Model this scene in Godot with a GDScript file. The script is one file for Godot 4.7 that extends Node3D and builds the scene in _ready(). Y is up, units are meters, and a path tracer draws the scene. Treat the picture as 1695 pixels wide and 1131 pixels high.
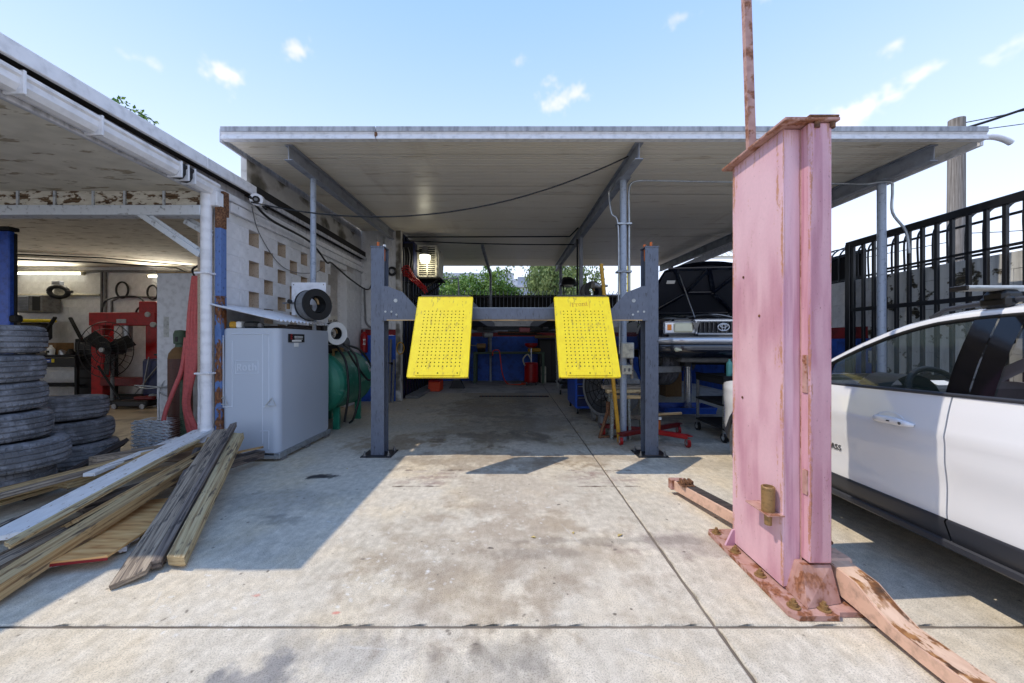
extends Node3D

# ------------------------------------------------------------------ mesh builder
class MB:
	var v := PackedVector3Array()
	var n := PackedVector3Array()
	var uv := PackedVector2Array()
	var uv2 := PackedVector2Array()
	var col := PackedColorArray()
	func tri(a, b, c, na, nb, nc, ua = Vector2.ZERO, ub = Vector2.ZERO, uc = Vector2.ZERO):
		var face: Vector3 = (b - a).cross(c - a)
		if face.dot(na + nb + nc) > 0.0:
			v.append(a); v.append(c); v.append(b)
			n.append(na); n.append(nc); n.append(nb)
			uv.append(ua); uv.append(uc); uv.append(ub)
		else:
			v.append(a); v.append(b); v.append(c)
			n.append(na); n.append(nb); n.append(nc)
			uv.append(ua); uv.append(ub); uv.append(uc)
	func flat(a: Vector3, b: Vector3, c: Vector3, out: Vector3):
		var f: Vector3 = (b - a).cross(c - a)
		if f.length_squared() < 1e-14:
			return
		f = f.normalized()
		if f.dot(out) < 0.0:
			f = -f
		tri(a, b, c, f, f, f)
	func quad(a: Vector3, b: Vector3, c: Vector3, d: Vector3, out: Vector3):
		flat(a, b, c, out)
		flat(a, c, d, out)
	func squad(a, b, c, d, na, nb, nc, nd, ua = Vector2.ZERO, ub = Vector2.ZERO, uc = Vector2.ZERO, ud = Vector2.ZERO):
		tri(a, b, c, na, nb, nc, ua, ub, uc)
		tri(a, c, d, na, nc, nd, ua, uc, ud)
	# box with chamfered edges: centre, size, orientation
	func box(c: Vector3, s: Vector3, ch := 0.0, b := Basis.IDENTITY):
		var h := s * 0.5
		ch = minf(ch, minf(h.x, minf(h.y, h.z)) * 0.9)
		var k := h - Vector3(ch, ch, ch)
		for ax in 3:
			var u := (ax + 1) % 3
			var w := (ax + 2) % 3
			for sg in [-1.0, 1.0]:
				var p := []
				for q in [[-1, -1], [1, -1], [1, 1], [-1, 1]]:
					var t := Vector3.ZERO
					t[ax] = h[ax] * sg; t[u] = k[u] * q[0]; t[w] = k[w] * q[1]
					p.append(c + b * t)
				var o := Vector3.ZERO
				o[ax] = sg
				quad(p[0], p[1], p[2], p[3], b * o)
		if ch > 0.0:
			for ax in 3:
				var u := (ax + 1) % 3
				var w := (ax + 2) % 3
				for su in [-1.0, 1.0]:
					for sw in [-1.0, 1.0]:
						var p := []
						for e in [[-1.0, 0], [1.0, 0], [1.0, 1], [-1.0, 1]]:
							var t := Vector3.ZERO
							t[ax] = k[ax] * e[0]
							if e[1] == 0:
								t[u] = h[u] * su; t[w] = k[w] * sw
							else:
								t[u] = k[u] * su; t[w] = h[w] * sw
							p.append(c + b * t)
						var o := Vector3.ZERO
						o[u] = su; o[w] = sw
						quad(p[0], p[1], p[2], p[3], b * o)
			for sx in [-1.0, 1.0]:
				for sy in [-1.0, 1.0]:
					for sz in [-1.0, 1.0]:
						var a := c + b * Vector3(h.x * sx, k.y * sy, k.z * sz)
						var d := c + b * Vector3(k.x * sx, h.y * sy, k.z * sz)
						var e := c + b * Vector3(k.x * sx, k.y * sy, h.z * sz)
						flat(a, d, e, b * Vector3(sx, sy, sz))
	func bar(a: Vector3, e: Vector3, w: float, t: float, ch := 0.002, up := Vector3.UP):
		var z := (e - a)
		var l := z.length()
		z = z / l
		if absf(z.dot(up)) > 0.98:
			up = Vector3.RIGHT
		var x := up.cross(z).normalized()
		var y := z.cross(x)
		box((a + e) * 0.5, Vector3(w, t, l), ch, Basis(x, y, z))
	# tube along points; r a number or an array
	func tube(pts: Array, r, seg := 10, caps := true):
		var m := pts.size()
		var rings := []
		var nr := []
		var prev := Vector3.ZERO
		for i in m:
			var t: Vector3
			if i == 0: t = pts[1] - pts[0]
			elif i == m - 1: t = pts[m - 1] - pts[m - 2]
			else: t = (pts[i + 1] - pts[i]).normalized() + (pts[i] - pts[i - 1]).normalized()
			t = t.normalized()
			var x: Vector3
			if prev == Vector3.ZERO:
				x = t.cross(Vector3.UP if absf(t.y) < 0.9 else Vector3.RIGHT).normalized()
			else:
				x = (prev - t * prev.dot(t)).normalized()
			prev = x
			var y := t.cross(x)
			var rr: float = r[i] if r is Array else r
			var ring := []
			var rn := []
			for k in seg:
				var a := TAU * k / seg
				var dd := x * cos(a) + y * sin(a)
				ring.append(pts[i] + dd * rr)
				rn.append(dd)
			rings.append(ring)
			nr.append(rn)
		for i in m - 1:
			for k in seg:
				var j := (k + 1) % seg
				squad(rings[i][k], rings[i][j], rings[i + 1][j], rings[i + 1][k], nr[i][k], nr[i][j], nr[i + 1][j], nr[i + 1][k])
		if caps:
			for e in [0, m - 1]:
				var o: Vector3 = (pts[0] - pts[1]) if e == 0 else (pts[m - 1] - pts[m - 2])
				for k in range(1, seg - 1):
					flat(rings[e][0], rings[e][k], rings[e][k + 1], o)
	# lathe round the local y axis; profile of Vector2(radius, y)
	func lathe(prof: Array, seg := 24, xf := Transform3D.IDENTITY, from := 0.0, to := TAU):
		for i in prof.size() - 1:
			var p: Vector2 = prof[i]
			var q: Vector2 = prof[i + 1]
			var dlt := q - p
			if dlt.length() < 1e-6:
				continue
			var nn := Vector2(dlt.y, -dlt.x).normalized()
			for k in seg:
				var a := lerpf(from, to, float(k) / seg)
				var c := lerpf(from, to, float(k + 1) / seg)
				var ca := Vector3(cos(a), 0, sin(a))
				var cb := Vector3(cos(c), 0, sin(c))
				var na := xf.basis * (ca * nn.x + Vector3.UP * nn.y)
				var nb := xf.basis * (cb * nn.x + Vector3.UP * nn.y)
				squad(xf * (ca * p.x + Vector3.UP * p.y), xf * (cb * p.x + Vector3.UP * p.y), xf * (cb * q.x + Vector3.UP * q.y), xf * (ca * q.x + Vector3.UP * q.y), na, nb, nb, na)
	# polygon (xy) extruded along local z from z0 to z1
	func prism(poly: Array, z0: float, z1: float, xf := Transform3D.IDENTITY):
		var pk := PackedVector2Array(poly)
		var idx := Geometry2D.triangulate_polygon(pk)
		for i in range(0, idx.size(), 3):
			for z in [z0, z1]:
				var o := xf.basis * Vector3(0, 0, -1 if (z == minf(z0, z1)) else 1)
				flat(xf * Vector3(pk[idx[i]].x, pk[idx[i]].y, z), xf * Vector3(pk[idx[i + 1]].x, pk[idx[i + 1]].y, z), xf * Vector3(pk[idx[i + 2]].x, pk[idx[i + 2]].y, z), o)
		var cw := Geometry2D.is_polygon_clockwise(pk)
		for i in pk.size():
			var a := pk[i]
			var b := pk[(i + 1) % pk.size()]
			var e := b - a
			var nn := Vector2(e.y, -e.x) * (-1.0 if cw else 1.0)
			quad(xf * Vector3(a.x, a.y, z0), xf * Vector3(b.x, b.y, z0), xf * Vector3(b.x, b.y, z1), xf * Vector3(a.x, a.y, z1), xf.basis * Vector3(nn.x, nn.y, 0))
	func ring(c: Vector3, axis: Vector3, R: float, r: float, seg := 24, s2 := 8, squash := Vector2.ONE, from := 0.0, to := TAU):
		var z := axis.normalized()
		var x := z.cross(Vector3.UP if absf(z.y) < 0.9 else Vector3.RIGHT).normalized()
		var y := z.cross(x)
		var pts := []
		for k in seg + 1:
			var a := lerpf(from, to, float(k) / seg)
			pts.append(c + x * cos(a) * R * squash.x + y * sin(a) * R * squash.y)
		tube(pts, r, s2, absf(to - from) < TAU - 0.01)
	# smooth grid of points; flip tells which way the normals face
	func grid(g: Array, out: Vector3, close := false):
		var rows := g.size()
		var cols: int = g[0].size()
		var nn := []
		for i in rows:
			var row := []
			for j in cols:
				var a: Vector3 = g[mini(i + 1, rows - 1)][j] - g[maxi(i - 1, 0)][j]
				var b: Vector3 = g[i][mini(j + 1, cols - 1)] - g[i][maxi(j - 1, 0)]
				var q := a.cross(b)
				row.append(q.normalized() if q.length() > 1e-9 else out)
			nn.append(row)
		var acc := 0.0
		for row in nn:
			for q in row:
				acc += q.dot(out)
		var sg := 1.0 if acc >= 0.0 else -1.0
		for i in rows - 1:
			for j in cols - 1:
				squad(g[i][j], g[i][j + 1], g[i + 1][j + 1], g[i + 1][j], nn[i][j] * sg, nn[i][j + 1] * sg, nn[i + 1][j + 1] * sg, nn[i + 1][j] * sg)
	func done() -> ArrayMesh:
		var a := []
		a.resize(Mesh.ARRAY_MAX)
		a[Mesh.ARRAY_VERTEX] = v
		a[Mesh.ARRAY_NORMAL] = n
		a[Mesh.ARRAY_TEX_UV] = uv
		if uv2.size() == v.size(): a[Mesh.ARRAY_TEX_UV2] = uv2
		if col.size() == v.size(): a[Mesh.ARRAY_COLOR] = col
		var m := ArrayMesh.new()
		m.add_surface_from_arrays(Mesh.PRIMITIVE_TRIANGLES, a)
		return m

var M := {}
var T := {}
var used := {}
var rng := RandomNumberGenerator.new()

func V(x, y, d) -> Vector3:   # d: metres in front of the camera's place
	return Vector3(x, y, -d)

func rnd(a: float, b: float) -> float:
	return rng.randf_range(a, b)

func numbered(called: String, parent: Node) -> String:
	var key := "%d/%s" % [parent.get_instance_id(), called]
	if not used.has(key):
		used[key] = 0
		return called
	used[key] += 1
	return "%s_%03d" % [called, used[key]]

func tag(o: Node, label: String, category: String, group := ""):
	o.set_meta("label", label)
	o.set_meta("category", category)
	if group != "":
		o.set_meta("group", group)
	return o

func thing(called: String, label: String, category: String, at := Vector3.ZERO, turn := 0.0, group := "") -> Node3D:
	var o := Node3D.new()
	o.name = numbered(called, self)
	add_child(o)
	o.position = at
	o.rotation_degrees.y = turn
	tag(o, label, category, group)
	return o

func put(called: String, mesh: Mesh, material: Material, parent: Node) -> MeshInstance3D:
	var o := MeshInstance3D.new()
	o.name = numbered(called, parent)
	o.mesh = mesh
	o.material_override = material
	parent.add_child(o, true)
	return o

func part(called: String, mb: MB, material: Material, parent: Node) -> MeshInstance3D:
	return put(called, mb.done(), material, parent)

func holder(called: String, parent: Node) -> Node3D:
	var o := Node3D.new()
	o.name = numbered(called, parent)
	parent.add_child(o, true)
	return o

func single(called: String, mb: MB, material: Material, label: String, category: String, group := "") -> MeshInstance3D:
	return tag(part(called, mb, material, self), label, category, group)

func structure(called: String, mb: MB, material: Material) -> MeshInstance3D:
	var o := part(called, mb, material, self)
	o.set_meta("kind", "structure")
	return o

func bx(c: Vector3, s: Vector3, ch := 0.004, b := Basis.IDENTITY) -> MB:
	var m := MB.new()
	m.box(c, s, ch, b)
	return m

func bx2(x0, x1, y0, y1, d0, d1, ch := 0.004) -> MB:   # box between limits; d is depth in front of the camera's place
	return bx(Vector3((x0 + x1) * 0.5, (y0 + y1) * 0.5, -(d0 + d1) * 0.5), Vector3(absf(x1 - x0), absf(y1 - y0), absf(d1 - d0)), ch)

func tb(pts: Array, r, seg := 8) -> MB:
	var m := MB.new()
	m.tube(pts, r, seg)
	return m

func smooth(pts: Array, steps := 6) -> Array:
	var out := []
	for i in pts.size() - 1:
		var p0: Vector3 = pts[maxi(i - 1, 0)]
		var p3: Vector3 = pts[mini(i + 2, pts.size() - 1)]
		for k in steps:
			out.append((pts[i] as Vector3).cubic_interpolate(pts[i + 1], p0, p3, float(k) / steps))
	out.append(pts[pts.size() - 1])
	return out

func sag(a: Vector3, b: Vector3, drop: float, k := 14) -> Array:
	var out := []
	for i in k + 1:
		var t := float(i) / k
		out.append(a.lerp(b, t) - Vector3(0, drop * 4.0 * t * (1.0 - t), 0))
	return out

func words(txt: String, size: float, depth: float, material: Material, parent: Node, xf: Transform3D, font := "Droid Sans", bold := true, called := "lettering"):
	var f := SystemFont.new()
	f.font_names = PackedStringArray([font])
	f.font_weight = 700 if bold else 400
	var t := TextMesh.new()
	t.text = txt
	t.font = f
	t.font_size = 64
	t.pixel_size = size / 64.0
	t.depth = depth
	t.curve_step = 2.0
	var o := put(called, t, material, parent)
	o.transform = xf
	return o

# ------------------------------------------------------------------ textures and materials
func nimg(sd: int, freq: float, w := 512, h := 512, oct := 4, kind := FastNoiseLite.TYPE_SIMPLEX_SMOOTH, gain := 0.5) -> Image:
	var fn := FastNoiseLite.new()
	fn.seed = sd
	fn.noise_type = kind
	fn.frequency = freq
	fn.fractal_octaves = oct
	fn.fractal_gain = gain
	var im := fn.get_seamless_image(w, h)
	im.convert(Image.FORMAT_L8)
	return im

func ramp(im: Image, stops: Array) -> ImageTexture:
	var lut := PackedByteArray()
	lut.resize(768)
	for i in 256:
		var t := i / 255.0
		var c: Color = stops[0][1]
		for k in stops.size():
			if t >= stops[k][0]:
				c = stops[k][1]
				if k + 1 < stops.size():
					c = c.lerp(stops[k + 1][1], clampf((t - stops[k][0]) / maxf(stops[k + 1][0] - stops[k][0], 0.001), 0, 1))
		lut[i * 3] = int(clampf(c.r, 0, 1) * 255); lut[i * 3 + 1] = int(clampf(c.g, 0, 1) * 255); lut[i * 3 + 2] = int(clampf(c.b, 0, 1) * 255)
	var src := im.get_data()
	var out := PackedByteArray()
	out.resize(src.size() * 3)
	for i in src.size():
		var s := src[i] * 3
		out[i * 3] = lut[s]; out[i * 3 + 1] = lut[s + 1]; out[i * 3 + 2] = lut[s + 2]
	return ImageTexture.create_from_image(Image.create_from_data(im.get_width(), im.get_height(), false, Image.FORMAT_RGB8, out))

# two ramps laid over each other where a second noise is high (chips, rust, dirt with an outline of its own)
func over(base: Image, stops: Array, mask: Image, lo: float, hi: float, top: Image, stops2: Array) -> ImageTexture:
	var a := ramp(base, stops).get_image()
	var b := ramp(top, stops2).get_image()
	var da := a.get_data()
	var db := b.get_data()
	var dm := mask.get_data()
	var il := int(lo * 255)
	var ih := int(hi * 255)
	for i in dm.size():
		var m := dm[i]
		if m <= il:
			continue
		var t := 1.0 if m >= ih else float(m - il) / (ih - il)
		for k in 3:
			da[i * 3 + k] = int(lerpf(da[i * 3 + k], db[i * 3 + k], t))
	return ImageTexture.create_from_image(Image.create_from_data(a.get_width(), a.get_height(), false, Image.FORMAT_RGB8, da))

func stretch(im: Image, w: int, h: int) -> Image:
	var c: Image = im.duplicate()
	c.resize(w, h, Image.INTERPOLATE_CUBIC)
	return c

func lum(im: Image) -> ImageTexture:
	return ImageTexture.create_from_image(im)

func g3(x: float) -> Color:
	return Color(x, x, x)

# c: colour as seen under white light (sRGB)
func mat(key: String, c: Color, rough := 0.7, metal := 0.0, tex: Texture2D = null, scale := Vector3.ONE, relief: Texture2D = null, cm := 0.0, world := false) -> StandardMaterial3D:
	var m := StandardMaterial3D.new()
	m.albedo_color = c
	m.roughness = rough
	m.metallic = metal
	m.metallic_specular = 0.5
	if tex:
		m.albedo_texture = tex
	if tex or relief:
		m.uv1_triplanar = true
		m.uv1_world_triplanar = world
		m.uv1_scale = scale
	if relief:
		m.heightmap_enabled = true
		m.heightmap_texture = relief
		m.heightmap_scale = cm
	M[key] = m
	return m

func make_textures():
	var n1 := nimg(1, 0.006, 512, 512, 5)
	var n2 := nimg(2, 0.02, 512, 512, 5)
	var n3 := nimg(3, 0.09, 512, 512, 3)
	var n4 := nimg(4, 0.012, 512, 512, 6, FastNoiseLite.TYPE_SIMPLEX_SMOOTH, 0.62)
	var n5 := nimg(5, 0.035, 512, 512, 5, FastNoiseLite.TYPE_SIMPLEX_SMOOTH, 0.6)
	var cel := nimg(6, 0.05, 512, 512, 3, FastNoiseLite.TYPE_CELLULAR)
	var grain := stretch(nimg(7, 0.03, 64, 512, 5, FastNoiseLite.TYPE_SIMPLEX_SMOOTH, 0.65), 512, 512)     # long along u
	var drip := stretch(nimg(8, 0.03, 512, 64, 5, FastNoiseLite.TYPE_SIMPLEX_SMOOTH, 0.65), 512, 512)      # long along v
	T.fine = lum(n3)
	T.mid = lum(n2)
	T.rough = lum(n5)
	T.grain_h = lum(grain)
	T.wear = ramp(n4, [[0.0, g3(0.72)], [0.35, g3(0.92)], [0.6, g3(1.0)], [1.0, g3(1.0)]])
	T.soft = ramp(n2, [[0.0, g3(0.86)], [0.5, g3(0.97)], [1.0, g3(1.0)]])
	T.speck = ramp(n5, [[0.0, g3(0.45)], [0.22, g3(0.8)], [0.34, g3(0.97)], [1.0, g3(1.0)]])
	T.drip = ramp(drip, [[0.0, g3(0.7)], [0.35, g3(0.9)], [0.6, g3(1.0)], [1.0, g3(1.0)]])
	T.wood_grey = over(grain, [[0.0, Color(0.26, 0.23, 0.21)], [0.35, Color(0.46, 0.41, 0.36)], [0.55, Color(0.6, 0.54, 0.47)], [0.8, Color(0.7, 0.64, 0.56)], [1.0, Color(0.54, 0.47, 0.39)]], n4, 0.62, 0.78, grain, [[0.0, Color(0.2, 0.18, 0.17)], [1.0, Color(0.42, 0.38, 0.35)]])
	T.wood_pale = over(grain, [[0.0, Color(0.46, 0.36, 0.25)], [0.3, Color(0.66, 0.56, 0.41)], [0.55, Color(0.79, 0.71, 0.55)], [1.0, Color(0.86, 0.79, 0.64)]], n4, 0.64, 0.8, grain, [[0.0, Color(0.3, 0.25, 0.2)], [1.0, Color(0.58, 0.5, 0.4)]])
	T.wood_dark = ramp(grain, [[0.0, Color(0.1, 0.09, 0.09)], [0.5, Color(0.24, 0.21, 0.2)], [1.0, Color(0.38, 0.33, 0.3)]])
	T.ply = ramp(stretch(nimg(43, 0.03, 128, 512, 3), 512, 512), [[0.0, Color(0.66, 0.4, 0.2)], [0.25, Color(0.86, 0.63, 0.38)], [0.6, Color(0.94, 0.74, 0.48)], [1.0, Color(0.96, 0.8, 0.56)]])
	T.white_board = over(n2, [[0.0, g3(0.84)], [1.0, g3(0.93)]], n5, 0.78, 0.86, grain, [[0.0, Color(0.35, 0.26, 0.18)], [1.0, Color(0.6, 0.5, 0.38)]])
	T.white_rot = over(n2, [[0.0, g3(0.8)], [1.0, g3(0.92)]], n4, 0.6, 0.68, grain, [[0.0, Color(0.16, 0.12, 0.09)], [1.0, Color(0.5, 0.4, 0.3)]])
	T.peel = over(n2, [[0.0, Color(0.8, 0.77, 0.7)], [1.0, Color(0.92, 0.9, 0.85)]], n4, 0.54, 0.62, grain, [[0.0, Color(0.2, 0.15, 0.11)], [0.5, Color(0.4, 0.31, 0.22)], [1.0, Color(0.6, 0.52, 0.42)]])
	T.plaster = over(n2, [[0.0, Color(0.8, 0.78, 0.74)], [0.5, Color(0.86, 0.84, 0.8)], [1.0, Color(0.9, 0.88, 0.84)]], stretch(nimg(42, 0.02, 256, 512, 6, FastNoiseLite.TYPE_SIMPLEX_SMOOTH, 0.65), 512, 512), 0.72, 0.8, n5, [[0.0, Color(0.52, 0.47, 0.4)], [1.0, Color(0.78, 0.74, 0.67)]])
	T.pink = over(stretch(nimg(41, 0.012, 512, 256, 4), 512, 512), [[0.0, Color(0.7, 0.5, 0.6)], [0.35, Color(0.8, 0.62, 0.69)], [0.65, Color(0.86, 0.71, 0.76)], [1.0, Color(0.88, 0.76, 0.8)]], n4, 0.8, 0.93, n3, [[0.0, Color(0.58, 0.36, 0.28)], [0.6, Color(0.78, 0.56, 0.45)], [1.0, Color(0.84, 0.68, 0.6)]])
	T.rust_pink = over(n2, [[0.0, Color(0.64, 0.49, 0.46)], [1.0, Color(0.77, 0.64, 0.6)]], n4, 0.5, 0.66, n3, [[0.0, Color(0.36, 0.22, 0.15)], [0.5, Color(0.55, 0.36, 0.25)], [1.0, Color(0.68, 0.5, 0.38)]])
	T.lift = over(n2, [[0.0, g3(0.9)], [1.0, g3(1.0)]], stretch(nimg(46, 0.06, 512, 128, 5, FastNoiseLite.TYPE_SIMPLEX_SMOOTH, 0.65), 512, 512), 0.66, 0.82, n3, [[0.0, Color(0.55, 0.52, 0.5)], [1.0, Color(0.8, 0.78, 0.75)]])
	T.yellow = over(n2, [[0.0, Color(0.93, 0.82, 0.08)], [1.0, Color(0.97, 0.88, 0.11)]], stretch(nimg(44, 0.05, 512, 128, 5, FastNoiseLite.TYPE_SIMPLEX_SMOOTH, 0.65), 512, 512), 0.7, 0.9, n3, [[0.0, Color(0.56, 0.47, 0.15)], [1.0, Color(0.86, 0.78, 0.24)]])
	T.rust = ramp(n5, [[0.0, Color(0.2, 0.13, 0.09)], [0.4, Color(0.38, 0.25, 0.17)], [0.7, Color(0.52, 0.36, 0.24)], [1.0, Color(0.62, 0.47, 0.34)]])
	T.arm = over(n2, [[0.0, Color(0.8, 0.66, 0.56)], [1.0, Color(0.9, 0.78, 0.68)]], n4, 0.52, 0.62, grain, [[0.0, Color(0.14, 0.1, 0.08)], [0.5, Color(0.5, 0.32, 0.17)], [1.0, Color(0.78, 0.58, 0.36)]])
	T.blue_rust = over(n2, [[0.0, Color(0.26, 0.37, 0.56)], [1.0, Color(0.4, 0.51, 0.7)]], n4, 0.46, 0.54, n5, [[0.0, Color(0.2, 0.12, 0.08)], [0.5, Color(0.42, 0.25, 0.14)], [1.0, Color(0.62, 0.43, 0.25)]])
	T.white_block = over(n2, [[0.0, g3(0.86)], [1.0, g3(0.95)]], n5, 0.8, 0.9, n3, [[0.0, g3(0.5)], [1.0, g3(0.8)]])
	T.old_wall = over(drip, [[0.0, g3(0.68)], [0.45, g3(0.84)], [1.0, g3(0.9)]], n4, 0.62, 0.7, n3, [[0.0, Color(0.14, 0.13, 0.11)], [1.0, Color(0.42, 0.38, 0.3)]])
	T.sooty = over(n2, [[0.0, g3(0.82)], [1.0, g3(0.9)]], n1, 0.5, 0.75, n4, [[0.0, Color(0.36, 0.35, 0.32)], [1.0, Color(0.62, 0.6, 0.56)]])
	T.rubber = over(n2, [[0.0, Color(0.33, 0.335, 0.35)], [1.0, Color(0.41, 0.415, 0.43)]], n4, 0.4, 0.7, n5, [[0.0, Color(0.44, 0.45, 0.47)], [1.0, Color(0.62, 0.63, 0.66)]])
	T.green = over(n1, [[0.0, Color(0.05, 0.3, 0.24)], [1.0, Color(0.12, 0.44, 0.35)]], n4, 0.62, 0.8, n5, [[0.0, Color(0.3, 0.4, 0.34)], [1.0, Color(0.45, 0.58, 0.52)]])
	T.deck = over(grain, [[0.0, Color(0.86, 0.83, 0.77)], [0.5, Color(0.91, 0.89, 0.84)], [1.0, Color(0.94, 0.92, 0.88)]], n4, 0.76, 0.88, n5, [[0.0, Color(0.66, 0.6, 0.52)], [1.0, Color(0.82, 0.77, 0.7)]])
	T.bark = ramp(stretch(nimg(9, 0.03, 512, 64, 5, FastNoiseLite.TYPE_SIMPLEX_SMOOTH, 0.7), 512, 512), [[0.0, Color(0.24, 0.22, 0.2)], [0.35, Color(0.48, 0.45, 0.42)], [1.0, Color(0.7, 0.68, 0.66)]])
	T.dirt = ramp(n4, [[0.0, Color(0.36, 0.32, 0.28)], [1.0, Color(0.58, 0.54, 0.49)]])
	T.bayfloor = over(n2, [[0.0, Color(0.56, 0.48, 0.38)], [0.5, Color(0.68, 0.59, 0.47)], [1.0, Color(0.74, 0.66, 0.54)]], n4, 0.56, 0.74, n5, [[0.0, Color(0.34, 0.28, 0.22)], [1.0, Color(0.52, 0.44, 0.35)]])
	T.concrete = over(n2, [[0.0, Color(0.68, 0.66, 0.63)], [1.0, Color(0.77, 0.75, 0.72)]], n4, 0.6, 0.8, n5, [[0.0, Color(0.52, 0.5, 0.48)], [1.0, Color(0.66, 0.64, 0.61)]])
	T.splatter = over(n2, [[0.0, Color(0.5, 0.52, 0.52)], [1.0, Color(0.66, 0.68, 0.67)]], n5, 0.5, 0.56, cel, [[0.0, Color(0.82, 0.74, 0.4)], [0.5, Color(0.3, 0.28, 0.25)], [1.0, Color(0.86, 0.84, 0.78)]])
	T.cloth = lum(stretch(nimg(12, 0.2, 128, 128, 2), 128, 128))

func make_materials():
	mat("white_wall", Color(0.97, 0.97, 0.98), 0.85, 0, T.white_block, Vector3.ONE * 0.7, T.rough, 0.15)
	mat("white_wall2", Color(0.94, 0.94, 0.94), 0.85, 0, T.white_block, Vector3(0.6, 0.6, 0.6), T.rough, 0.15)
	mat("raw_shaded_block", Color(0.76, 0.69, 0.61), 0.95, 0, T.speck, Vector3.ONE * 2.0)
	mat("old_wall", Color(1.0, 1.0, 0.98), 0.9, 0, T.old_wall, Vector3.ONE * 0.35, T.rough, 0.2, true)
	mat("sooty", Color(0.95, 0.94, 0.92), 0.9, 0, T.sooty, Vector3.ONE * 0.4, T.rough, 0.1, true)
	mat("blue_wall", Color(0.17, 0.36, 0.74), 0.6, 0, T.wear, Vector3.ONE * 0.6)
	mat("red_wall", Color(0.55, 0.1, 0.12), 0.6, 0, T.wear, Vector3.ONE * 0.6)
	mat("plaster", Color(0.97, 0.96, 0.93), 0.9, 0, T.plaster, Vector3(0.3, 0.3, 0.5), T.rough, 0.1, true)
	mat("peel", Color.WHITE, 0.9, 0, T.peel, Vector3(0.6, 1.6, 1.6), T.grain_h, 0.3)
	mat("white_paint", Color(0.92, 0.92, 0.93), 0.45, 0, T.soft, Vector3.ONE * 0.8)
	mat("white_steel", Color(0.82, 0.84, 0.86), 0.5, 0, T.speck, Vector3.ONE * 0.6)
	mat("fascia", Color(0.78, 0.78, 0.8), 0.5, 0, T.drip, Vector3.ONE * 0.7)
	mat("gap_shade", Color(0.16, 0.15, 0.15), 0.9)
	mat("blue_rust", Color.WHITE, 0.7, 0, T.blue_rust, Vector3(1.2, 0.7, 1.2), T.rough, 0.15)
	mat("blue_worn", Color(0.36, 0.47, 0.68), 0.6, 0, T.speck, Vector3(1.0, 0.6, 1.0))
	mat("rust", Color.WHITE, 0.85, 0, T.rust, Vector3.ONE * 1.5, T.rough, 0.2)
	mat("deck", Color(0.98, 0.97, 0.95), 0.3, 0, T.deck, Vector3(0.1, 0.6, 0.6), null, 0, true)
	mat("beam", Color(0.58, 0.6, 0.64), 0.5, 0, T.wear, Vector3.ONE * 0.6)
	mat("pipe", Color(0.62, 0.66, 0.72), 0.42, 0.1, T.speck, Vector3.ONE * 0.9)
	mat("galv_paint", Color(0.68, 0.69, 0.71), 0.45, 0, T.drip, Vector3(0.5, 1.0, 0.5))
	mat("galv", Color(0.68, 0.7, 0.72), 0.38, 0.7, T.wear, Vector3.ONE * 1.2)
	mat("lift", Color(0.38, 0.41, 0.47), 0.36, 0, T.lift, Vector3(1.2, 0.8, 1.2))
	mat("lift_dark", Color(0.13, 0.135, 0.15), 0.5, 0, T.wear, Vector3.ONE)
	mat("yellow", Color.WHITE, 0.4, 0, T.yellow, Vector3(0.8, 0.8, 0.8))
	mat("orange", Color(0.72, 0.36, 0.1), 0.5)
	mat("chrome", Color(0.88, 0.89, 0.9), 0.16, 0.75)
	mat("steel", Color(0.6, 0.6, 0.6), 0.35, 0.9, T.wear, Vector3.ONE * 2.0)
	mat("pink", Color(0.95, 0.92, 0.94), 0.5, 0, T.pink, Vector3(0.6, 0.4, 0.6))
	mat("rust_pink", Color(1.0, 0.97, 0.96), 0.7, 0, T.rust_pink, Vector3.ONE * 1.1, T.rough, 0.12)
	mat("arm_side", Color(0.84, 0.69, 0.6), 0.6, 0, T.wear, Vector3.ONE * 1.5)
	mat("arm", Color.WHITE, 0.65, 0, T.arm, Vector3(1.6, 1.6, 0.7), T.rough, 0.1)
	mat("bolt", Color(0.6, 0.47, 0.3), 0.55, 0.25, T.wear, Vector3.ONE * 6.0)
	mat("black", Color(0.07, 0.07, 0.075), 0.45)
	mat("black_matt", Color(0.09, 0.09, 0.095), 0.8, 0, T.wear, Vector3.ONE)
	mat("fence", Color(0.1, 0.105, 0.125), 0.35, 0, T.wear, Vector3.ONE)
	mat("rubber", Color.WHITE, 0.85, 0, T.rubber, Vector3.ONE * 0.8)
	mat("rubber_dark", Color(0.72, 0.72, 0.74), 0.85, 0, T.rubber, Vector3.ONE * 1.4)
	mat("tank", Color(0.69, 0.725, 0.77), 0.4)
	mat("tank_edge", Color(0.76, 0.79, 0.83), 0.42)
	mat("green", Color(1.2, 1.2, 1.2), 0.45, 0, T.green, Vector3.ONE * 0.7)
	mat("red", Color(0.66, 0.05, 0.05), 0.35, 0, T.wear, Vector3.ONE)
	mat("red_hose", Color(0.86, 0.42, 0.42), 0.6, 0, T.soft, Vector3.ONE * 2.0)
	mat("orange_hose", Color(0.85, 0.28, 0.12), 0.5)
	mat("dark_red", Color(0.42, 0.06, 0.07), 0.45, 0, T.wear, Vector3.ONE * 2.0)
	mat("blue", Color(0.15, 0.33, 0.72), 0.4, 0, T.wear, Vector3.ONE * 1.5)
	mat("navy", Color(0.07, 0.12, 0.3), 0.4, 0, T.wear, Vector3.ONE * 1.5)
	mat("brown_cyl", Color(0.34, 0.19, 0.15), 0.5, 0, T.speck, Vector3.ONE * 1.2)
	mat("greenish", Color(0.3, 0.38, 0.3), 0.6, 0, T.wear, Vector3.ONE * 2.0)
	mat("door_grey", Color(0.86, 0.87, 0.89), 0.6, 0, T.soft, Vector3.ONE * 0.8)
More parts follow.
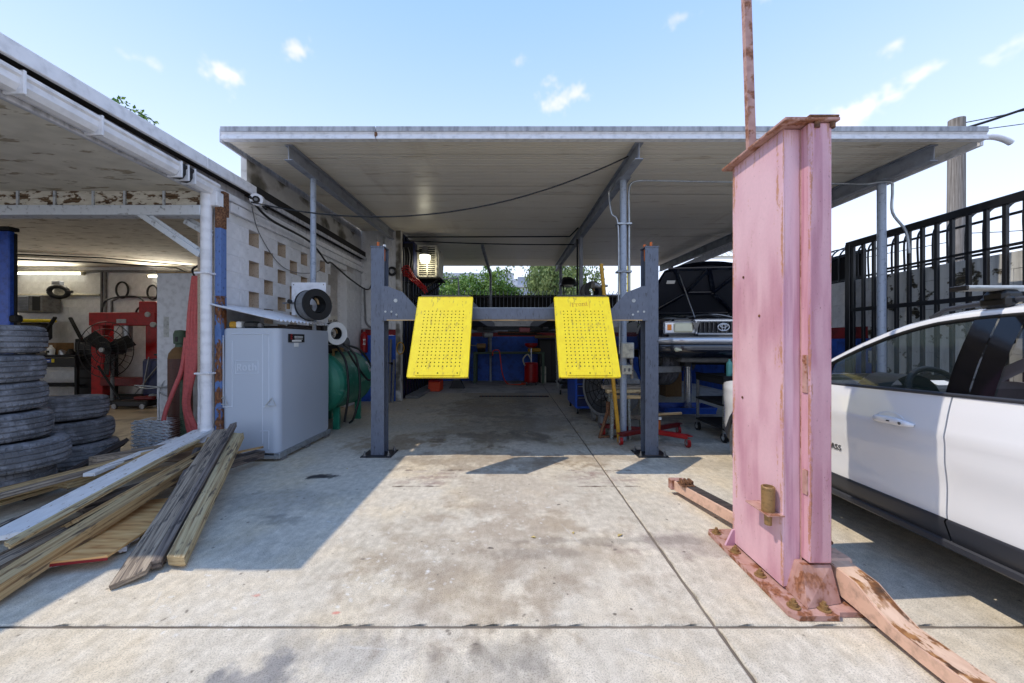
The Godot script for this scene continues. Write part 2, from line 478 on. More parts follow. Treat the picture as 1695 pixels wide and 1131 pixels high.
	mat("grey", Color(0.46, 0.46, 0.46), 0.6, 0, T.wear, Vector3.ONE * 1.5)
	mat("pale_grey", Color(0.72, 0.73, 0.72), 0.6, 0, T.wear, Vector3.ONE * 1.5)
	mat("ivory", Color(0.8, 0.78, 0.7), 0.5, 0, T.wear, Vector3.ONE * 1.5)
	mat("wood_grey", Color.WHITE, 0.85, 0, T.wood_grey, Vector3(0.5, 3.0, 3.0), T.grain_h, 0.25)
	mat("wood_grey2", Color(0.8, 0.8, 0.84), 0.85, 0, T.wood_grey, Vector3(0.4, 2.2, 2.6), T.grain_h, 0.25)
	mat("wood_pale", Color(0.95, 0.94, 0.92), 0.8, 0, T.wood_pale, Vector3(0.5, 2.6, 2.6), T.grain_h, 0.2)
	mat("wood_warm", Color(0.95, 0.9, 0.84), 0.8, 0, T.wood_pale, Vector3(0.4, 2.2, 2.2), T.grain_h, 0.2)
	mat("wood_dark", Color.WHITE, 0.85, 0, T.wood_dark, Vector3(0.5, 3.0, 3.0), T.grain_h, 0.2)
	mat("ply", Color.WHITE, 0.7, 0, T.ply, Vector3(0.7, 1.1, 1.1))
	mat("white_board", Color.WHITE, 0.6, 0, T.white_board, Vector3(0.5, 1.2, 1.2))
	mat("white_rot", Color(0.98, 0.98, 1.0), 0.8, 0, T.white_rot, Vector3(0.7, 1.4, 1.4), T.rough, 0.2)
	mat("red_edge", Color(0.55, 0.12, 0.12), 0.7)
	mat("splatter", Color.WHITE, 0.7, 0, T.splatter, Vector3.ONE * 2.5)
	mat("yellow_stick", Color(0.78, 0.58, 0.14), 0.55, 0, T.wear, Vector3.ONE * 3.0)
	mat("bark", Color.WHITE, 0.9, 0, T.bark, Vector3(2.2, 0.4, 2.2), T.rough, 0.5)
	mat("dirt", Color(1.0, 1.0, 1.0), 0.95, 0, T.dirt, Vector3.ONE * 0.2, null, 0, true)
	mat("bay_floor", Color(0.95, 0.95, 0.95), 0.5, 0, T.bayfloor, Vector3.ONE * 0.2, null, 0, true)
	mat("far_concrete", Color(0.95, 0.95, 0.95), 0.85, 0, T.concrete, Vector3.ONE * 0.25, null, 0, true)
	mat("car_white", Color(0.91, 0.915, 0.925), 0.2)
	M.car_white.clearcoat_enabled = true
	M.car_white.clearcoat = 1.0
	M.car_white.clearcoat_roughness = 0.04
	mat("car_trim", Color(0.2, 0.21, 0.24), 0.45)
	mat("gloss_black", Color(0.03, 0.03, 0.05), 0.08)
	mat("car_seal", Color(0.05, 0.05, 0.055), 0.6)
	mat("dash", Color(0.2, 0.21, 0.22), 0.7)
	mat("truck", Color(0.06, 0.08, 0.13), 0.25)
	M.truck.clearcoat_enabled = true
	M.truck.clearcoat = 1.0
	M.truck.clearcoat_roughness = 0.05
	mat("bright_trim", Color(0.74, 0.75, 0.77), 0.14, 0.6)
	mat("amber", Color(0.9, 0.5, 0.06), 0.2)
	mat("lens", Color(0.8, 0.79, 0.68), 0.12)
	mat("paper", Color(0.9, 0.9, 0.88), 0.7)
	mat("yellow_paint", Color(0.85, 0.75, 0.1), 0.5)
	mat("teal", Color(0.4, 0.66, 0.6), 0.35)
	mat("cardboard", Color(0.5, 0.38, 0.24), 0.85, 0, T.soft, Vector3.ONE)
	mat("wire", Color(0.84, 0.87, 0.9), 0.4, 0.1)
	mat("far_wall", Color(0.84, 0.85, 0.87), 0.8, 0, T.soft, Vector3.ONE * 0.1)
	mat("far_wall2", Color(0.7, 0.73, 0.78), 0.8, 0, T.soft, Vector3.ONE * 0.1)
	mat("far_glass", Color(0.4, 0.47, 0.55), 0.2)
	var gl := mat("glass", Color(0.5, 0.62, 0.58, 0.06), 0.02)
	gl.transparency = BaseMaterial3D.TRANSPARENCY_ALPHA
	var gd := mat("glass_dark", Color(0.03, 0.04, 0.05, 0.6), 0.02)
	gd.transparency = BaseMaterial3D.TRANSPARENCY_ALPHA
	var lf := mat("leaf", Color.WHITE, 0.6)
	lf.vertex_color_use_as_albedo = true
	lf.backlight_enabled = true
	lf.backlight = Color(0.25, 0.34, 0.08)
	lf.cull_mode = BaseMaterial3D.CULL_DISABLED
	var tube := mat("tube_light", Color(0.95, 0.95, 0.92), 0.5)
	tube.emission_enabled = true
	tube.emission = Color(1.0, 0.98, 0.9)
	tube.emission_energy_multiplier = 2.5
	var lam := mat("lamp_light", Color(0.95, 0.95, 0.9), 0.4)
	lam.emission_enabled = true
	lam.emission = Color(1.0, 0.98, 0.86)
	lam.emission_energy_multiplier = 1.6

# ------------------------------------------------------------------ ground
const GX0 := -4.5
const GX1 := 4.5
const GD0 := 0.9
const GD1 := 9.9

func blot(px: PackedByteArray, N: int, x: float, d: float, rx: float, rd: float, c: Color, amount: float, fn: FastNoiseLite, ragged := 0.6, turn := 0.0):
	var s := N / (GX1 - GX0)
	var R := maxf(rx, rd) * 1.5
	var i0 := maxi(int((x - R - GX0) * s), 0)
	var i1 := mini(int((x + R - GX0) * s), N - 1)
	var j0 := maxi(int((d - R - GD0) * s), 0)
	var j1 := mini(int((d + R - GD0) * s), N - 1)
	var ct := cos(turn)
	var sn := sin(turn)
	var cr := c.r * 255.0
	var cg := c.g * 255.0
	var cb := c.b * 255.0
	for j in range(j0, j1 + 1):
		for i in range(i0, i1 + 1):
			var wx := i / s + GX0
			var wd := j / s + GD0
			var ux := (wx - x) * ct + (wd - d) * sn
			var ud := -(wx - x) * sn + (wd - d) * ct
			var q := sqrt(ux * ux / (rx * rx) + ud * ud / (rd * rd)) + fn.get_noise_2d(wx * 100.0, wd * 100.0) * ragged
			if q < 1.0:
				var a := amount * minf(1.0, (1.0 - q) * 2.2)
				var k := (j * N + i) * 3
				px[k] = int(lerpf(px[k], cr, a)); px[k + 1] = int(lerpf(px[k + 1], cg, a)); px[k + 2] = int(lerpf(px[k + 2], cb, a))

func yard_texture() -> ImageTexture:
	var N := 1600
	var a := stretch(nimg(21, 0.008, 800, 800, 5), N, N).get_data()
	var b := nimg(22, 0.06, N, N, 4, FastNoiseLite.TYPE_SIMPLEX_SMOOTH, 0.65).get_data()
	var st := stretch(nimg(23, 0.14, N, 300, 3), N, N).get_data()
	var g := stretch(nimg(24, 0.011, 800, 800, 6, FastNoiseLite.TYPE_SIMPLEX_SMOOTH, 0.6), N, N).get_data()
	var px := PackedByteArray()
	px.resize(N * N * 3)
	var s := N / (GX1 - GX0)
	for j in N:
		var d := j / s + GD0
		for i in N:
			var k := j * N + i
			var x := i / s + GX0
			var n := (a[k] - 128) * 0.08 + (b[k] - 128) * 0.15 + (st[k] - 128) * 0.07
			var gr: float = g[k] / 255.0
			var l := 207.0 + n
			# oily work lane where cars stand under the roof, edges ragged
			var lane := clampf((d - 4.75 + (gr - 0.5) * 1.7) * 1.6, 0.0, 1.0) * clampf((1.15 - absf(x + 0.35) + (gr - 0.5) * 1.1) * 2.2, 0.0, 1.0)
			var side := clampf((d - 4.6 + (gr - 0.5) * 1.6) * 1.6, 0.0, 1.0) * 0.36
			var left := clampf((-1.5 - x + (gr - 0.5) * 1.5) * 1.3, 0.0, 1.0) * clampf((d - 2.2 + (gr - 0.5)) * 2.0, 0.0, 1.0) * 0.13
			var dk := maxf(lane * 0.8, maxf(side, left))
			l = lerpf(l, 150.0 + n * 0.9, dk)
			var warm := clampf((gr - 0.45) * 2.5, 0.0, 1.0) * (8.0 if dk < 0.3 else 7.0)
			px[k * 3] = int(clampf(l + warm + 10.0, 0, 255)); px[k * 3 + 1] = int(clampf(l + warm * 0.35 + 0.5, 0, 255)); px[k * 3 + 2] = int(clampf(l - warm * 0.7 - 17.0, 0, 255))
	var fn := FastNoiseLite.new()
	fn.seed = 77
	fn.frequency = 0.03
	fn.fractal_octaves = 6
	fn.fractal_gain = 0.62
	var f2 := FastNoiseLite.new()
	f2.seed = 78
	f2.frequency = 0.11
	f2.fractal_octaves = 4
	# faint brown and grey stains in the open yard
	for q in [[0.05, 3.3, 0.5, 0.9, 0.3, Color(0.56, 0.46, 0.37)], [-0.35, 4.3, 0.9, 0.35, 0.5, Color(0.42, 0.34, 0.27)], [0.9, 4.35, 0.6, 0.2, 0.45, Color(0.45, 0.36, 0.28)], [-0.05, 2.45, 0.75, 0.55, 0.4, Color(0.5, 0.42, 0.34)], [-0.3, 2.0, 0.5, 0.3, 0.25, Color(0.5, 0.42, 0.34)], [0.0, 1.62, 0.16, 0.11, 0.5, Color(0.42, 0.4, 0.38)], [-0.08, 1.45, 0.3, 0.16, 0.4, Color(0.45, 0.42, 0.39)],
			[-1.02, 1.5, 0.16, 0.12, 0.7, Color(0.28, 0.3, 0.36)], [-0.85, 1.62, 0.3, 0.14, 0.35, Color(0.4, 0.41, 0.44)], [1.25, 2.52, 0.42, 0.14, 0.4, Color(0.42, 0.34, 0.36)], [0.65, 2.55, 0.75, 0.05, 0.42, Color(0.4, 0.37, 0.35)],
			[0.15, 2.4, 0.25, 0.06, 0.35, Color(0.42, 0.39, 0.37)], [-1.85, 3.75, 0.16, 0.06, 1.5, Color(0.13, 0.13, 0.14)], [-2.0, 3.2, 0.45, 0.22, 0.3, Color(0.38, 0.38, 0.38)], [-1.8, 2.5, 0.3, 0.15, 0.22, Color(0.43, 0.43, 0.43)],
			[-1.72, 2.85, 0.12, 0.07, 0.45, Color(0.3, 0.3, 0.3)], [-2.3, 2.36, 0.06, 0.025, 0.9, Color(0.12, 0.12, 0.13)], [1.9, 4.2, 0.5, 0.2, 0.25, Color(0.45, 0.4, 0.34)], [-1.6, 5.0, 0.5, 0.35, 0.5, Color(0.42, 0.3, 0.17)],
			[-0.2, 5.3, 0.7, 0.3, 0.45, Color(0.24, 0.19, 0.14)], [1.6, 5.0, 0.5, 0.3, 0.4, Color(0.42, 0.34, 0.24)], [2.5, 5.2, 0.4, 0.2, 0.4, Color(0.3, 0.29, 0.27)], [0.3, 6.2, 0.8, 0.8, 0.4, Color(0.36, 0.345, 0.33)], [-0.6, 7.6, 0.9, 1.0, 0.4, Color(0.36, 0.345, 0.33)], [2.4, 7.0, 1.1, 0.9, 0.35, Color(0.38, 0.365, 0.35)], [3.3, 6.3, 0.8, 0.6, 0.35, Color(0.38, 0.365, 0.35)]]:
		blot(px, N, q[0], q[1], q[2] * 1.25, q[3] * 1.25, q[5], q[4] * 0.55, fn, 1.1)
	# patched rectangles where old anchors were cut out
	for q in [[-0.8, 3.73], [0.9, 3.73]]:
		for w in 26:
			blot(px, N, q[0] + rnd(-0.3, 0.3), q[1] + rnd(-0.19, 0.19), rnd(0.05, 0.13), rnd(0.02, 0.06), Color(0.6, 0.5, 0.46).lerp(Color(0.8, 0.76, 0.72), rng.randf()), 0.33, f2, 0.8)
		for w in 18:
			blot(px, N, q[0] + rnd(-0.32, 0.32), q[1] + (0.22 if w % 2 else -0.22), rnd(0.05, 0.09), 0.016, Color(0.4, 0.34, 0.3), 0.4, f2, 0.8)
	# white paint spills and scratches
	for w in 240:
		var cx: float = [-0.62, -0.7, -0.05, -1.1, -1.6, 0.1][w % 6] + rnd(-0.3, 0.3)
		var cd: float = [2.3, 2.15, 2.65, 2.9, 1.95, 3.3][w % 6] + rnd(-0.25, 0.25)
		blot(px, N, cx, cd, rnd(0.004, 0.02), rnd(0.004, 0.01), Color(0.93, 0.92, 0.9), rnd(0.3, 0.7), f2, 1.2, rnd(0, 3))
	for w in 26:
		blot(px, N, rnd(-2.2, 2.0), rnd(1.2, 4.2), rnd(0.05, 0.16), 0.006, Color(0.86, 0.85, 0.83), 0.4, f2, 0.9, rnd(-0.5, 2.2))
	for w in 260:
		blot(px, N, rnd(-2.4, 3.0), rnd(1.0, 4.5), rnd(0.004, 0.016), rnd(0.004, 0.01), Color(0.32, 0.29, 0.26), rnd(0.3, 0.7), f2, 0.9, rnd(0, 3))
	blot(px, N, -1.35, 2.0, 0.025, 0.012, Color(0.86, 0.45, 0.4), 0.4, f2, 1.3)
	blot(px, N, -0.88, 1.87, 0.025, 0.012, Color(0.86, 0.4, 0.36), 0.5, f2, 1.3)
	return ImageTexture.create_from_image(Image.create_from_data(N, N, false, Image.FORMAT_RGB8, px))

func slab(parent: Node, x0: float, x1: float, d0: float, d1: float, m: Material, top := 0.0):
	# a poured slab: top sheet, worn edges that are chipped unevenly
	var mb := MB.new()
	var gap := 0.006
	x0 += gap; x1 -= gap; d0 += gap; d1 -= gap
	var ring := []
	var nx := maxi(2, int((x1 - x0) / 0.05))
	var nd := maxi(2, int((d1 - d0) / 0.05))
	nx = mini(nx, 160); nd = mini(nd, 160)
	for i in nx: ring.append([lerpf(x0, x1, float(i) / nx), d0, 0, 1])
	for i in nd: ring.append([x1, lerpf(d0, d1, float(i) / nd), -1, 0])
	for i in nx: ring.append([lerpf(x1, x0, float(i) / nx), d1, 0, -1])
	for i in nd: ring.append([x0, lerpf(d1, d0, float(i) / nd), 1, 0])
	var outer := []
	var inner := []
	for r in ring:
		var o := rnd(0.0, 0.004) + (rnd(0.0, 0.014) if rng.randf() < 0.22 else 0.0)
		outer.append(Vector3(r[0] + r[2] * minf(o, 0.008), top - 0.006, -(r[1] + r[3] * o)))
		inner.append(Vector3(r[0] + (0.009 if r[0] < x0 + 0.03 else (-0.009 if r[0] > x1 - 0.03 else 0.0)), top, -(r[1] + (0.009 if r[1] < d0 + 0.03 else (-0.009 if r[1] > d1 - 0.03 else 0.0)))))
	var k := ring.size()
	for i in k:
		var j := (i + 1) % k
		mb.quad(outer[i], outer[j], inner[j], inner[i], Vector3.UP)
		mb.quad(outer[i], outer[j], outer[j] - Vector3(0, 0.1, 0), outer[i] - Vector3(0, 0.1, 0), outer[i] - Vector3((x0 + x1) / 2, 0, -(d0 + d1) / 2))
	mb.quad(Vector3(x0 + 0.009, top, -d0 - 0.009), Vector3(x1 - 0.009, top, -d0 - 0.009), Vector3(x1 - 0.009, top, -d1 + 0.009), Vector3(x0 + 0.009, top, -d1 + 0.009), Vector3.UP)
	for p in mb.v.size():
		var q := mb.v[p]
		mb.uv[p] = Vector2((q.x - GX0) / (GX1 - GX0), (-q.z - GD0) / (GD1 - GD0))
		mb.uv2.append(Vector2(q.x, q.z) * 1.3)
	part("slab", mb, m, parent)

func build_ground():
	var g := MB.new()
	g.quad(Vector3(-150, -0.05, 40), Vector3(150, -0.05, 40), Vector3(150, -0.05, -300), Vector3(-150, -0.05, -300), Vector3.UP)
	structure("ground", g, M.dirt)
	var yard := StandardMaterial3D.new()
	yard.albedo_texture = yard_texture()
	yard.roughness = 0.8
	yard.metallic_specular = 0.4
	yard.detail_enabled = true
	yard.detail_blend_mode = BaseMaterial3D.BLEND_MODE_MUL
	yard.detail_uv_layer = BaseMaterial3D.DETAIL_UV_2
	yard.detail_albedo = ramp(nimg(31, 0.16, 512, 512, 4, FastNoiseLite.TYPE_SIMPLEX_SMOOTH, 0.7), [[0.0, g3(0.5)], [0.25, g3(0.82)], [0.5, g3(0.96)], [1.0, g3(1.0)]])
	yard.heightmap_enabled = true
	yard.heightmap_texture = ImageTexture.create_from_image(stretch(nimg(33, 0.3, 1024, 512, 3), 1024, 1024))
	yard.heightmap_scale = 0.05
	M.yard = yard
	var y := holder("concrete_yard", self)
	y.set_meta("kind", "structure")
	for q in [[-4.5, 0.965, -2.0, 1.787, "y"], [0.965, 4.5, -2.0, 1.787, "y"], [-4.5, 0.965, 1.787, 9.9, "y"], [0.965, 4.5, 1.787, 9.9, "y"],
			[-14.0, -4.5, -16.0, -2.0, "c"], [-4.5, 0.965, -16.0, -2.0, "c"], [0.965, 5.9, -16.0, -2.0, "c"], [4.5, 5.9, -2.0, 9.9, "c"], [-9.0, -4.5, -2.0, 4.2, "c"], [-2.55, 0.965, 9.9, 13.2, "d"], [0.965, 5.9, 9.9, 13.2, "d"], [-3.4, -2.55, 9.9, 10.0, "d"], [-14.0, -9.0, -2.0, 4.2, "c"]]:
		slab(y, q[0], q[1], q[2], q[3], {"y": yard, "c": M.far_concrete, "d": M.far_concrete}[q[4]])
	part("joint_filler", bx2(-4.5, 5.9, -0.04, -0.009, 1.775, 1.799, 0.0), M.dirt, y)
	part("joint_filler", bx2(0.953, 0.977, -0.041, -0.01, -2.0, 13.0, 0.0), M.dirt, y)
	slab(y, -14.0, -3.45, 4.2, 9.4, M.bay_floor, 0.012)
	# drain channel across the bay
	var dr := thing("floor_drain", "rusty slotted drain grate let into the dark bay floor", "drain", V(0.05, 0.003, 9.25))
	part("frame", bx(Vector3.ZERO, Vector3(1.7, 0.006, 0.2), 0.001), M.black_matt, dr)
	for i in 20:
		part("slat", bx(Vector3(-0.8 + i * 0.084, 0.006, 0), Vector3(0.03, 0.008, 0.17), 0.002), M.rust, dr)

# ------------------------------------------------------------------ workshop on the left
func block_mesh(l: float, h: float, t: float) -> ArrayMesh:
	return bx(Vector3.ZERO, Vector3(t, h - 0.001, l - 0.001), 0.0028).done()

# a screen block: painted on its outer face, gap sides raw tan with recess shade mixed into the colour
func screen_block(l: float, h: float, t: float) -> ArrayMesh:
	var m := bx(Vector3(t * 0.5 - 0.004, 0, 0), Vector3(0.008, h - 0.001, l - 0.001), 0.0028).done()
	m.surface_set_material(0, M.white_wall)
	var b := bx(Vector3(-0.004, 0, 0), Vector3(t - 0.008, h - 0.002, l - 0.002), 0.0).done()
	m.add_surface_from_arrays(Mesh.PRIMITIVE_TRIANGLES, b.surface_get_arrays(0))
	m.surface_set_material(1, M.raw_shaded_block)
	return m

func lay(parent: Node, mesh: Mesh, m: Material, at: Vector3, turn := 0.0, called := "block"):
	var o := put(called, mesh, m, parent)
	o.position = at + Vector3(rnd(-0.001, 0.001), 0, rnd(-0.001, 0.001))
	o.rotation.y = turn
	return o

func build_workshop():
	var w := thing("workshop_building", "white painted block workshop with open bay, peeling soffit and gutter", "building", Vector3.ZERO)
	# roof and soffit
	part("roof", bx2(-14.0, -3.36, 3.27, 3.36, 2.1, 9.7), M.fascia, w)
	part("roof", bx2(-14.0, -4.35, 3.2, 3.3, -2.0, 2.1), M.fascia, w)
	part("soffit", bx2(-14.0, -3.44, 3.03, 3.07, 2.12, 4.22), M.plaster, w)
	part("ceiling", bx2(-14.0, -3.42, 3.2, 3.26, 4.26, 9.5), M.plaster, w)
	# eaves: recessed board, outer fascia in lengths, gap shade put into near-black boxes
	part("eaves_board", bx2(-3.44, -3.4, 2.98, 3.22, 2.1, 8.5), M.fascia, w)
	for q in [[2.1, 4.0], [4.004, 4.78]]:
		part("fascia", bx2(-3.27, -3.235, 3.19, 3.31, q[0], q[1], 0.006), M.white_paint, w)
		part("roof_edge", bx2(-3.44, -3.27, 3.225, 3.265, q[0], q[1]), M.gap_shade, w)
	part("roof_edge", bx2(-3.44, -3.3, 3.2, 3.36, 4.784, 8.5), M.gap_shade, w)
	part("flashing", bx2(-3.3, -3.27, 3.18, 3.235, 4.784, 8.5), M.fascia, w)
	part("trim_board", bx2(-3.4, -3.33, 3.02, 3.1, 3.75, 8.5, 0.006), M.white_paint, w)
	part("trim_board", bx2(-3.395, -3.35, 2.9, 3.015, 4.5, 8.5, 0.006), M.white_wall, w)
	# gutter, sloping to the downspout
	var gp := [Vector2(0, 0.13), Vector2(0.0, 0.0), Vector2(0.05, -0.012), Vector2(0.09, 0.0), Vector2(0.115, 0.04), Vector2(0.115, 0.085), Vector2(0.13, 0.1), Vector2(0.13, 0.125), Vector2(0.12, 0.125), Vector2(0.12, 0.105), Vector2(0.105, 0.09), Vector2(0.105, 0.045), Vector2(0.085, 0.01), Vector2(0.05, 0.0), Vector2(0.01, 0.012), Vector2(0.01, 0.13)]
	var tilt := atan2(0.05, 1.9)
	var gx := Transform3D(Basis(Vector3.RIGHT, -tilt), V(-3.395, 3.035, 2.1))
	for q in [[0.0, 0.9], [0.904, 1.62], [1.78, 2.12]]:
		var gm := MB.new()
		gm.prism(gp, -q[0], -q[1], gx)
		part("gutter", gm, M.white_paint, w)
	var gm2 := MB.new()
	gm2.prism(gp, -1.61, -1.79, gx)
	part("gutter_joint", gm2, M.lift_dark, w)
	for z in [0.42, 0.9, 1.62, 1.7, 1.78]:
		var gb := MB.new()
		gb.box(gx * Vector3(0.067, 0.06, -z), Vector3(0.145, 0.16, 0.018), 0.003)
		part("gutter_strap", gb, M.white_paint, w)
	var outl := MB.new()
	outl.box(V(-3.32, 2.93, 4.2), Vector3(0.14, 0.16, 0.1), 0.006)
	part("gutter_outlet", outl, M.white_paint, w)
	part("corner_trim", bx2(-3.31, -3.27, 2.78, 3.06, 4.28, 4.36), M.rust, w)
	part("downspout", tb([V(-3.375, 2.98, 4.16), V(-3.375, 0.42, 4.16)], 0.053, 16), M.white_paint, w)
	part("downspout", tb(smooth([V(-3.375, 0.44, 4.16), V(-3.375, 0.3, 4.15), V(-3.34, 0.22, 4.05)], 4), 0.06, 14), M.white_paint, w)
	for y in [2.1, 1.0]:
		part("pipe_strap", bx(V(-3.38, y, 4.16), Vector3(0.16, 0.02, 0.13), 0.003), M.white_paint, w)
	# rusty steel corner post
	part("corner_post", bx2(-3.315, -3.245, 0.0, 1.86, 4.2, 4.29, 0.004), M.blue_rust, w)
	part("corner_post", bx2(-3.314, -3.246, 1.861, 2.62, 4.201, 4.289, 0.004), M.blue_worn, w)
	part("post_cap", bx2(-3.315, -3.245, 2.622, 2.86, 4.2, 4.29, 0.004), M.rust, w)
	# header: peeling boards, steel beam, braces
	var x := -3.48
	var k := 0
	while x > -13.0:
		var l := 0.4 + 0.05 * sin(k * 2.3)
		part("header_board", bx2(x - l + 0.012, x, 2.845, 3.03, 4.2 + 0.004 * (k % 2), 4.25, 0.004), M.peel, w)
		part("header_batten", bx2(x - l - 0.006, x - l + 0.02, 2.83, 3.028, 4.185, 4.203, 0.003), M.white_steel, w)
		x -= l
		k += 1
	part("header_beam", bx2(-14.0, -3.4, 2.73, 2.838, 4.1, 4.24, 0.004), M.white_steel, w)
	for q in [[V(-4.12, 2.78, 4.14), V(-3.42, 2.3, 4.14)], [V(-3.72, 2.72, 4.3), V(-3.42, 2.55, 4.3)]]:
		var bm := MB.new()
		bm.bar(q[0], q[1], 0.06, 0.06, 0.003)
		bm.bar(q[0] + Vector3(0, 0.045, 0.0), q[1] + Vector3(0, 0.045, 0.0), 0.012, 0.05, 0.002)
		part("brace", bm, M.white_steel, w)
	# perforated block wall: courses of 0.2 m, block and gap in turn
	var pw := holder("perforated_wall", w)
	var full := block_mesh(0.4, 0.2, 0.19)
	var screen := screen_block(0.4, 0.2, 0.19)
	var wx := -3.495
	for c in 15:
		var y := c * 0.2 + 0.1
		var rowA := c % 2 == 1         # courses 1.8-2.0, 2.2-2.4, 2.6-2.8 have gaps from 4.87
		var open := c >= 5 and c <= 13
		if not open:
			var d := 4.3 + (0.0 if c % 2 else -0.2)
			while d < 7.05:
				var e := minf(d + 0.4, 7.06)
				var s := maxf(d, 4.3)
				if e - s > 0.05:
					var o = lay(pw, full, M.white_wall if (c + int(d * 5)) % 3 else M.white_wall2, Vector3(wx, y, -(s + e) / 2))
					o.scale.z = (e - s) / 0.4
				d += 0.4
		else:
			var first := 4.87 if rowA else 5.17
			var s := 4.3
			while s < first - 0.01:    # solid part up to the first gap
				var e := minf(s + 0.4, first)
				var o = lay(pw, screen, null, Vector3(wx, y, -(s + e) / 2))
				o.scale.z = (e - s) / 0.4
				s = e
			var gd := first + 0.2
			while gd < 7.02:
				var e := minf(gd + 0.4, 7.06)
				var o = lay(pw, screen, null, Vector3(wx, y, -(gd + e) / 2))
				o.scale.z = (e - gd) / 0.4
				gd += 0.6
				if gd < 7.0 and gd - 0.2 > 6.75:
					break
	for c in 14:                        # narrow pier beyond the doorway
		lay(pw, full, M.white_wall2, Vector3(wx, c * 0.2 + 0.1, -7.95))
	part("door_lintel", bx2(-3.59, -3.4, 2.8, 3.0, 7.06, 7.76), M.white_wall2, w)
	part("end_wall", bx2(-3.59, -3.41, 0.0, 3.0, 8.16, 8.6), M.white_wall2, w)
	# room behind the doorway
	part("inner_wall", bx2(-5.2, -3.6, 0.0, 3.2, 8.42, 8.5), M.white_wall2, w)
	# return wall facing the yard, in painted bands
	for q in [[0.0, 1.49, "blue_wall"], [1.493, 1.62, "red_wall"], [1.623, 3.86, "white_wall2"]]:
		part("return_wall", bx2(-3.4, -2.62, q[0], q[1], 8.5, 8.62, 0.001), M[q[2]], w)
	for q in [-3.02, -2.74]:
		part("wall_joint_cover", bx2(q - 0.03, q + 0.03, 1.63, 3.8, 8.47, 8.5, 0.004), M.white_wall2, w)
	part("corner_board", bx2(-2.62, -2.5, 0.0, 3.9, 8.48, 8.62, 0.006), M.sooty, w)
	part("side_wall", bx2(-2.7, -2.56, 0.0, 3.9, 8.622, 13.2), M.navy, w)
	for i in 16:
		part("wall_rib", bx2(-2.56, -2.53, 0.05, 3.85, 8.75 + i * 0.28, 8.8 + i * 0.28, 0.006), M.black_matt, w)
	part("kick_plate", bx2(-2.53, -2.2, 0.0, 0.07, 8.9, 11.2, 0.01), M.grey, w)
	# parapet over the eaves up to the canopy, sooty under the roof
	part("parapet", bx2(-3.5, -3.42, 3.362, 3.9, 4.86, 8.6), M.sooty, w)
	# bay: back wall of blocks, side walls
	var bw := holder("bay_back_wall", w)
	for c in 16:
		var xx := -13.2 + (0.2 if c % 2 else 0.0)
		while xx < -5.0:
			if xx > -12.7:
				lay(bw, full, M.white_wall2, Vector3(xx, c * 0.2 + 0.11, -9.44), PI / 2)
			xx += 0.4
	part("bay_wall", bx2(-14.0, -3.42, 0.0, 3.2, 9.545, 9.66), M.white_wall2, w)
	part("bay_wall", bx2(-14.1, -13.9, 0.0, 3.2, 2.1, 9.6), M.white_wall2, w)
	part("bay_wall", bx2(-3.6, -3.42, 0.0, 3.2, 8.61, 9.54), M.white_wall2, w)
	# cables along the ceiling and wall of the bay
	for q in [[[V(-12.5, 3.17, 8.0), V(-9.6, 3.16, 8.6), V(-8.2, 3.15, 9.2), V(-8.0, 3.05, 9.32), V(-7.98, 1.9, 9.32)], 0.018], [[V(-12.6, 3.18, 7.4), V(-8.9, 3.17, 8.2), V(-7.5, 3.14, 9.0), V(-7.2, 2.9, 9.3)], 0.014],
			[[V(-12.8, 3.1, 9.33), V(-7.0, 3.08, 9.33), V(-5.2, 3.06, 9.33)], 0.03], [[V(-10.15, 3.08, 9.32), V(-10.15, 1.7, 9.32)], 0.025], [[V(-10.05, 3.08, 9.32), V(-10.05, 1.7, 9.32)], 0.025], [[V(-7.3, 3.1, 9.32), V(-7.3, 1.8, 9.32)], 0.03],
			[[V(-9.9, 1.8, 9.32), V(-9.9, 2.35, 9.32), V(-9.7, 2.45, 9.32), V(-7.6, 2.45, 9.32)], 0.022]]:
		part("conduit", tb(q[0], q[1], 8), M.grey if q[1] > 0.019 else M.black, w)
	part("conduit", tb([V(-12.8, 2.5, 9.32), V(-10.2, 2.5, 9.32)], 0.03, 8), M.ivory, w)
	for q in [[V(-9.7, 2.0, 8.9), V(-9.6, 2.35, 8.95), V(-8.9, 2.4, 9.0), V(-8.7, 2.0, 9.0)], [V(-8.9, 1.95, 8.9), V(-8.8, 2.15, 8.9), V(-8.4, 2.2, 8.95)]]:
		part("air_hose", tb(smooth(q, 6), 0.02, 6), M.black, w)
	part("junction_box", bx2(-7.7, -7.5, 2.38, 2.56, 9.25, 9.34), M.pale_grey, w)
	return w

func build_roof_plant():
	var t := thing("roof_weed", "small green weed sprouting above the white roof edge", "plant", V(-3.5, 3.35, 3.3))
	var mb := MB.new()
	mb.tube(smooth([Vector3(0, 0, 0.1), Vector3(0.06, 0.05, 0.05), Vector3(0.14, 0.06, -0.1), Vector3(0.16, 0.05, -0.24)], 5), 0.004, 5)
	mb.tube(smooth([Vector3(0, 0, 0.0), Vector3(0.07, 0.05, 0.05), Vector3(0.12, 0.07, 0.1)], 5), 0.004, 5)
	part("stem", mb, M.greenish, t)
	var lv := MB.new()
	for i in 60:
		var z := rnd(-0.26, 0.1)
		leaf(lv, Vector3(rnd(0.08, 0.18), 0.02 + rnd(0.0, 0.06), z), rnd(0.03, 0.055), Color(0.12, 0.24, 0.04).lerp(Color(0.3, 0.42, 0.08), rng.randf()))
	part("leaves", lv, M.leaf, t)

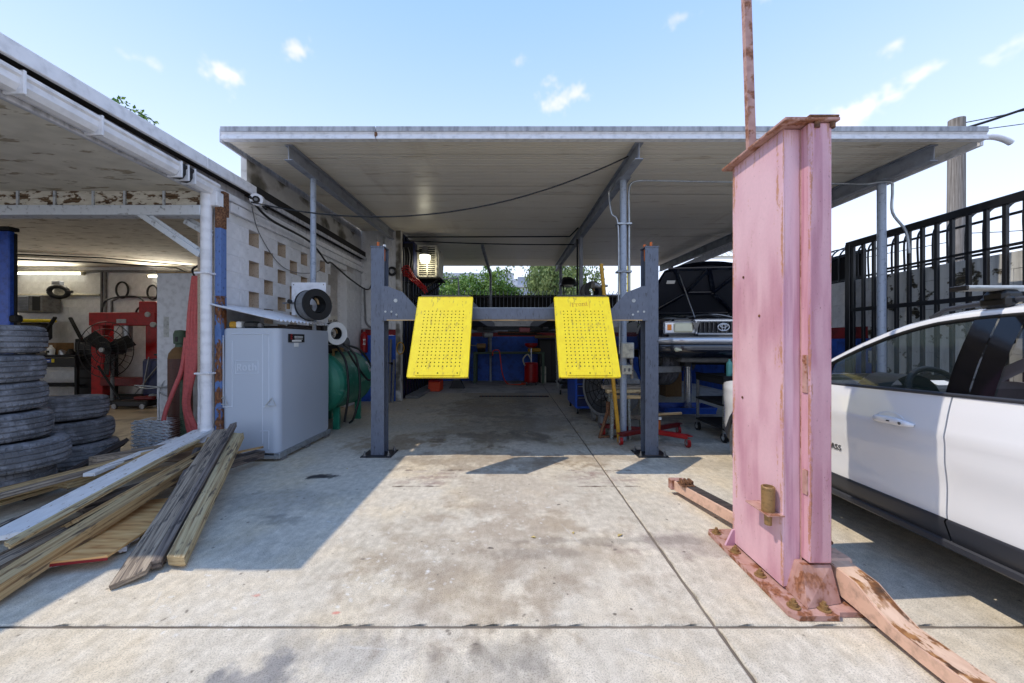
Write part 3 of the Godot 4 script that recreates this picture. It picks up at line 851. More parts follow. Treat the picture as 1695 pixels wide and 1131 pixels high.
func leaf(mb: MB, p: Vector3, s: float, c: Color, along := Vector3.ZERO):
	var a := Vector3(rnd(-1, 1), rnd(-1, 1), rnd(-1, 1)).normalized()
	if along != Vector3.ZERO:
		a = (along + a * 0.5).normalized()
	var b := a.cross(Vector3(rnd(-1, 1), rnd(-1, 1), rnd(-1, 1))).normalized()
	var k := a.cross(b) * s * 0.15
	var tip := p + a * s
	var l := p + a * s * 0.45 + b * s * 0.28 + k
	var r := p + a * s * 0.45 - b * s * 0.28 + k
	var before := mb.v.size()
	mb.flat(p, l, tip, a.cross(b))
	mb.flat(p, tip, r, a.cross(b))
	for i in mb.v.size() - before:
		mb.col.append(c)

# ------------------------------------------------------------------ canopy over the lifts
func ibeam(mb: MB, x: float, top: float, h: float, fl: float, d0: float, d1: float, rise: float):
	var t := 0.012
	for q in [[0.0, fl, t, 0.0], [0.0, t, h - 2 * t, -t], [0.0, fl, t, -(h - t)]]:
		mb.bar(V(x, top + q[3] - q[2] / 2, d0), V(x, top + q[3] - q[2] / 2 + rise * (d1 - d0), d1), q[1], q[2], 0.002)

func build_canopy():
	var t := thing("carport_canopy", "grey ribbed sheet metal carport roof on steel beams and pipe posts", "canopy")
	var rise := 0.028
	var d0 := 4.47
	# roof sheets laid across, ribs pressed into each
	var sheet := MB.new()
	var prof := []
	for i in 7:
		var z := i * 0.05
		prof.append(Vector2(z, 0.0)); prof.append(Vector2(z + 0.03, 0.0)); prof.append(Vector2(z + 0.034, 0.013)); prof.append(Vector2(z + 0.046, 0.013))
	prof.append(Vector2(0.349, 0.0))
	for i in prof.size() - 1:
		var a: Vector2 = prof[i]
		var b: Vector2 = prof[i + 1]
		sheet.quad(Vector3(-3.39, a.y, -a.x), Vector3(5.55, a.y, -a.x), Vector3(5.55, b.y, -b.x), Vector3(-3.39, b.y, -b.x), Vector3.DOWN)
	sheet.box(Vector3(1.08, 0.045, -0.1745), Vector3(8.94, 0.06, 0.349), 0.0)
	var sm := sheet.done()
	var n := 26
	for i in n:
		var d := d0 + i * 0.352
		var o := put("roof_sheet", sm, M.deck, t)
		var step := 0.0 if i < 12 else 0.09
		o.position = V(0, 3.735 + rise * (d - d0) + step + rnd(-0.004, 0.004), d)
		o.rotation.x = rise
	# front gutter in two lengths with a rusty joint
	for q in [[-3.38, -1.585], [-1.575, 5.52]]:
		var gm := MB.new()
		gm.prism([Vector2(-0.07, 0.145), Vector2(-0.07, 0.075), Vector2(-0.055, 0.06), Vector2(-0.055, 0.045), Vector2(-0.075, 0.03), Vector2(-0.075, 0.0), Vector2(0.0, 0.0), Vector2(0.0, 0.145)], q[0], q[1], Transform3D(Basis(Vector3(0, 0, -1), Vector3.UP, Vector3(1, 0, 0)), V(0, 3.7, 4.44)))
		part("front_gutter", gm, M.white_paint, t)
		part("gutter_lip", bx2(q[0], q[1], 3.782, 3.843, 4.36, 4.37, 0.003), M.galv_paint, t)
	part("gutter_joint", bx(V(-1.58, 3.75, 4.375), Vector3(0.03, 0.06, 0.02), 0.003), M.rust, t)
	for i in 9:
		part("screw", bx(V(-3.0 + i * 1.02, 3.85, 4.41), Vector3(0.02, 0.015, 0.02), 0.004), M.black_matt, t)
	part("gutter_spout", tb(smooth([V(5.5, 3.76, 4.44), V(5.68, 3.76, 4.44), V(5.8, 3.73, 4.44), V(5.88, 3.69, 4.44)], 5), 0.032, 12), M.white_paint, t)
	part("end_flashing", bx2(5.52, 5.56, 3.66, 3.86, 4.44, 13.2), M.white_paint, t)
	part("end_flashing", bx2(-3.45, -3.42, 3.7, 3.86, 4.44, 8.5), M.fascia, t)
	# beams and posts
	for q in [[-2.7, 4.55, 8.5, 0.19], [1.52, 4.5, 13.0, 0.2], [5.1, 4.55, 13.0, 0.2]]:
		var bm := MB.new()
		ibeam(bm, q[0], 3.728 + rise * (q[1] - d0), q[3], 0.1, q[1], q[2], rise)
		part("beam", bm, M.beam, t)
	var b2 := MB.new()
	b2.bar(V(-0.8, 3.93, 10.2), V(-0.72, 3.6, 12.6), 0.07, 0.1, 0.003)
	part("rear_strut", b2, M.beam, t)
	for q in [[-2.7, 5.12, 0.037, 3.56, "pipe"], [1.52, 5.15, 0.045, 3.56, "pipe"], [5.1, 5.2, 0.05, 3.56, "pipe"], [1.52, 8.3, 0.045, 3.64, "beam"], [1.5, 11.6, 0.045, 3.72, "beam"], [-0.72, 12.65, 0.04, 3.62, "beam"], [5.0, 11.8, 0.045, 3.72, "beam"]]:
		part("post", tb([V(q[0], 0, q[1]), V(q[0], q[3], q[1])], q[2], 16), M[q[4]], t)
	for q in [[1.52, 5.15], [5.1, 5.2]]:
		part("post_plate", bx(V(q[0], 3.555, q[1]), Vector3(0.16, 0.012, 0.2), 0.002), M.beam, t)
	# conduits clipped to the centre post and along the roof
	part("conduit", tb(smooth([V(1.6, 1.7, 5.15), V(1.6, 3.0, 5.15), V(1.6, 3.42, 5.15), V(1.66, 3.53, 5.15), V(1.8, 3.55, 5.15)], 5), 0.014, 8), M.galv, t)
	part("conduit", tb([V(1.8, 3.55, 5.15), V(4.9, 3.52, 5.2)], 0.012, 8), M.galv, t)
	part("conduit", tb(smooth([V(1.45, 1.7, 5.14), V(1.45, 2.9, 5.14), V(1.36, 3.1, 5.15), V(1.34, 3.4, 5.2), V(1.42, 3.56, 5.3)], 5), 0.012, 8), M.galv, t)
	part("conduit", tb(smooth([V(4.9, 3.52, 5.2), V(5.13, 3.52, 5.12), V(5.17, 3.4, 5.12), V(5.17, 3.1, 5.12), V(5.35, 2.85, 5.12), V(5.4, 2.55, 5.12)], 5), 0.016, 8), M.galv, t)
	part("conduit", tb([V(1.44, 2.0, 8.3), V(1.44, 3.6, 8.3)], 0.02, 8), M.black_matt, t)
	for y in [2.3, 2.95]:
		part("pipe_clip", bx(V(1.525, y, 5.15), Vector3(0.2, 0.025, 0.11), 0.003), M.galv, t)
	part("cable", tb([V(-2.4, 3.72, 8.55), V(0.0, 3.74, 8.6), V(1.3, 3.72, 8.5), V(1.44, 3.82, 8.2)], 0.016, 6), M.black, t)
	part("cable", tb(sag(V(-2.45, 3.68, 8.7), V(1.46, 3.64, 8.9), 0.03), 0.014, 6), M.black, t)
	# switch boxes on the centre post
	var eb := thing("switch_box", "pale grey electrical switch box on the centre canopy post", "switch box", V(1.55, 1.23, 5.08))
	part("box", bx(Vector3.ZERO, Vector3(0.17, 0.21, 0.08), 0.008), M.pale_grey, eb)
	part("cover", bx(Vector3(0, 0, 0.043), Vector3(0.14, 0.18, 0.01), 0.004), M.ivory, eb)
	part("conduit", tb([Vector3(-0.1, 0.42, 0), Vector3(-0.1, -0.05, 0)], 0.012, 8), M.galv, eb)
	var ob := thing("outlet_box", "small pale outlet box below the switch box on post", "outlet", V(1.54, 0.97, 5.08))
	part("box", bx(Vector3.ZERO, Vector3(0.13, 0.12, 0.07), 0.006), M.ivory, ob)
	for s in [-1, 1]:
		part("socket", bx(Vector3(s * 0.03, 0, 0.036), Vector3(0.028, 0.045, 0.006), 0.003), M.grey, ob)
	# slack wire from the eaves to the centre beam
	single("slack_cable", tb(sag(V(-3.2, 3.06, 4.62), V(1.45, 3.66, 4.7), 0.42, 22), 0.009, 6), M.black, "thin black cable slung below the canopy roof", "cable")
	single("eaves_cable", tb(smooth([V(-3.2, 3.12, 4.6), V(-3.22, 2.98, 5.0), V(-3.22, 2.94, 6.0), V(-3.2, 2.72, 6.5), V(-3.2, 2.74, 6.7), V(-3.25, 2.6, 7.6), V(-3.2, 2.5, 8.35), V(-3.1, 2.75, 8.42), V(-3.0, 3.2, 8.45)], 6), 0.016, 6), M.black, "black cable looped along the white eaves boards", "cable")
	single("eaves_wire", tb(smooth([V(-3.28, 3.05, 4.75), V(-3.36, 2.8, 5.0), V(-3.37, 2.5, 5.4), V(-3.36, 2.42, 5.8), V(-3.3, 2.5, 6.3), V(-3.32, 2.65, 6.6)], 6), 0.006, 5), M.grey, "thin grey wire drooping over the perforated wall", "wire")

# ------------------------------------------------------------------ far side: walls, fences, gate
func build_back_wall():
	var w := thing("back_boundary_wall", "blue and white boundary wall with red stripe behind workbench", "wall")
	for q in [[0.0, 1.52, "blue_wall"], [1.523, 1.66, "red_wall"], [1.663, 2.4, "white_wall2"]]:
		part("wall_band", bx2(-2.55, 5.9, q[0], q[1], 13.0, 13.2, 0.001), M[q[2]], w)
	part("dado_rail", bx2(-2.5, 0.8, 0.5, 0.54, 12.97, 13.0), M.blue_wall, w)
	var f := thing("back_fence", "black picket fence with curled tips on the back wall", "fence")
	part("backing_sheet", bx2(-1.55, 5.8, 2.42, 2.97, 13.14, 13.16, 0.002), M.black_matt, f)
	for y in [2.45, 2.9]:
		part("rail", bx2(-2.5, 5.85, y - 0.02, y + 0.02, 13.05, 13.09), M.fence, f)
	var pk := MB.new()
	pk.tube(smooth([Vector3(0, 0, 0), Vector3(0, 0.55, 0), Vector3(0.0, 0.64, 0.03), Vector3(0.02, 0.69, 0.1)], 3), 0.011, 6)
	var pm := pk.done()
	for i in 62:
		var o := put("picket", pm, M.beam, f)
		o.position = V(-2.45 + i * 0.135, 2.4, 13.07)
		o.rotation.y = rnd(-0.4, 0.4)
	var hoop := single("hoop_pipe", tb(smooth([V(-2.6, 3.7, 14.2), V(-2.15, 3.72, 14.2), V(-2.02, 3.6, 14.2), V(-2.0, 2.0, 14.2)], 6), 0.025, 8), M.grey, "bent grey hoop pipe standing behind the picket fence", "pipe")

func build_right_wall():
	var w := thing("side_boundary_wall", "stained white block boundary wall with blue and red bands", "wall")
	part("wall_core", bx2(5.945, 6.04, 0.0, 2.39, -1.0, 13.0), M.old_wall, w)
	var full := block_mesh(0.4, 0.2, 0.09)
	var hold := holder("block_face", w)
	for c in 12:
		var d := 3.2 + (0.2 if c % 2 else 0.0)
		while d < 9.8:
			var m: Material = M.old_wall
			if d > 5.9:
				m = M.white_wall2
				if c < 7: m = M.blue_wall
				elif c == 7: m = M.red_wall
			var o = lay(hold, full, m, Vector3(5.9, c * 0.2 + 0.1, -(d + 0.2)))
			o.position.x += rnd(-0.002, 0.002)
			d += 0.4
	for q in [[0.0, 1.4, "blue_wall"], [1.403, 1.6, "red_wall"], [1.603, 2.39, "white_wall2"]]:
		part("wall_band", bx2(5.85, 5.944, q[0], q[1], 10.2, 13.0, 0.001), M[q[2]], w)
	var f := thing("side_fence", "black fence of bowed pickets along the top of the side wall", "fence")
	for y in [2.45, 2.86]:
		part("rail", bx2(5.9, 5.93, y - 0.015, y + 0.015, 2.5, 13.0), M.fence, f)
	part("backing_sheet", bx2(5.96, 5.975, 2.42, 2.92, 6.35, 13.0, 0.002), M.black_matt, f)
	var pk := MB.new()
	pk.tube(smooth([Vector3(0, 0, 0), Vector3(0, 0.42, 0), Vector3(0.06, 0.58, 0), Vector3(0.22, 0.68, 0), Vector3(0.42, 0.72, 0)], 5), 0.014, 6)
	var pm := pk.done()
	for i in 52:
		var o := put("picket", pm, M.fence, f)
		o.position = V(5.9, 2.39, 3.0 + i * 0.19)
		o.rotation.x = rnd(-0.04, 0.04)
	# sliding gate standing in front of the wall
	var g := thing("sliding_gate", "tall black steel bar gate beside the white car", "gate", V(5.6, 0, 0))
	part("top_rail", bx2(-0.03, 0.03, 2.9, 3.0, 1.5, 6.3, 0.006), M.fence, g)
	part("middle_rail", bx2(-0.022, 0.022, 1.84, 1.9, 1.5, 6.3), M.fence, g)
	part("upper_rail", bx2(-0.02, 0.02, 2.42, 2.45, 1.5, 5.75), M.fence, g)
	part("bottom_rail", bx2(-0.03, 0.03, 0.08, 0.17, 1.5, 6.3), M.fence, g)
	for d in [1.53, 3.9, 6.26]:
		part("gate_post", bx2(-0.035, 0.035, 0.06, 2.96, d - 0.045, d + 0.045, 0.005), M.fence, g)
	part("wheel", bx2(-0.02, 0.02, 0.0, 0.1, 5.8, 5.95, 0.02), M.steel, g)
	part("wheel", bx2(-0.02, 0.02, 0.0, 0.1, 2.0, 2.15, 0.02), M.steel, g)
	var bar := bx(Vector3(0, 1.53, 0), Vector3(0.04, 2.76, 0.04), 0.003).done()
	for i in 27:
		var d := 1.68 + i * 0.173
		if absf(d - 3.9) < 0.07:
			continue
		var o := put("bar", bar, M.fence, g)
		o.position = Vector3(0, 0, -d)

func build_beyond():
	var p := thing("utility_pole", "weathered grey wooden utility pole behind the side wall", "utility pole", V(10.6, 0, 9.0))
	var mb := MB.new()
	mb.tube([Vector3(0, -0.05, 0), Vector3(0.0, 3, 0), Vector3(0.02, 6.65, 0)], [0.18, 0.16, 0.145], 20)
	part("pole", mb, M.bark, p)
	part("step_bolt", tb([Vector3(-0.2, 6.3, 0.1), Vector3(0.25, 6.3, 0.1)], 0.015, 6), M.black_matt, p)
	for q in [[V(10.6, 6.35, 8.9), V(18, 9.6, 8.0), 0.03, 0.3], [V(10.6, 6.5, 8.9), V(20, 9.6, 9.5), 0.012, 0.3], [V(10.6, 6.3, 8.9), V(20, 8.4, 9.5), 0.01, 0.2], [V(10.6, 3.9, 8.9), V(24, 6.4, 11.0), 0.01, 0.4], [V(10.6, 3.75, 8.9), V(-8, 3.6, 30.0), 0.01, 0.6]]:
		single("overhead_wire", tb(sag(q[0], q[1], q[3], 12), q[2], 5), M.black_matt, "thick black overhead wire running off the utility pole" if q[2] > 0.02 else "thin overhead wire strung from the utility pole", "wire", "" if q[2] > 0.02 else "thin overhead wires")
	tree("back_tree", "bushy bright green tree behind the picket fence", V(-1.9, 0, 20.0), 5.2, 1.9, 1, false)
	tree("back_tree", "drooping grey green tree behind fence beside the ladder", V(2.9, 0, 21.0), 6.3, 2.4, 2, true)
	tree("back_tree", "dark leafy tree standing behind the wall air conditioner", V(-4.4, 0, 21.0), 4.8, 1.5, 3, false)
	# pale buildings behind
	var b := thing("office_building", "pale office building with banded windows beyond the fence", "building")
	part("wall", bx2(-9.0, 0.2, 0.0, 9.0, 42.0, 50.0), M.far_wall, b)
	for fl in 3:
		for i in 7:
			part("window", bx2(-8.6 + i * 1.2, -7.7 + i * 1.2, 1.2 + fl * 2.6, 2.6 + fl * 2.6, 41.93, 42.0), M.far_wall2, b)
	var b2 := thing("apartment_block", "white apartment block with ledges between the two trees", "building")
	part("wall", bx2(0.2, 5.2, 0.0, 8.0, 40.0, 50.0), M.far_wall, b2)
	for i in 5:
		part("ledge", bx2(0.15, 5.2, 1.5 + i * 1.4, 1.7 + i * 1.4, 39.75, 40.0), M.far_wall, b2)
		part("window", bx2(0.6, 4.9, 1.75 + i * 1.4, 2.6 + i * 1.4, 39.94, 40.0), M.far_wall2, b2)
	var b3 := thing("warehouse", "low pale blue warehouse seen past the parked truck", "building")
	part("wall", bx2(9.5, 13.6, 0.0, 6.2, 40.0, 48.0), M.far_wall2, b3)
	part("roof", bx2(9.3, 13.8, 6.2, 6.4, 39.8, 48.2), M.far_wall, b3)
	for i in 3:
		part("window", bx2(10.0 + i * 1.2, 10.8 + i * 1.2, 4.0, 5.2, 39.94, 40.0), M.far_glass, b3)
	# tower crane far away
	var c := thing("tower_crane", "distant pale tower crane jib above the truck", "crane", V(24.0, 0, 70.0))
	var cm := MB.new()
	for s in [-0.7, 0.7]:
		for z in [-0.7, 0.7]:
			cm.tube([Vector3(-3 + s, 0, z), Vector3(-3 + s, 17.5, z)], 0.12, 4)
	for i in 14:
		cm.tube([Vector3(-3.7, i * 1.25, 0.7), Vector3(-2.3, (i + 1) * 1.25, 0.7)], 0.08, 4)
	part("mast", cm, M.yellow_paint, c)
	var jm := MB.new()
	for q in [[0.0, 0.6], [0.0, -0.6], [1.2, 0.0]]:
		jm.tube([Vector3(-9, 17.0 + q[0], q[1]), Vector3(26, 17.0 + q[0], q[1])], 0.12, 4)
	for i in 28:
		jm.tube([Vector3(-9 + i * 1.25, 17.0, 0.6), Vector3(-8.4 + i * 1.25, 18.2, 0), Vector3(-7.75 + i * 1.25, 17.0, 0.6)], 0.07, 4)
	part("jib", jm, M.ivory, c)

func tree(called: String, label: String, at: Vector3, h: float, r: float, sd: int, droop: bool):
	var t := thing(called, label, "tree", at)
	var rg := RandomNumberGenerator.new()
	rg.seed = 500 + sd
	var tm := MB.new()
	tm.tube([Vector3(0, -0.05, 0), Vector3(0.05, h * 0.35, 0), Vector3(-0.05, h * 0.7, 0.05)], [0.16, 0.12, 0.06], 10)
	var ends := []
	for i in 16:
		var a := rg.randf() * TAU
		var y0 := h * rg.randf_range(0.3, 0.65)
		var e := Vector3(cos(a) * r * rg.randf_range(0.35, 0.85), h * rg.randf_range(0.5, 0.92), sin(a) * r * rg.randf_range(0.35, 0.85))
		tm.tube([Vector3(0, y0, 0), Vector3(e.x * 0.5, lerpf(y0, e.y, 0.65), e.z * 0.5), e], [0.05, 0.035, 0.012], 6)
		ends.append(e)
	part("trunk", tm, M.bark, t)
	var lm := MB.new()
	var clumps := []
	for i in 170:
		var e: Vector3 = ends[i % ends.size()]
		var off := Vector3(rg.randfn(), rg.randfn() * 0.8, rg.randfn()) * r * 0.24
		clumps.append([e + off, rg.randf_range(0.2, 0.42), rg.randf()])
	for c in clumps:
		var base := Color(0.1, 0.2, 0.03).lerp(Color(0.24, 0.36, 0.07), c[2])
		if droop:
			base = Color(0.13, 0.19, 0.05).lerp(Color(0.27, 0.33, 0.11), c[2])
		for k in 80:
			var o = Vector3(rg.randfn(), rg.randfn(), rg.randfn()) * c[1] * 0.5
			if droop: o.y = o.y * 1.5 - 0.15
			leaf(lm, c[0] + o, rg.randf_range(0.11, 0.2), base * rg.randf_range(0.75, 1.25), Vector3(0, -0.9, 0) if droop else Vector3.ZERO)
	part("crown", lm, M.leaf, t)

# ------------------------------------------------------------------ four post lift
func ramp_plate(w: float, l: float, cols: int, rows: int) -> MB:
	# plate in the local xz plane (z from 0 = top edge to l = bottom edge), real round holes
	var mb := MB.new()
	var th := 0.006
	var mx := 0.07
	var z0 := 0.17
	var z1 := l - 0.1
	var cw := (w - 2 * mx) / cols
	var ch := (z1 - z0) / rows
	var r := 0.0074
	for s in [0.0, -th]:
		var up := Vector3.UP if s == 0.0 else Vector3.DOWN
		for q in [[-w / 2, w / 2, 0.0, z0], [-w / 2, w / 2, z1, l], [-w / 2, -w / 2 + mx, z0, z1], [w / 2 - mx, w / 2, z0, z1]]:
			mb.quad(Vector3(q[0], s, q[2]), Vector3(q[1], s, q[2]), Vector3(q[1], s, q[3]), Vector3(q[0], s, q[3]), up)
	var oct := []
	var corner := []
	for k in 8:
		var a := TAU * (k + 0.5) / 8
		oct.append(Vector3(cos(a) * r, 0, sin(a) * r))
	for i in cols:
		for j in rows:
			var c := Vector3(-w / 2 + mx + (i + 0.5) * cw, 0, z0 + (j + 0.5) * ch)
			var sq := [Vector3(cw / 2, 0, 0), Vector3(cw / 2, 0, ch / 2), Vector3(0, 0, ch / 2), Vector3(-cw / 2, 0, ch / 2), Vector3(-cw / 2, 0, 0), Vector3(-cw / 2, 0, -ch / 2), Vector3(0, 0, -ch / 2), Vector3(cw / 2, 0, -ch / 2)]
			for s in [0.0, -th]:
				var up := Vector3.UP if s == 0.0 else Vector3.DOWN
				var o := Vector3(0, s, 0)
				for k in 8:
					var m := (k + 1) % 8
					mb.flat(c + sq[k] + o, c + sq[m] + o, c + oct[k] + o, up)
					mb.flat(c + sq[m] + o, c + oct[m] + o, c + oct[k] + o, up)
			for k in 8:
				var m := (k + 1) % 8
				mb.quad(c + oct[k], c + oct[m], c + oct[m] + Vector3(0, -th, 0), c + oct[k] + Vector3(0, -th, 0), -oct[k])
	# rolled edges
	for s in [-1.0, 1.0]:
		mb.box(Vector3(s * w / 2, -0.02, l / 2), Vector3(0.008, 0.045, l), 0.003)
	mb.box(Vector3(0, -0.012, 0), Vector3(w, 0.03, 0.01), 0.003)
	mb.box(Vector3(0, -0.012, l), Vector3(w - 0.02, 0.03, 0.01), 0.003)
	return mb

func build_four_post():
	var t := thing("four_post_lift", "grey four post vehicle lift with two yellow perforated ramps", "vehicle lift")
	var px := [-1.585, 1.648]
	for fr in [true, false]:
		var d := 4.52 if fr else 10.9
		for s in 2:
			var x: float = px[s]
			var inn := 1.0 if s == 0 else -1.0
			# channel post open to the inside
			var pm := MB.new()
			var w := 0.155
			var dp := 0.16
			pm.prism([Vector2(-w / 2, -dp / 2), Vector2(w / 2, -dp / 2), Vector2(w / 2, -dp / 2 + 0.01), Vector2(-w / 2 + 0.01, -dp / 2 + 0.01), Vector2(-w / 2 + 0.01, dp / 2 - 0.01), Vector2(w / 2, dp / 2 - 0.01), Vector2(w / 2, dp / 2), Vector2(-w / 2, dp / 2)], 0.0, -2.45, Transform3D(Basis(Vector3(inn, 0, 0), Vector3(0, 0, 1), Vector3(0, -1, 0)), V(x, 0.012, d)))
			var post := part("post", pm, M.lift, t)
			var lad := MB.new()
			lad.bar(V(x + inn * 0.02, 0.03, d), V(x + inn * 0.02, 2.4, d), 0.05, 0.012, 0.001)
			part("lock_ladder", lad, M.lift_dark, post)
			part("post_cap", bx(V(x, 2.468, d), Vector3(w + 0.015, 0.014, dp + 0.015), 0.003), M.lift, post)
			part("cable_stud", tb([V(x - inn * 0.02, 2.47, d), V(x - inn * 0.02, 2.54, d)], 0.016, 8), M.orange, post)
			part("cable_stud", tb([V(x + inn * 0.055, 2.47, d), V(x + inn * 0.055, 2.51, d)], 0.018, 8), M.paper if s == 0 else M.orange, post)
			part("lift_cable", tb([V(x + inn * 0.055, 2.47, d - 0.02), V(x + inn * 0.055, 1.8, d - 0.02)], 0.007, 6), M.galv, post)
			part("cable_sleeve", bx(V(x + inn * 0.06, 2.38, d - 0.02), Vector3(0.02, 0.14, 0.02), 0.003), M.orange, post)
			if fr:
				part("base_plate", bx(V(x, 0.006, d - 0.0), Vector3(0.36, 0.012, 0.3), 0.003), M.lift_dark, t)
				for q in [[-0.14, -0.11], [0.14, -0.11], [-0.14, 0.11], [0.14, 0.11]]:
					var bm := MB.new()
					bm.tube([V(x + q[0], 0.012, d + q[1]), V(x + q[0], 0.024, d + q[1])], 0.022, 10)
					bm.tube([V(x + q[0], 0.024, d + q[1]), V(x + q[0], 0.042, d + q[1])], 0.015, 6)
					bm.tube([V(x + q[0], 0.042, d + q[1]), V(x + q[0], 0.065, d + q[1])], 0.008, 6)
					part("anchor_bolt", bm, M.steel, t)
			else:
				var fm := MB.new()
				fm.prism([Vector2(-0.22, 0.0), Vector2(0.22, 0.0), Vector2(0.1, 0.24), Vector2(-0.1, 0.24)], -0.1, 0.1, Transform3D(Basis.IDENTITY, V(x, 0.0, d)))
				part("foot", fm, M.lift_dark, t)
	# cross beams with gusset plates on the front pair
	for d in [4.52, 10.9]:
		part("cross_beam", bx(V(0.03, 1.675, d), Vector3(3.05, 0.135, 0.16), 0.006), M.lift, t)
		part("beam_strip", bx(V(0.03, 1.748, d - 0.04), Vector3(1.7, 0.008, 0.05), 0.002), M.pale_grey, t)
		if d < 5.0:
			part("beam_lip", bx(V(0.03, 1.6, d - 0.09), Vector3(3.0, 0.01, 0.03), 0.002), M.wood_warm, t)
		for s in 2:
			var x: float = px[s]
			var inn := 1.0 if s == 0 else -1.0
			var gm := MB.new()
			gm.prism([Vector2(0.05, 1.595), Vector2(0.52, 1.595), Vector2(0.52, 1.67), Vector2(0.43, 1.79), Vector2(0.3, 1.93), Vector2(0.12, 2.0), Vector2(0.05, 2.0)], 0.0, 0.012, Transform3D(Basis(Vector3(inn, 0, 0), Vector3.UP, Vector3(0, 0, 1)), V(x, 0, d - 0.088)))
			var gs := part("gusset_plate", gm, M.lift, t)
			for q in [[0.22, 1.83, 0.022], [0.1, 1.7, 0.012], [0.17, 1.7, 0.012], [0.23, 1.665, 0.012]]:
				part("bolt_head", tb([V(x + inn * q[0], q[1], d - 0.088), V(x + inn * q[0], q[1], d - 0.104)], q[2], 10), M.pale_grey, gs)
	# runways
	for q in [[-0.755], [0.79]]:
		var x: float = q[0]
		part("runway", bx(V(x, 1.79, 7.62), Vector3(0.52, 0.08, 6.5), 0.004), M.lift_dark, t)
		for s in [-1, 1]:
			part("runway_rail", bx(V(x + s * 0.255, 1.76, 7.62), Vector3(0.012, 0.2, 6.5), 0.003), M.lift, t)
	for q in [[-0.4, 0.5, 10.75, 1.62, "rust"], [0.1, 0.25, 10.7, 1.56, "black"], [-0.1, 1.1, 9.0, 1.6, "black"]]:
		part("hydraulic_line", tb([V(q[0], q[3], q[2]), V(q[1] + 0.3, q[3] - 0.02, q[2])], 0.02, 8), M[q[4]], t)
	part("jack_beam", bx(V(0.02, 1.62, 7.6), Vector3(1.2, 0.07, 0.14), 0.006), M.black_matt, t)
	part("jack_head", bx(V(0.25, 1.58, 7.52), Vector3(0.22, 0.09, 0.12), 0.01), M.dark_red, t)
	# yellow ramps hanging from the runway ends
	var pm := ramp_plate(0.615, 0.99, 11, 17).done()
	for q in [[-0.755, -1], [0.79, 1]]:
		var x: float = q[0]
		var dir := (V(x + q[1] * 0.012, 0.985, 3.8) - V(x, 1.855, 4.29)).normalized()
		var side := Vector3.RIGHT
		var up := dir.cross(side).normalized()
		if up.z < 0: up = -up
		var bs := Basis(side, up, dir).orthonormalized()
		var r := put("ramp", pm, M.yellow, t)
		r.transform = Transform3D(bs, V(x, 1.855, 4.29))
		var lip := bx(Vector3(0, 0.004, 0.95), Vector3(0.45, 0.006, 0.05), 0.002)
		lip.box(Vector3(0, 0.006, 0.925), Vector3(0.45, 0.003, 0.004), 0.001)
		part("ramp_lip", lip, M.yellow, r)
		for k in [-0.2, 0.0, 0.2]:
			part("lip_bolt", tb([Vector3(k, 0.0, 0.95), Vector3(k, 0.01, 0.95)], 0.007, 8), M.black_matt, r)
		part("hinge", tb([Vector3(-0.28, -0.02, -0.02), Vector3(0.28, -0.02, -0.02)], 0.018, 10), M.lift_dark, r)
		if q[1] == 1:
			words("Front", 0.07, 0.001, M.yellow_stick, r, Transform3D(Basis(Vector3(1, 0, 0), Vector3(0, 0, -1), Vector3(0, 1, 0)).rotated(Vector3.UP, 0.08), Vector3(-0.03, 0.0012, 0.1)), "Droid Serif", false, "marker_scrawl")
			part("scratch", bx(Vector3(0.08, 0.001, 0.09), Vector3(0.003, 0.002, 0.13), 0.0005), M.yellow_stick, r)
	# power unit bracket pieces between beam and ramps
	part("rear_shelf", bx(V(0.15, 1.56, 10.7), Vector3(1.1, 0.05, 0.12), 0.005), M.black_matt, t)

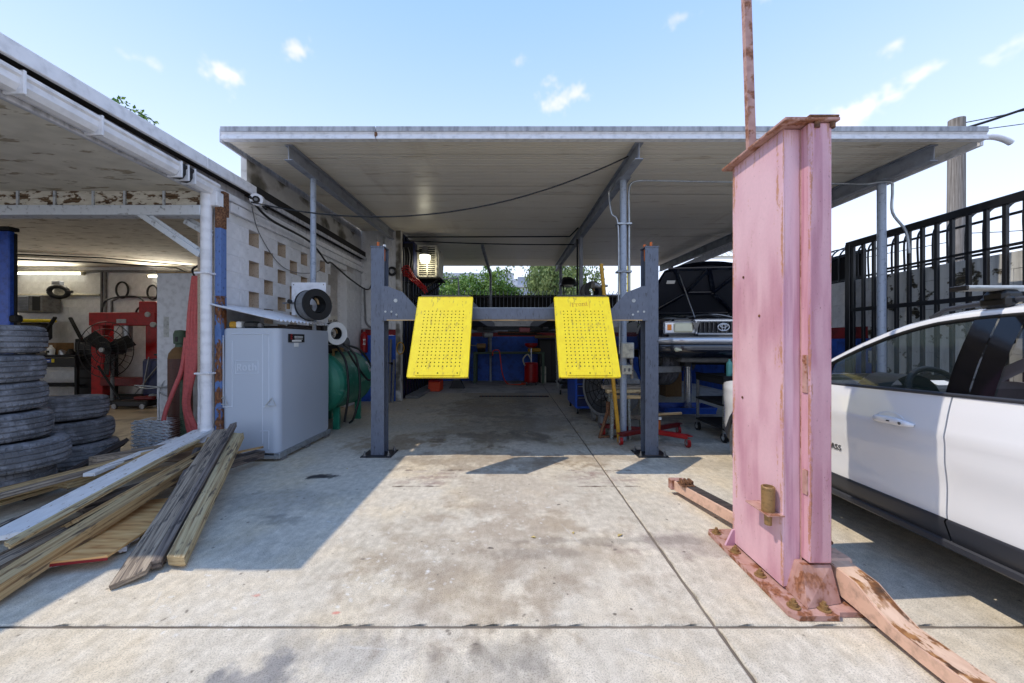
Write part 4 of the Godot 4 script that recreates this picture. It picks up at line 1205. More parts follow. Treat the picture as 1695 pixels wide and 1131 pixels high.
# ------------------------------------------------------------------ pink two post lift column
# faded paint with ragged rust creeping in from the two long edges, scratches and hand smears
func worn_panel(sd: int, w: int, h: int, tint := Color.WHITE) -> StandardMaterial3D:
	var base := stretch(nimg(sd, 0.005, w, h / 2, 3), w, h).get_data()
	var fine := nimg(sd + 1, 0.07, w, h, 4, FastNoiseLite.TYPE_SIMPLEX_SMOOTH, 0.65).get_data()
	var streak := stretch(nimg(sd + 2, 0.05, w, h / 8, 4), w, h).get_data()
	var px := PackedByteArray()
	px.resize(w * h * 3)
	for j in h:
		for i in w:
			var k := j * w + i
			var e: float = minf(i, w - 1 - i) / float(w)
			var n: float = (fine[k] - 128) / 128.0
			var st: float = (streak[k] - 128) / 128.0
			var b: float = (base[k] - 128) / 128.0
			var c := Color(0.83, 0.68, 0.715).lerp(Color(0.89, 0.775, 0.795), clampf(0.55 + b * 0.8, 0, 1))
			c = c.lerp(Color(0.73, 0.54, 0.6), clampf(-b * 0.8 - 0.1 + st * 0.15, 0, 0.7))
			c = c * (1.0 + n * 0.02)
			var r := clampf((0.11 - e) * 11.0 + n * 1.2 + st * 1.7 + b * 0.6 - 0.85, 0.0, 1.0)
			r = maxf(r, clampf((n * 0.7 + st * 0.9 + b * 0.4 - 1.1) * 3.0, 0.0, 0.85))
			var sc := fposmod(i * 0.35 + j * 0.11 + n * 6.0, 61.0)
			if sc < 0.9 and st > 0.25: c = c.lerp(Color(0.62, 0.44, 0.36), 0.45)
			if j < 40: r = maxf(r, clampf(st * 1.4 + n * 0.6 - 0.1 - j * 0.012, 0.0, 0.9))
			c = c.lerp(Color(0.6, 0.4, 0.27).lerp(Color(0.76, 0.58, 0.42), clampf(0.5 + n, 0, 1)), r * 0.8)
			if n < -0.78 and st > 0.1: c = Color(0.36, 0.24, 0.18)
			px[k * 3] = int(clampf(c.r, 0, 1) * 255); px[k * 3 + 1] = int(clampf(c.g, 0, 1) * 255); px[k * 3 + 2] = int(clampf(c.b, 0, 1) * 255)
	var m := StandardMaterial3D.new()
	m.albedo_texture = ImageTexture.create_from_image(Image.create_from_data(w, h, false, Image.FORMAT_RGB8, px))
	m.roughness = 0.45
	m.albedo_color = tint
	return m

# map a tall box's side faces 0..1 across and up
func wrap_box(mb: MB, lo: Vector3, hi: Vector3):
	for i in mb.v.size():
		var p := (mb.v[i] - lo) / (hi - lo)
		var nn := mb.n[i].abs()
		mb.uv[i] = Vector2(p.z if nn.x > nn.z else p.x, 1.0 - p.y)

func build_pink_column():
	var t := thing("two_post_lift_column", "rusty faded pink lift column with two low swing arms", "lift column")
	var x0 := 1.445
	var top := 2.485
	# main channel: left web, returned front flange
	var web := MB.new()
	web.box(V(x0 + 0.006, (0.04 + top) / 2, 2.24), Vector3(0.012, top - 0.04, 0.46), 0.003)
	web.box(V(x0 + 0.05, (0.04 + top) / 2, 2.02), Vector3(0.09, top - 0.04, 0.02), 0.006)
	web.box(V(x0 + 0.05, (0.04 + top) / 2, 2.465), Vector3(0.09, top - 0.04, 0.012), 0.003)
	wrap_box(web, V(x0, 0.04, 2.471), V(x0 + 0.095, top, 2.01))
	part("column_web", web, worn_panel(51, 256, 1024, Color(1.0, 0.95, 0.97)), t)
	var fr := MB.new()
	fr.box(V(x0 + 0.152, (0.2 + top) / 2, 1.985), Vector3(0.121, top - 0.2, 0.075), 0.008)
	wrap_box(fr, V(x0 + 0.0975, 0.2, 2.0225), V(x0 + 0.2125, top, 1.9475))
	var shaded_chan := worn_panel(61, 128, 1024, Color(0.93, 0.83, 0.85))  # duskier tint than the web: shade of the front face put into the paint
	part("front_channel", fr, shaded_chan, t)
	var fr2 := MB.new()
	fr2.box(V(x0 + 0.155, (0.2 + top) / 2, 2.43), Vector3(0.115, top - 0.2, 0.075), 0.008)
	wrap_box(fr2, V(x0 + 0.0975, 0.2, 2.4675), V(x0 + 0.2125, top, 2.3925))
	part("rear_channel", fr2, shaded_chan, t)
	part("weld_seam", bx2(x0 + 0.09, x0 + 0.098, 0.05, top - 0.01, 2.0, 2.01, 0.003), M.rust_pink, t)
	part("hinge_tab", bx2(x0 + 0.085, x0 + 0.1, 1.08, 1.28, 1.955, 1.99, 0.003), M.rust_pink, t)
	part("hinge_tab", bx2(x0 + 0.085, x0 + 0.1, 0.55, 0.68, 1.955, 1.99, 0.003), M.rust_pink, t)
	# carriage inside the channel
	part("carriage", bx2(x0 + 0.1, x0 + 0.26, 0.1, 0.85, 2.06, 2.4, 0.01), M.rust_pink, t)
	part("lift_screw", tb([V(x0 + 0.1, 0.05, 2.24), V(x0 + 0.1, top, 2.24)], 0.028, 12), M.steel, t)
	# top plate
	part("top_plate", bx2(x0 - 0.045, x0 + 0.24, top, top + 0.018, 1.93, 2.52, 0.004), M.rust_pink, t)
	part("top_cleat", bx2(x0 + 0.08, x0 + 0.235, top + 0.018, top + 0.03, 1.93, 2.0, 0.003), M.rust, t)
	for q in [[0.13, 1.95], [0.21, 1.95]]:
		part("top_bolt", tb([V(x0 + q[0], top, q[1]), V(x0 + q[0], top - 0.03, q[1])], 0.016, 6), M.rust, t)
	# overhead bar
	var bar := MB.new()
	bar.bar(V(x0 + 0.035, top + 0.018, 2.33), V(x0 - 0.01, 3.9, 2.33), 0.05, 0.03, 0.003, Vector3(0, 0, 1))
	part("overhead_bar", bar, M.rust_pink, t)
	# base plate with gussets and bolts
	var bp := MB.new()
	bp.prism([Vector2(1.37, -2.63), Vector2(1.39, -2.66), Vector2(1.75, -2.66), Vector2(1.75, -1.84), Vector2(1.6, -1.84), Vector2(1.58, -1.815), Vector2(1.385, -1.815), Vector2(1.355, -1.85)], 0.0, -0.025, Transform3D(Basis(Vector3(1, 0, 0), Vector3(0, 0, 1), Vector3(0, -1, 0)), Vector3(0, 0.002, 0)))
	part("base_plate", bp, M.rust_pink, t)
	for q in [[1.41, 2.6], [1.405, 2.37], [1.403, 2.13], [1.405, 1.88], [1.54, 1.86], [1.71, 2.61]]:
		var bm := MB.new()
		bm.tube([V(q[0], 0.027, q[1]), V(q[0], 0.033, q[1])], 0.03, 14)
		bm.tube([V(q[0], 0.033, q[1]), V(q[0], 0.052, q[1])], 0.018, 6)
		bm.tube([V(q[0], 0.052, q[1]), V(q[0], 0.066, q[1])], 0.009, 8)
		part("anchor_bolt", bm, M.bolt, t)
	var gs := MB.new()
	gs.prism([Vector2(-0.06, 0.0), Vector2(0.0, 0.0), Vector2(0.0, 0.1), Vector2(-0.012, 0.1)], -0.008, 0.008, Transform3D(Basis.IDENTITY, V(x0, 0.027, 2.45)))
	part("gusset", gs, M.pink, t)
	var fg := MB.new()
	var sl := [V(1.46, 0.03, 1.86), V(1.505, 0.19, 1.955), V(1.655, 0.19, 1.955), V(1.66, 0.03, 1.9)]
	fg.quad(sl[0], sl[1], sl[2], sl[3], Vector3(0, 0.4, 1))
	fg.quad(sl[0], sl[1], V(1.505, 0.19, 2.02), V(1.46, 0.03, 2.02), Vector3(-1, 0.3, 0))
	fg.quad(sl[3], sl[2], V(1.655, 0.19, 2.02), V(1.66, 0.03, 2.02), Vector3(1, 0.1, 0))
	fg.quad(sl[1], sl[2], V(1.655, 0.19, 2.02), V(1.505, 0.19, 2.02), Vector3.UP)
	part("front_gusset", fg, M.rust_pink, t)
	# holder with a spare pad adapter on the web
	var br := MB.new()
	br.box(V(x0 - 0.04, 0.42, 2.1), Vector3(0.09, 0.008, 0.2), 0.002)
	var hold := part("adapter_shelf", br, M.rust_pink, t)
	var ad := MB.new()
	ad.lathe([Vector2(0.0, -0.09), Vector2(0.018, -0.09), Vector2(0.02, -0.03), Vector2(0.032, -0.02), Vector2(0.034, 0.115), Vector2(0.03, 0.12), Vector2(0.024, 0.12), Vector2(0.022, 0.1), Vector2(0.0, 0.1)], 16, Transform3D(Basis.IDENTITY, V(x0 - 0.045, 0.44, 2.06)))
	part("pad_adapter", ad, M.bolt, hold)
	for q in [[0.2, 1.75, 2.35], [0.0, 1.5, 2.2], [0.0, 1.0, 2.36]]:
		part("web_bolt", tb([V(x0, q[1], q[2]), V(x0 - 0.004, q[1], q[2])], 0.008, 8), M.rust, t)
	# arm towards the camera's side
	var arm := holder("swing_arm", t)
	var am := MB.new()
	am.bar(V(1.735, 0.12, 2.3), V(1.735, 0.115, 1.93), 0.115, 0.1, 0.006)
	var a2 := MB.new()
	a2.prism([Vector2(-2.0, 0.055), Vector2(-1.55, 0.03), Vector2(-0.85, 0.03), Vector2(-0.85, 0.09), Vector2(-1.66, 0.09), Vector2(-1.74, 0.12), Vector2(-1.84, 0.17), Vector2(-2.02, 0.185)], -0.058, 0.058, Transform3D(Basis(Vector3(0, 0, 1), Vector3.UP, Vector3(-1, 0, 0)), Vector3(1.735, 0, 0)))
	part("arm_root", am, M.arm_side, arm)
	part("arm_beam", a2, M.arm_side, arm)
	for q in [[2.02, 0.185, 1.84, 0.17], [1.84, 0.17, 1.74, 0.12], [1.74, 0.12, 1.66, 0.09], [1.66, 0.09, 0.85, 0.09]]:
		var tm := MB.new()
		tm.bar(V(1.735, q[1] + 0.001, q[0]), V(1.735, q[3] + 0.001, q[2]), 0.104, 0.004, 0.001)
		part("worn_top", tm, M.arm, arm)
	part("arm_tip", bx2(1.67, 1.8, 0.02, 0.1, 0.66, 0.85, 0.01), M.arm, arm)
	part("arm_block", bx2(1.665, 1.815, 0.035, 0.195, 2.0, 2.12, 0.01), M.arm_side, arm)
	part("arm_pivot", tb([V(1.735, 0.03, 2.2), V(1.735, 0.21, 2.2)], 0.06, 14), M.rust, arm)
	part("pivot_plate", bx2(1.62, 1.8, 0.21, 0.235, 2.1, 2.28, 0.01), M.rust, arm)
	# arm away from the camera's side
	var arm2 := holder("swing_arm", t)
	var b1 := MB.new()
	b1.bar(V(1.66, 0.1, 2.45), V(1.47, 0.085, 3.32), 0.1, 0.085, 0.006)
	part("arm_beam", b1, M.arm_side, arm2)
	var b3 := MB.new()
	b3.bar(V(1.655, 0.144, 2.5), V(1.475, 0.129, 3.3), 0.085, 0.005, 0.001)
	part("worn_top", b3, M.wood_dark, arm2)
	part("arm_pad", bx(V(1.48, 0.136, 3.2), Vector3(0.11, 0.016, 0.1), 0.004), M.rust, arm2)
	for i in 3:
		part("pad_rib", bx(V(1.445 + i * 0.035, 0.16, 3.2), Vector3(0.02, 0.035, 0.08), 0.004), M.rust, arm2)
	part("arm_stop", bx(V(1.46, 0.09, 3.34), Vector3(0.13, 0.09, 0.06), 0.006), M.rust_pink, arm2)
	part("release_hose", tb(smooth([V(1.69, 0.95, 2.22), V(1.7, 0.6, 2.2), V(1.71, 0.3, 2.2), V(1.72, 0.22, 2.18)], 5), 0.02, 8), M.black_matt, t)

# ------------------------------------------------------------------ lift under the truck
func build_truck_lift():
	var t := thing("in_ground_lift", "polished steel lift piston and arms holding up the pickup", "vehicle lift", V(3.45, 0, 7.4))
	part("piston", tb([Vector3(0, 0.0, 0), Vector3(0, 0.98, 0)], 0.075, 20), M.chrome, t)
	part("collar", tb([Vector3(0, 0.0, 0), Vector3(0, 0.05, 0)], 0.14, 20), M.black_matt, t)
	part("saddle", bx(Vector3(0, 1.02, 0), Vector3(1.5, 0.09, 0.2), 0.01), M.lift_dark, t)
	for s in [-1, 1]:
		var am := MB.new()
		am.bar(Vector3(s * 0.5, 1.0, 0), Vector3(s * 0.75, 1.0, 1.1), 0.1, 0.07, 0.004)
		part("arm", am, M.lift_dark, t)
	var a2 := MB.new()
	a2.bar(V(2.05, 0.93, 5.6) - t.position, V(2.55, 0.93, 5.75) - t.position, 0.1, 0.09, 0.004)
	part("wheel_fork", a2, M.grey, t)
	part("stand_pipe", tb([Vector3(0.55, 0, 0.4), Vector3(0.55, 1.0, 0.4)], 0.05, 12), M.black_matt, t)

# ------------------------------------------------------------------ white SUV
func side_w(y: float, z: float) -> float:
	var w: float
	if y < 0.45: w = lerpf(0.865, 0.9, clampf((y - 0.26) / 0.19, 0, 1))
	elif y < 0.72: w = lerpf(0.9, 0.912, (y - 0.45) / 0.27)
	elif y < 0.86: w = lerpf(0.912, 0.905, (y - 0.72) / 0.14)
	else: w = lerpf(0.905, 0.862, pow(clampf((y - 0.86) / 0.22, 0, 1), 1.6))
	# pressed crease along the doors
	w += 0.008 * exp(-pow((y - 0.86) / 0.03, 2.0))
	w -= 0.012 * exp(-pow((y - 0.6) / 0.12, 2.0))
	for wz in [-1.32, 1.32]:
		w += 0.018 * exp(-pow((z - wz) / 0.36, 2.0)) * clampf((0.95 - y) / 0.2, 0, 1)
	if z < -1.55: w *= 1.0 - 0.3 * pow((-1.55 - z) / 0.62, 2.0)
	if z > 1.7: w *= 1.0 - 0.12 * pow((z - 1.7) / 0.5, 2.2)
	return w

func body_low(z: float) -> float:
	var b := 0.43
	for wz in [-1.32, 1.32]:
		var q: float = absf(z - wz)
		if q < 0.4:
			b = maxf(b, 0.34 + sqrt(maxf(0.0, 0.4 * 0.4 - q * q)))
	return b

func body_top(z: float) -> float:
	if z < -0.85: return lerpf(0.84, 1.02, clampf((z + 2.2) / 1.35, 0, 1)) + 0.03 * sin(PI * clampf((z + 2.2) / 1.35, 0, 1))
	if z < -0.5: return lerpf(1.02, 1.045, (z + 0.85) / 0.35)
	return lerpf(1.045, 1.12, clampf((z + 0.5) / 2.6, 0, 1))

func side_panel(s: float, z0: float, z1: float, lean := 0.0) -> MB:
	var mb := MB.new()
	var g := []
	var nz := maxi(4, int((z1 - z0) / 0.045))
	for i in nz + 1:
		var row := []
		var zz := lerpf(z0, z1, float(i) / nz)
		for j in 19:
			var t := j / 18.0
			var y := lerpf(body_low(zz), body_top(zz), t)
			# the rear edge of the front door kinks as it nears the window
			var z := zz
			row.append(Vector3(s * side_w(y, z), y, z))
		g.append(row)
	mb.grid(g, Vector3(s, 0, 0))
	# returned edges
	for e in [0, nz]:
		for j in 18:
			var a: Vector3 = g[e][j]
			var b: Vector3 = g[e][j + 1]
			mb.quad(a, b, b - Vector3(s * 0.03, 0, 0), a - Vector3(s * 0.03, 0, 0), Vector3(0, 0, -1 if e == 0 else 1))
	return mb

func rail_pt(z: float) -> Vector3:   # roof side curve (x as half width)
	var P := [Vector3(0.815, 1.03, -0.86), Vector3(0.8, 1.13, -0.7), Vector3(0.772, 1.26, -0.47), Vector3(0.735, 1.375, -0.25), Vector3(0.71, 1.445, -0.08), Vector3(0.693, 1.49, 0.08), Vector3(0.68, 1.515, 0.3), Vector3(0.67, 1.525, 0.7), Vector3(0.662, 1.51, 1.2), Vector3(0.655, 1.46, 1.62), Vector3(0.68, 1.3, 1.86), Vector3(0.72, 1.1, 2.02)]
	for i in P.size() - 1:
		if z <= P[i + 1].z:
			var t: float = clampf((z - P[i].z) / (P[i + 1].z - P[i].z), 0, 1)
			return (P[i] as Vector3).cubic_interpolate(P[i + 1], P[maxi(i - 1, 0)], P[mini(i + 2, P.size() - 1)], t)
	return P[P.size() - 1]

func glass_strip(s: float, z0: float, z1: float, inset: float, lo: float, drop: float) -> MB:
	var mb := MB.new()
	var g := []
	for i in 15:
		var z := lerpf(z0, z1, i / 14.0)
		var r := rail_pt(z)
		var y0 := body_top(z) + lo
		var y1 := maxf(r.y - drop, y0 + 0.002)
		var row := []
		for j in 7:
			var t := j / 6.0
			var y := lerpf(y0, y1, t)
			var tt := clampf((y - y0) / maxf(r.y - y0, 0.01), 0, 1)
			row.append(Vector3(s * (lerpf(0.862, r.x, tt) + 0.014 * sin(PI * tt) - inset), y, z))
		g.append(row)
	mb.grid(g, Vector3(s, 0, 0))
	return mb

func wheel_into(parent: Node, at: Vector3, r: float, w: float, rimm: Material, turn := 0.0):
	var h := holder("wheel", parent)
	h.position = at
	h.rotation.y = turn
	var xf := Transform3D(Basis(Vector3(0, 0, 1), PI / 2), Vector3.ZERO)
	var tm := MB.new()
	tm.lathe([Vector2(r * 0.66, -w * 0.42), Vector2(r * 0.8, -w * 0.5), Vector2(r * 0.94, -w * 0.47), Vector2(r * 0.99, -w * 0.36), Vector2(r, -w * 0.22), Vector2(r * 0.975, -w * 0.21), Vector2(r * 0.975, -w * 0.17), Vector2(r, -w * 0.16), Vector2(r, -w * 0.03), Vector2(r * 0.975, -w * 0.02), Vector2(r * 0.975, w * 0.02), Vector2(r, w * 0.03), Vector2(r, w * 0.16), Vector2(r * 0.975, w * 0.17), Vector2(r * 0.975, w * 0.21), Vector2(r, w * 0.22), Vector2(r * 0.99, w * 0.36), Vector2(r * 0.94, w * 0.47), Vector2(r * 0.8, w * 0.5), Vector2(r * 0.66, w * 0.42)], 36, xf)
	part("tyre", tm, M.rubber_dark, h)
	var rm := MB.new()
	rm.lathe([Vector2(r * 0.66, -w * 0.42), Vector2(r * 0.6, -w * 0.3), Vector2(r * 0.6, w * 0.3), Vector2(r * 0.66, w * 0.42)], 32, xf)
	for k in 5:
		var a := TAU * k / 5
		rm.bar(Vector3(0, 0, 0), Vector3(0, cos(a) * r * 0.62, sin(a) * r * 0.62), w * 0.55, r * 0.16, 0.008, Vector3(1, 0, 0))
	rm.lathe([Vector2(0.0, -w * 0.4), Vector2(r * 0.17, -w * 0.36), Vector2(r * 0.17, w * 0.36), Vector2(0.0, w * 0.4)], 16, xf)
	part("rim", rm, rimm, h)

func build_suv():
	var t := thing("white_suv", "white parked compact SUV with silver roof bars", "car", V(3.15, 0, 2.25))
	for s in [-1.0, 1.0]:
		for q in [["front_fender", -2.14, -0.625], ["front_door", -0.617, 0.293], ["rear_door", 0.301, 1.19], ["rear_quarter", 1.198, 2.14]]:
			var p := part(q[0], side_panel(s, q[1], q[2]), M.car_white, t)
			if q[0].ends_with("door"):
				# pull handle in its cup
				var hz: float = q[2] - 0.26
				var hx := side_w(0.885, hz)
				var hm := MB.new()
				var pts := smooth([Vector3(s * (hx - 0.004), 0.88, hz - 0.12), Vector3(s * (hx + 0.026), 0.886, hz - 0.08), Vector3(s * (hx + 0.03), 0.888, hz), Vector3(s * (hx + 0.026), 0.886, hz + 0.09), Vector3(s * (hx - 0.004), 0.88, hz + 0.12)], 4)
				var hg := []
				for p2 in pts:
					var k: float = clampf(1.0 - pow((p2.z - hz) / 0.135, 4.0), 0.15, 1.0)
					var ringp := []
					for a in 13:
						var an := TAU * a / 12.0
						ringp.append(p2 + Vector3(s * cos(an) * 0.012, sin(an) * 0.022 * k, 0))
					hg.append(ringp)
				hm.grid(hg, Vector3(s, 0, 0))
				var hd := part("handle", hm, M.car_white, p)
				var cup := MB.new()
				cup.ring(Vector3(s * (hx - 0.001), 0.892, hz - 0.02), Vector3(1, 0, 0), 0.05, 0.002, 24, 6, Vector2(1.6, 0.8))
				part("handle_cup", cup, M.car_white, p)
				part("handle_button", bx(Vector3(s * (hx + 0.043), 0.887, hz + 0.01), Vector3(0.006, 0.008, 0.018), 0.002), M.car_seal, p)
				part("lock", tb([Vector3(s * (hx + 0.03), 0.885, hz + 0.075), Vector3(s * (hx + 0.044), 0.885, hz + 0.075)], 0.008, 10), M.steel, p)
			# lower cladding
			var cl := MB.new()
			var g := []
			for i in 13:
				var z := lerpf(q[1], q[2], i / 12.0)
				var lo := maxf(body_low(z) - 0.004, 0.0)
				var base := 0.31 if lo < 0.45 else lo - 0.05
				g.append([Vector3(s * (side_w(lo, z) + 0.004), lo + 0.006, z), Vector3(s * (side_w(lo, z) + 0.014), lo - 0.01, z), Vector3(s * (side_w(base, z) + 0.012), lerpf(lo, base, 0.6), z), Vector3(s * (side_w(base, z) - 0.004), base, z), Vector3(s * (side_w(base, z) - 0.06), base - 0.01, z)])
			cl.grid(g, Vector3(s, 0.1, 0))
			part("cladding", cl, M.car_trim, p)
		var sill := MB.new()
		sill.box(Vector3(s * 0.845, 0.29, 0), Vector3(0.07, 0.05, 1.8), 0.012)
		part("sill", sill, M.car_trim, t)
		# glass, frames and pillars
		part("side_window", glass_strip(s, -0.49, 0.3, 0.012, 0.012, 0.045), M.glass, t)
		part("side_window", glass_strip(s, 0.43, 1.16, 0.012, 0.012, 0.05), M.glass_dark, t)
		part("quarter_window", glass_strip(s, 1.24, 1.7, 0.012, 0.02, 0.06), M.glass_dark, t)
		part("centre_pillar", glass_strip(s, 0.255, 0.352, 0.004, 0.004, 0.035), M.gloss_black, t)
		part("centre_pillar", glass_strip(s, 0.36, 0.455, 0.004, 0.004, 0.035), M.gloss_black, t)
		part("rear_pillar", glass_strip(s, 1.14, 1.26, 0.004, 0.004, 0.04), M.car_white, t)
		part("rear_pillar", glass_strip(s, 1.68, 2.02, 0.0, 0.0, 0.01), M.car_white, t)
		part("mirror_corner", glass_strip(s, -0.6, -0.475, 0.004, 0.0, 0.04), M.gloss_black, t)
		var bt := []
		for i in 21:
			var z := lerpf(-0.5, 1.7, i / 20.0)
			bt.append(Vector3(s * 0.865, body_top(z) + 0.004, z))
		part("belt_trim", tb(bt, 0.011, 8), M.car_trim, t)
		var fs := []
		var rl := []
		for i in 26:
			var z := lerpf(-0.52, 1.66, i / 25.0)
			var r := rail_pt(z)
			fs.append(Vector3(s * (r.x + 0.012), r.y - 0.04, z))
		part("window_seal", tb(fs, 0.012, 8), M.car_seal, t)
		# side of the roof, from pillar foot to tailgate
		var cant := []
		for i in 41:
			var z := lerpf(-0.86, 2.02, i / 40.0)
			var r := rail_pt(z)
			cant.append([Vector3(s * (r.x + 0.016), r.y - 0.034, z), Vector3(s * (r.x + 0.012), r.y - 0.012, z), Vector3(s * r.x, r.y, z), Vector3(s * (r.x - 0.035), r.y + 0.012, z + (-0.02 if z < 0 else 0.0)), Vector3(s * (r.x - 0.07), r.y + 0.02, z + (-0.03 if z < 0 else 0.0))])
		var cm := MB.new()
		cm.grid(cant, Vector3(s, 0.6, 0))
		part("roof_side", cm, M.car_white, t)
		for i in 21:
			var z := lerpf(0.02, 1.5, i / 20.0)
			var r := rail_pt(z)
			rl.append(Vector3(s * (r.x - 0.03), r.y + (0.012 if i == 0 or i == 20 else 0.04), z))
		part("roof_rail", tb(rl, 0.014, 8), M.car_trim, t)
		# door mirror
		var mm := MB.new()
		var mz := -0.52
		mm.box(Vector3(s * 1.0, 1.1, mz), Vector3(0.2, 0.14, 0.1), 0.035)
		mm.bar(Vector3(s * 0.87, 1.06, mz), Vector3(s * 0.95, 1.07, mz), 0.05, 0.03, 0.008)
		var mi := part("mirror", mm, M.car_white, t)
		part("mirror_glass", bx(Vector3(s * 1.0, 1.1, mz + 0.052), Vector3(0.16, 0.1, 0.004), 0.002), M.chrome, mi)
		for wz in [-1.32, 1.32]:
			wheel_into(t, Vector3(s * 0.8, 0.345, wz), 0.345, 0.22, M.steel, 0.0)
			var arch := MB.new()
			arch.lathe([Vector2(0.41, -0.24), Vector2(0.41, 0.0)], 24, Transform3D(Basis(Vector3(0, 0, 1), s * PI / 2), Vector3(s * 0.6, 0.345, wz)), 0.0, TAU)
			part("wheel_arch", arch, M.car_seal, t)
		var hl := MB.new()
		hl.box(Vector3(s * 0.5, 0.78, -2.1), Vector3(0.3, 0.1, 0.16), 0.03)
		part("headlight", hl, M.lens, t)
		part("tail_light", bx(Vector3(s * 0.7, 0.98, 2.06), Vector3(0.34, 0.14, 0.16), 0.03), M.dark_red, t)
	# roof skin
	var rf := []
	for i in 21:
		var z := lerpf(-0.03, 1.66, i / 20.0)
		var r := rail_pt(z)
		var row := []
		for j in 13:
			var u := lerpf(-1, 1, j / 12.0)
			row.append(Vector3(u * (r.x - 0.065), r.y + 0.02 + 0.045 * (1 - u * u), z - 0.03 * (1 - u * u) * (1.0 if i == 0 else 0.0)))
		rf.append(row)
	var rm := MB.new()
	rm.grid(rf, Vector3.UP)
	part("roof", rm, M.car_white, t)
	# windscreen and tailgate glass
	for q in [["windscreen", -0.86, -0.03, M.glass], ["rear_window", 1.66, 2.02, M.glass_dark]]:
		var ws := []
		for i in 13:
			var z := lerpf(q[1], q[2], i / 12.0)
			var r := rail_pt(z)
			var row := []
			for j in 15:
				var u := lerpf(-1, 1, j / 14.0)
				row.append(Vector3(u * (r.x - 0.068), r.y + 0.02 + 0.045 * (1 - u * u) * smoothstep(-0.9, 0.0, z), z - (0.14 if q[1] < 0 else -0.08) * (1 - u * u) - 0.03))
			ws.append(row)
		var wm := MB.new()
		wm.grid(ws, Vector3(0, 1, -0.6 if q[1] < 0 else 0.6))
		part(q[0], wm, q[3], t)
	# bonnet
	var hd := []
	for i in 17:
		var z := lerpf(-2.16, -0.9, i / 16.0)
		var row := []
		for j in 15:
			var u := lerpf(-1, 1, j / 14.0)
			row.append(Vector3(u * side_w(body_top(z), z), body_top(z) + 0.06 * (1 - pow(absf(u), 2.5)), z - 0.09 * (1 - u * u)))
		hd.append(row)
	var hm2 := MB.new()
	hm2.grid(hd, Vector3.UP)
	part("bonnet", hm2, M.car_white, t)
	# front and rear ends wrap round
	for e in [-1.0, 1.0]:
		for q in [["bumper_skin", 0.45, 0.98 if e > 0 else 0.86, M.car_white, 0.0], ["bumper_cladding", 0.24, 0.46, M.car_trim, 0.012]]:
			var fg := []
			for i in 9:
				var y := lerpf(q[1], q[2], i / 8.0)
				var row := []
				for j in 21:
					var u := lerpf(-1, 1, j / 20.0)
					var wd = side_w(y, e * 2.13) + q[4]
					row.append(Vector3(u * wd, y, e * (2.13 + 0.1 * (1 - pow(absf(u), 3.0)) + q[4])))
				fg.append(row)
			var fm := MB.new()
			fm.grid(fg, Vector3(0, 0, e))
			part(q[0], fm, q[3], t)
	part("grille", bx(Vector3(0, 0.74, -2.235), Vector3(1.0, 0.09, 0.02), 0.01), M.gloss_black, t)
	part("tailgate", bx(Vector3(0, 1.0, 2.1), Vector3(1.3, 0.3, 0.14), 0.06), M.car_white, t)
	# cabin: tub, dash, wheel, seats
	part("cabin_floor", bx(Vector3(0, 0.34, 0.1), Vector3(1.6, 0.1, 3.7), 0.02), M.car_seal, t)
	for s in [-1.0, 1.0]:
		part("door_card", bx(Vector3(s * 0.82, 0.7, 0.5), Vector3(0.04, 0.62, 2.6), 0.015), M.dash, t)
	var dm := MB.new()
	dm.prism([Vector2(-1.0, 0.4), Vector2(-0.3, 0.4), Vector2(-0.34, 0.86), Vector2(-0.46, 1.01), Vector2(-0.7, 1.035), Vector2(-1.0, 1.02)], -0.8, 0.8, Transform3D(Basis(Vector3(0, 0, 1), Vector3.UP, Vector3(-1, 0, 0)), Vector3.ZERO))
	var dash := part("dashboard", dm, M.dash, t)
	var hood := MB.new()
	hood.lathe([Vector2(0.2, -0.14), Vector2(0.2, 0.1)], 16, Transform3D(Basis(Vector3.RIGHT, PI / 2), Vector3(-0.38, 0.92, -0.45)), PI, TAU)
	part("instrument_hood", hood, M.car_seal, dash)
	part("dash_card", bx(Vector3(0.12, 1.035, -0.62), Vector3(0.14, 0.004, 0.09), 0.001, Basis(Vector3.RIGHT, 0.3)), M.paper, dash)
	part("dash_screen", bx(Vector3(0.0, 0.9, -0.33), Vector3(0.26, 0.13, 0.02), 0.008), M.gloss_black, dash)
	part("yellow_tape", bx(Vector3(-0.66, 0.99, -0.44), Vector3(0.12, 0.05, 0.02), 0.006, Basis(Vector3.FORWARD, 0.4)), M.yellow_paint, dash)
	var ax := Vector3(0, 0.42, 0.9).normalized()
	var sw := MB.new()
	sw.ring(Vector3(-0.37, 1.0, -0.2), ax, 0.185, 0.018, 36, 10)
	for a in [0.0, PI, PI * 1.5]:
		var xx := ax.cross(Vector3.UP).normalized()
		var yy := ax.cross(xx)
		sw.bar(Vector3(-0.37, 0.99, -0.2), Vector3(-0.37, 1.0, -0.2) + (xx * cos(a) - yy * sin(a)) * 0.18, 0.03, 0.016, 0.004)
	sw.box(Vector3(-0.37, 0.965, -0.205), Vector3(0.13, 0.1, 0.05), 0.02, Basis(Vector3.RIGHT, -0.45))
	part("steering_wheel", sw, M.car_seal, t)
	for s in [-1.0, 1.0]:
		var st := MB.new()
		st.box(Vector3(s * 0.37, 0.55, 0.3), Vector3(0.5, 0.16, 0.52), 0.06)
		st.box(Vector3(s * 0.37, 0.85, 0.62), Vector3(0.48, 0.62, 0.14), 0.06, Basis(Vector3.RIGHT, 0.25))
		st.box(Vector3(s * 0.37, 1.22, 0.72), Vector3(0.26, 0.17, 0.1), 0.04, Basis(Vector3.RIGHT, 0.2))
		part("seat", st, M.dash, t)
	part("rear_seat", bx(Vector3(0, 0.75, 1.4), Vector3(1.3, 0.6, 0.25), 0.08, Basis(Vector3.RIGHT, 0.25)), M.dash, t)
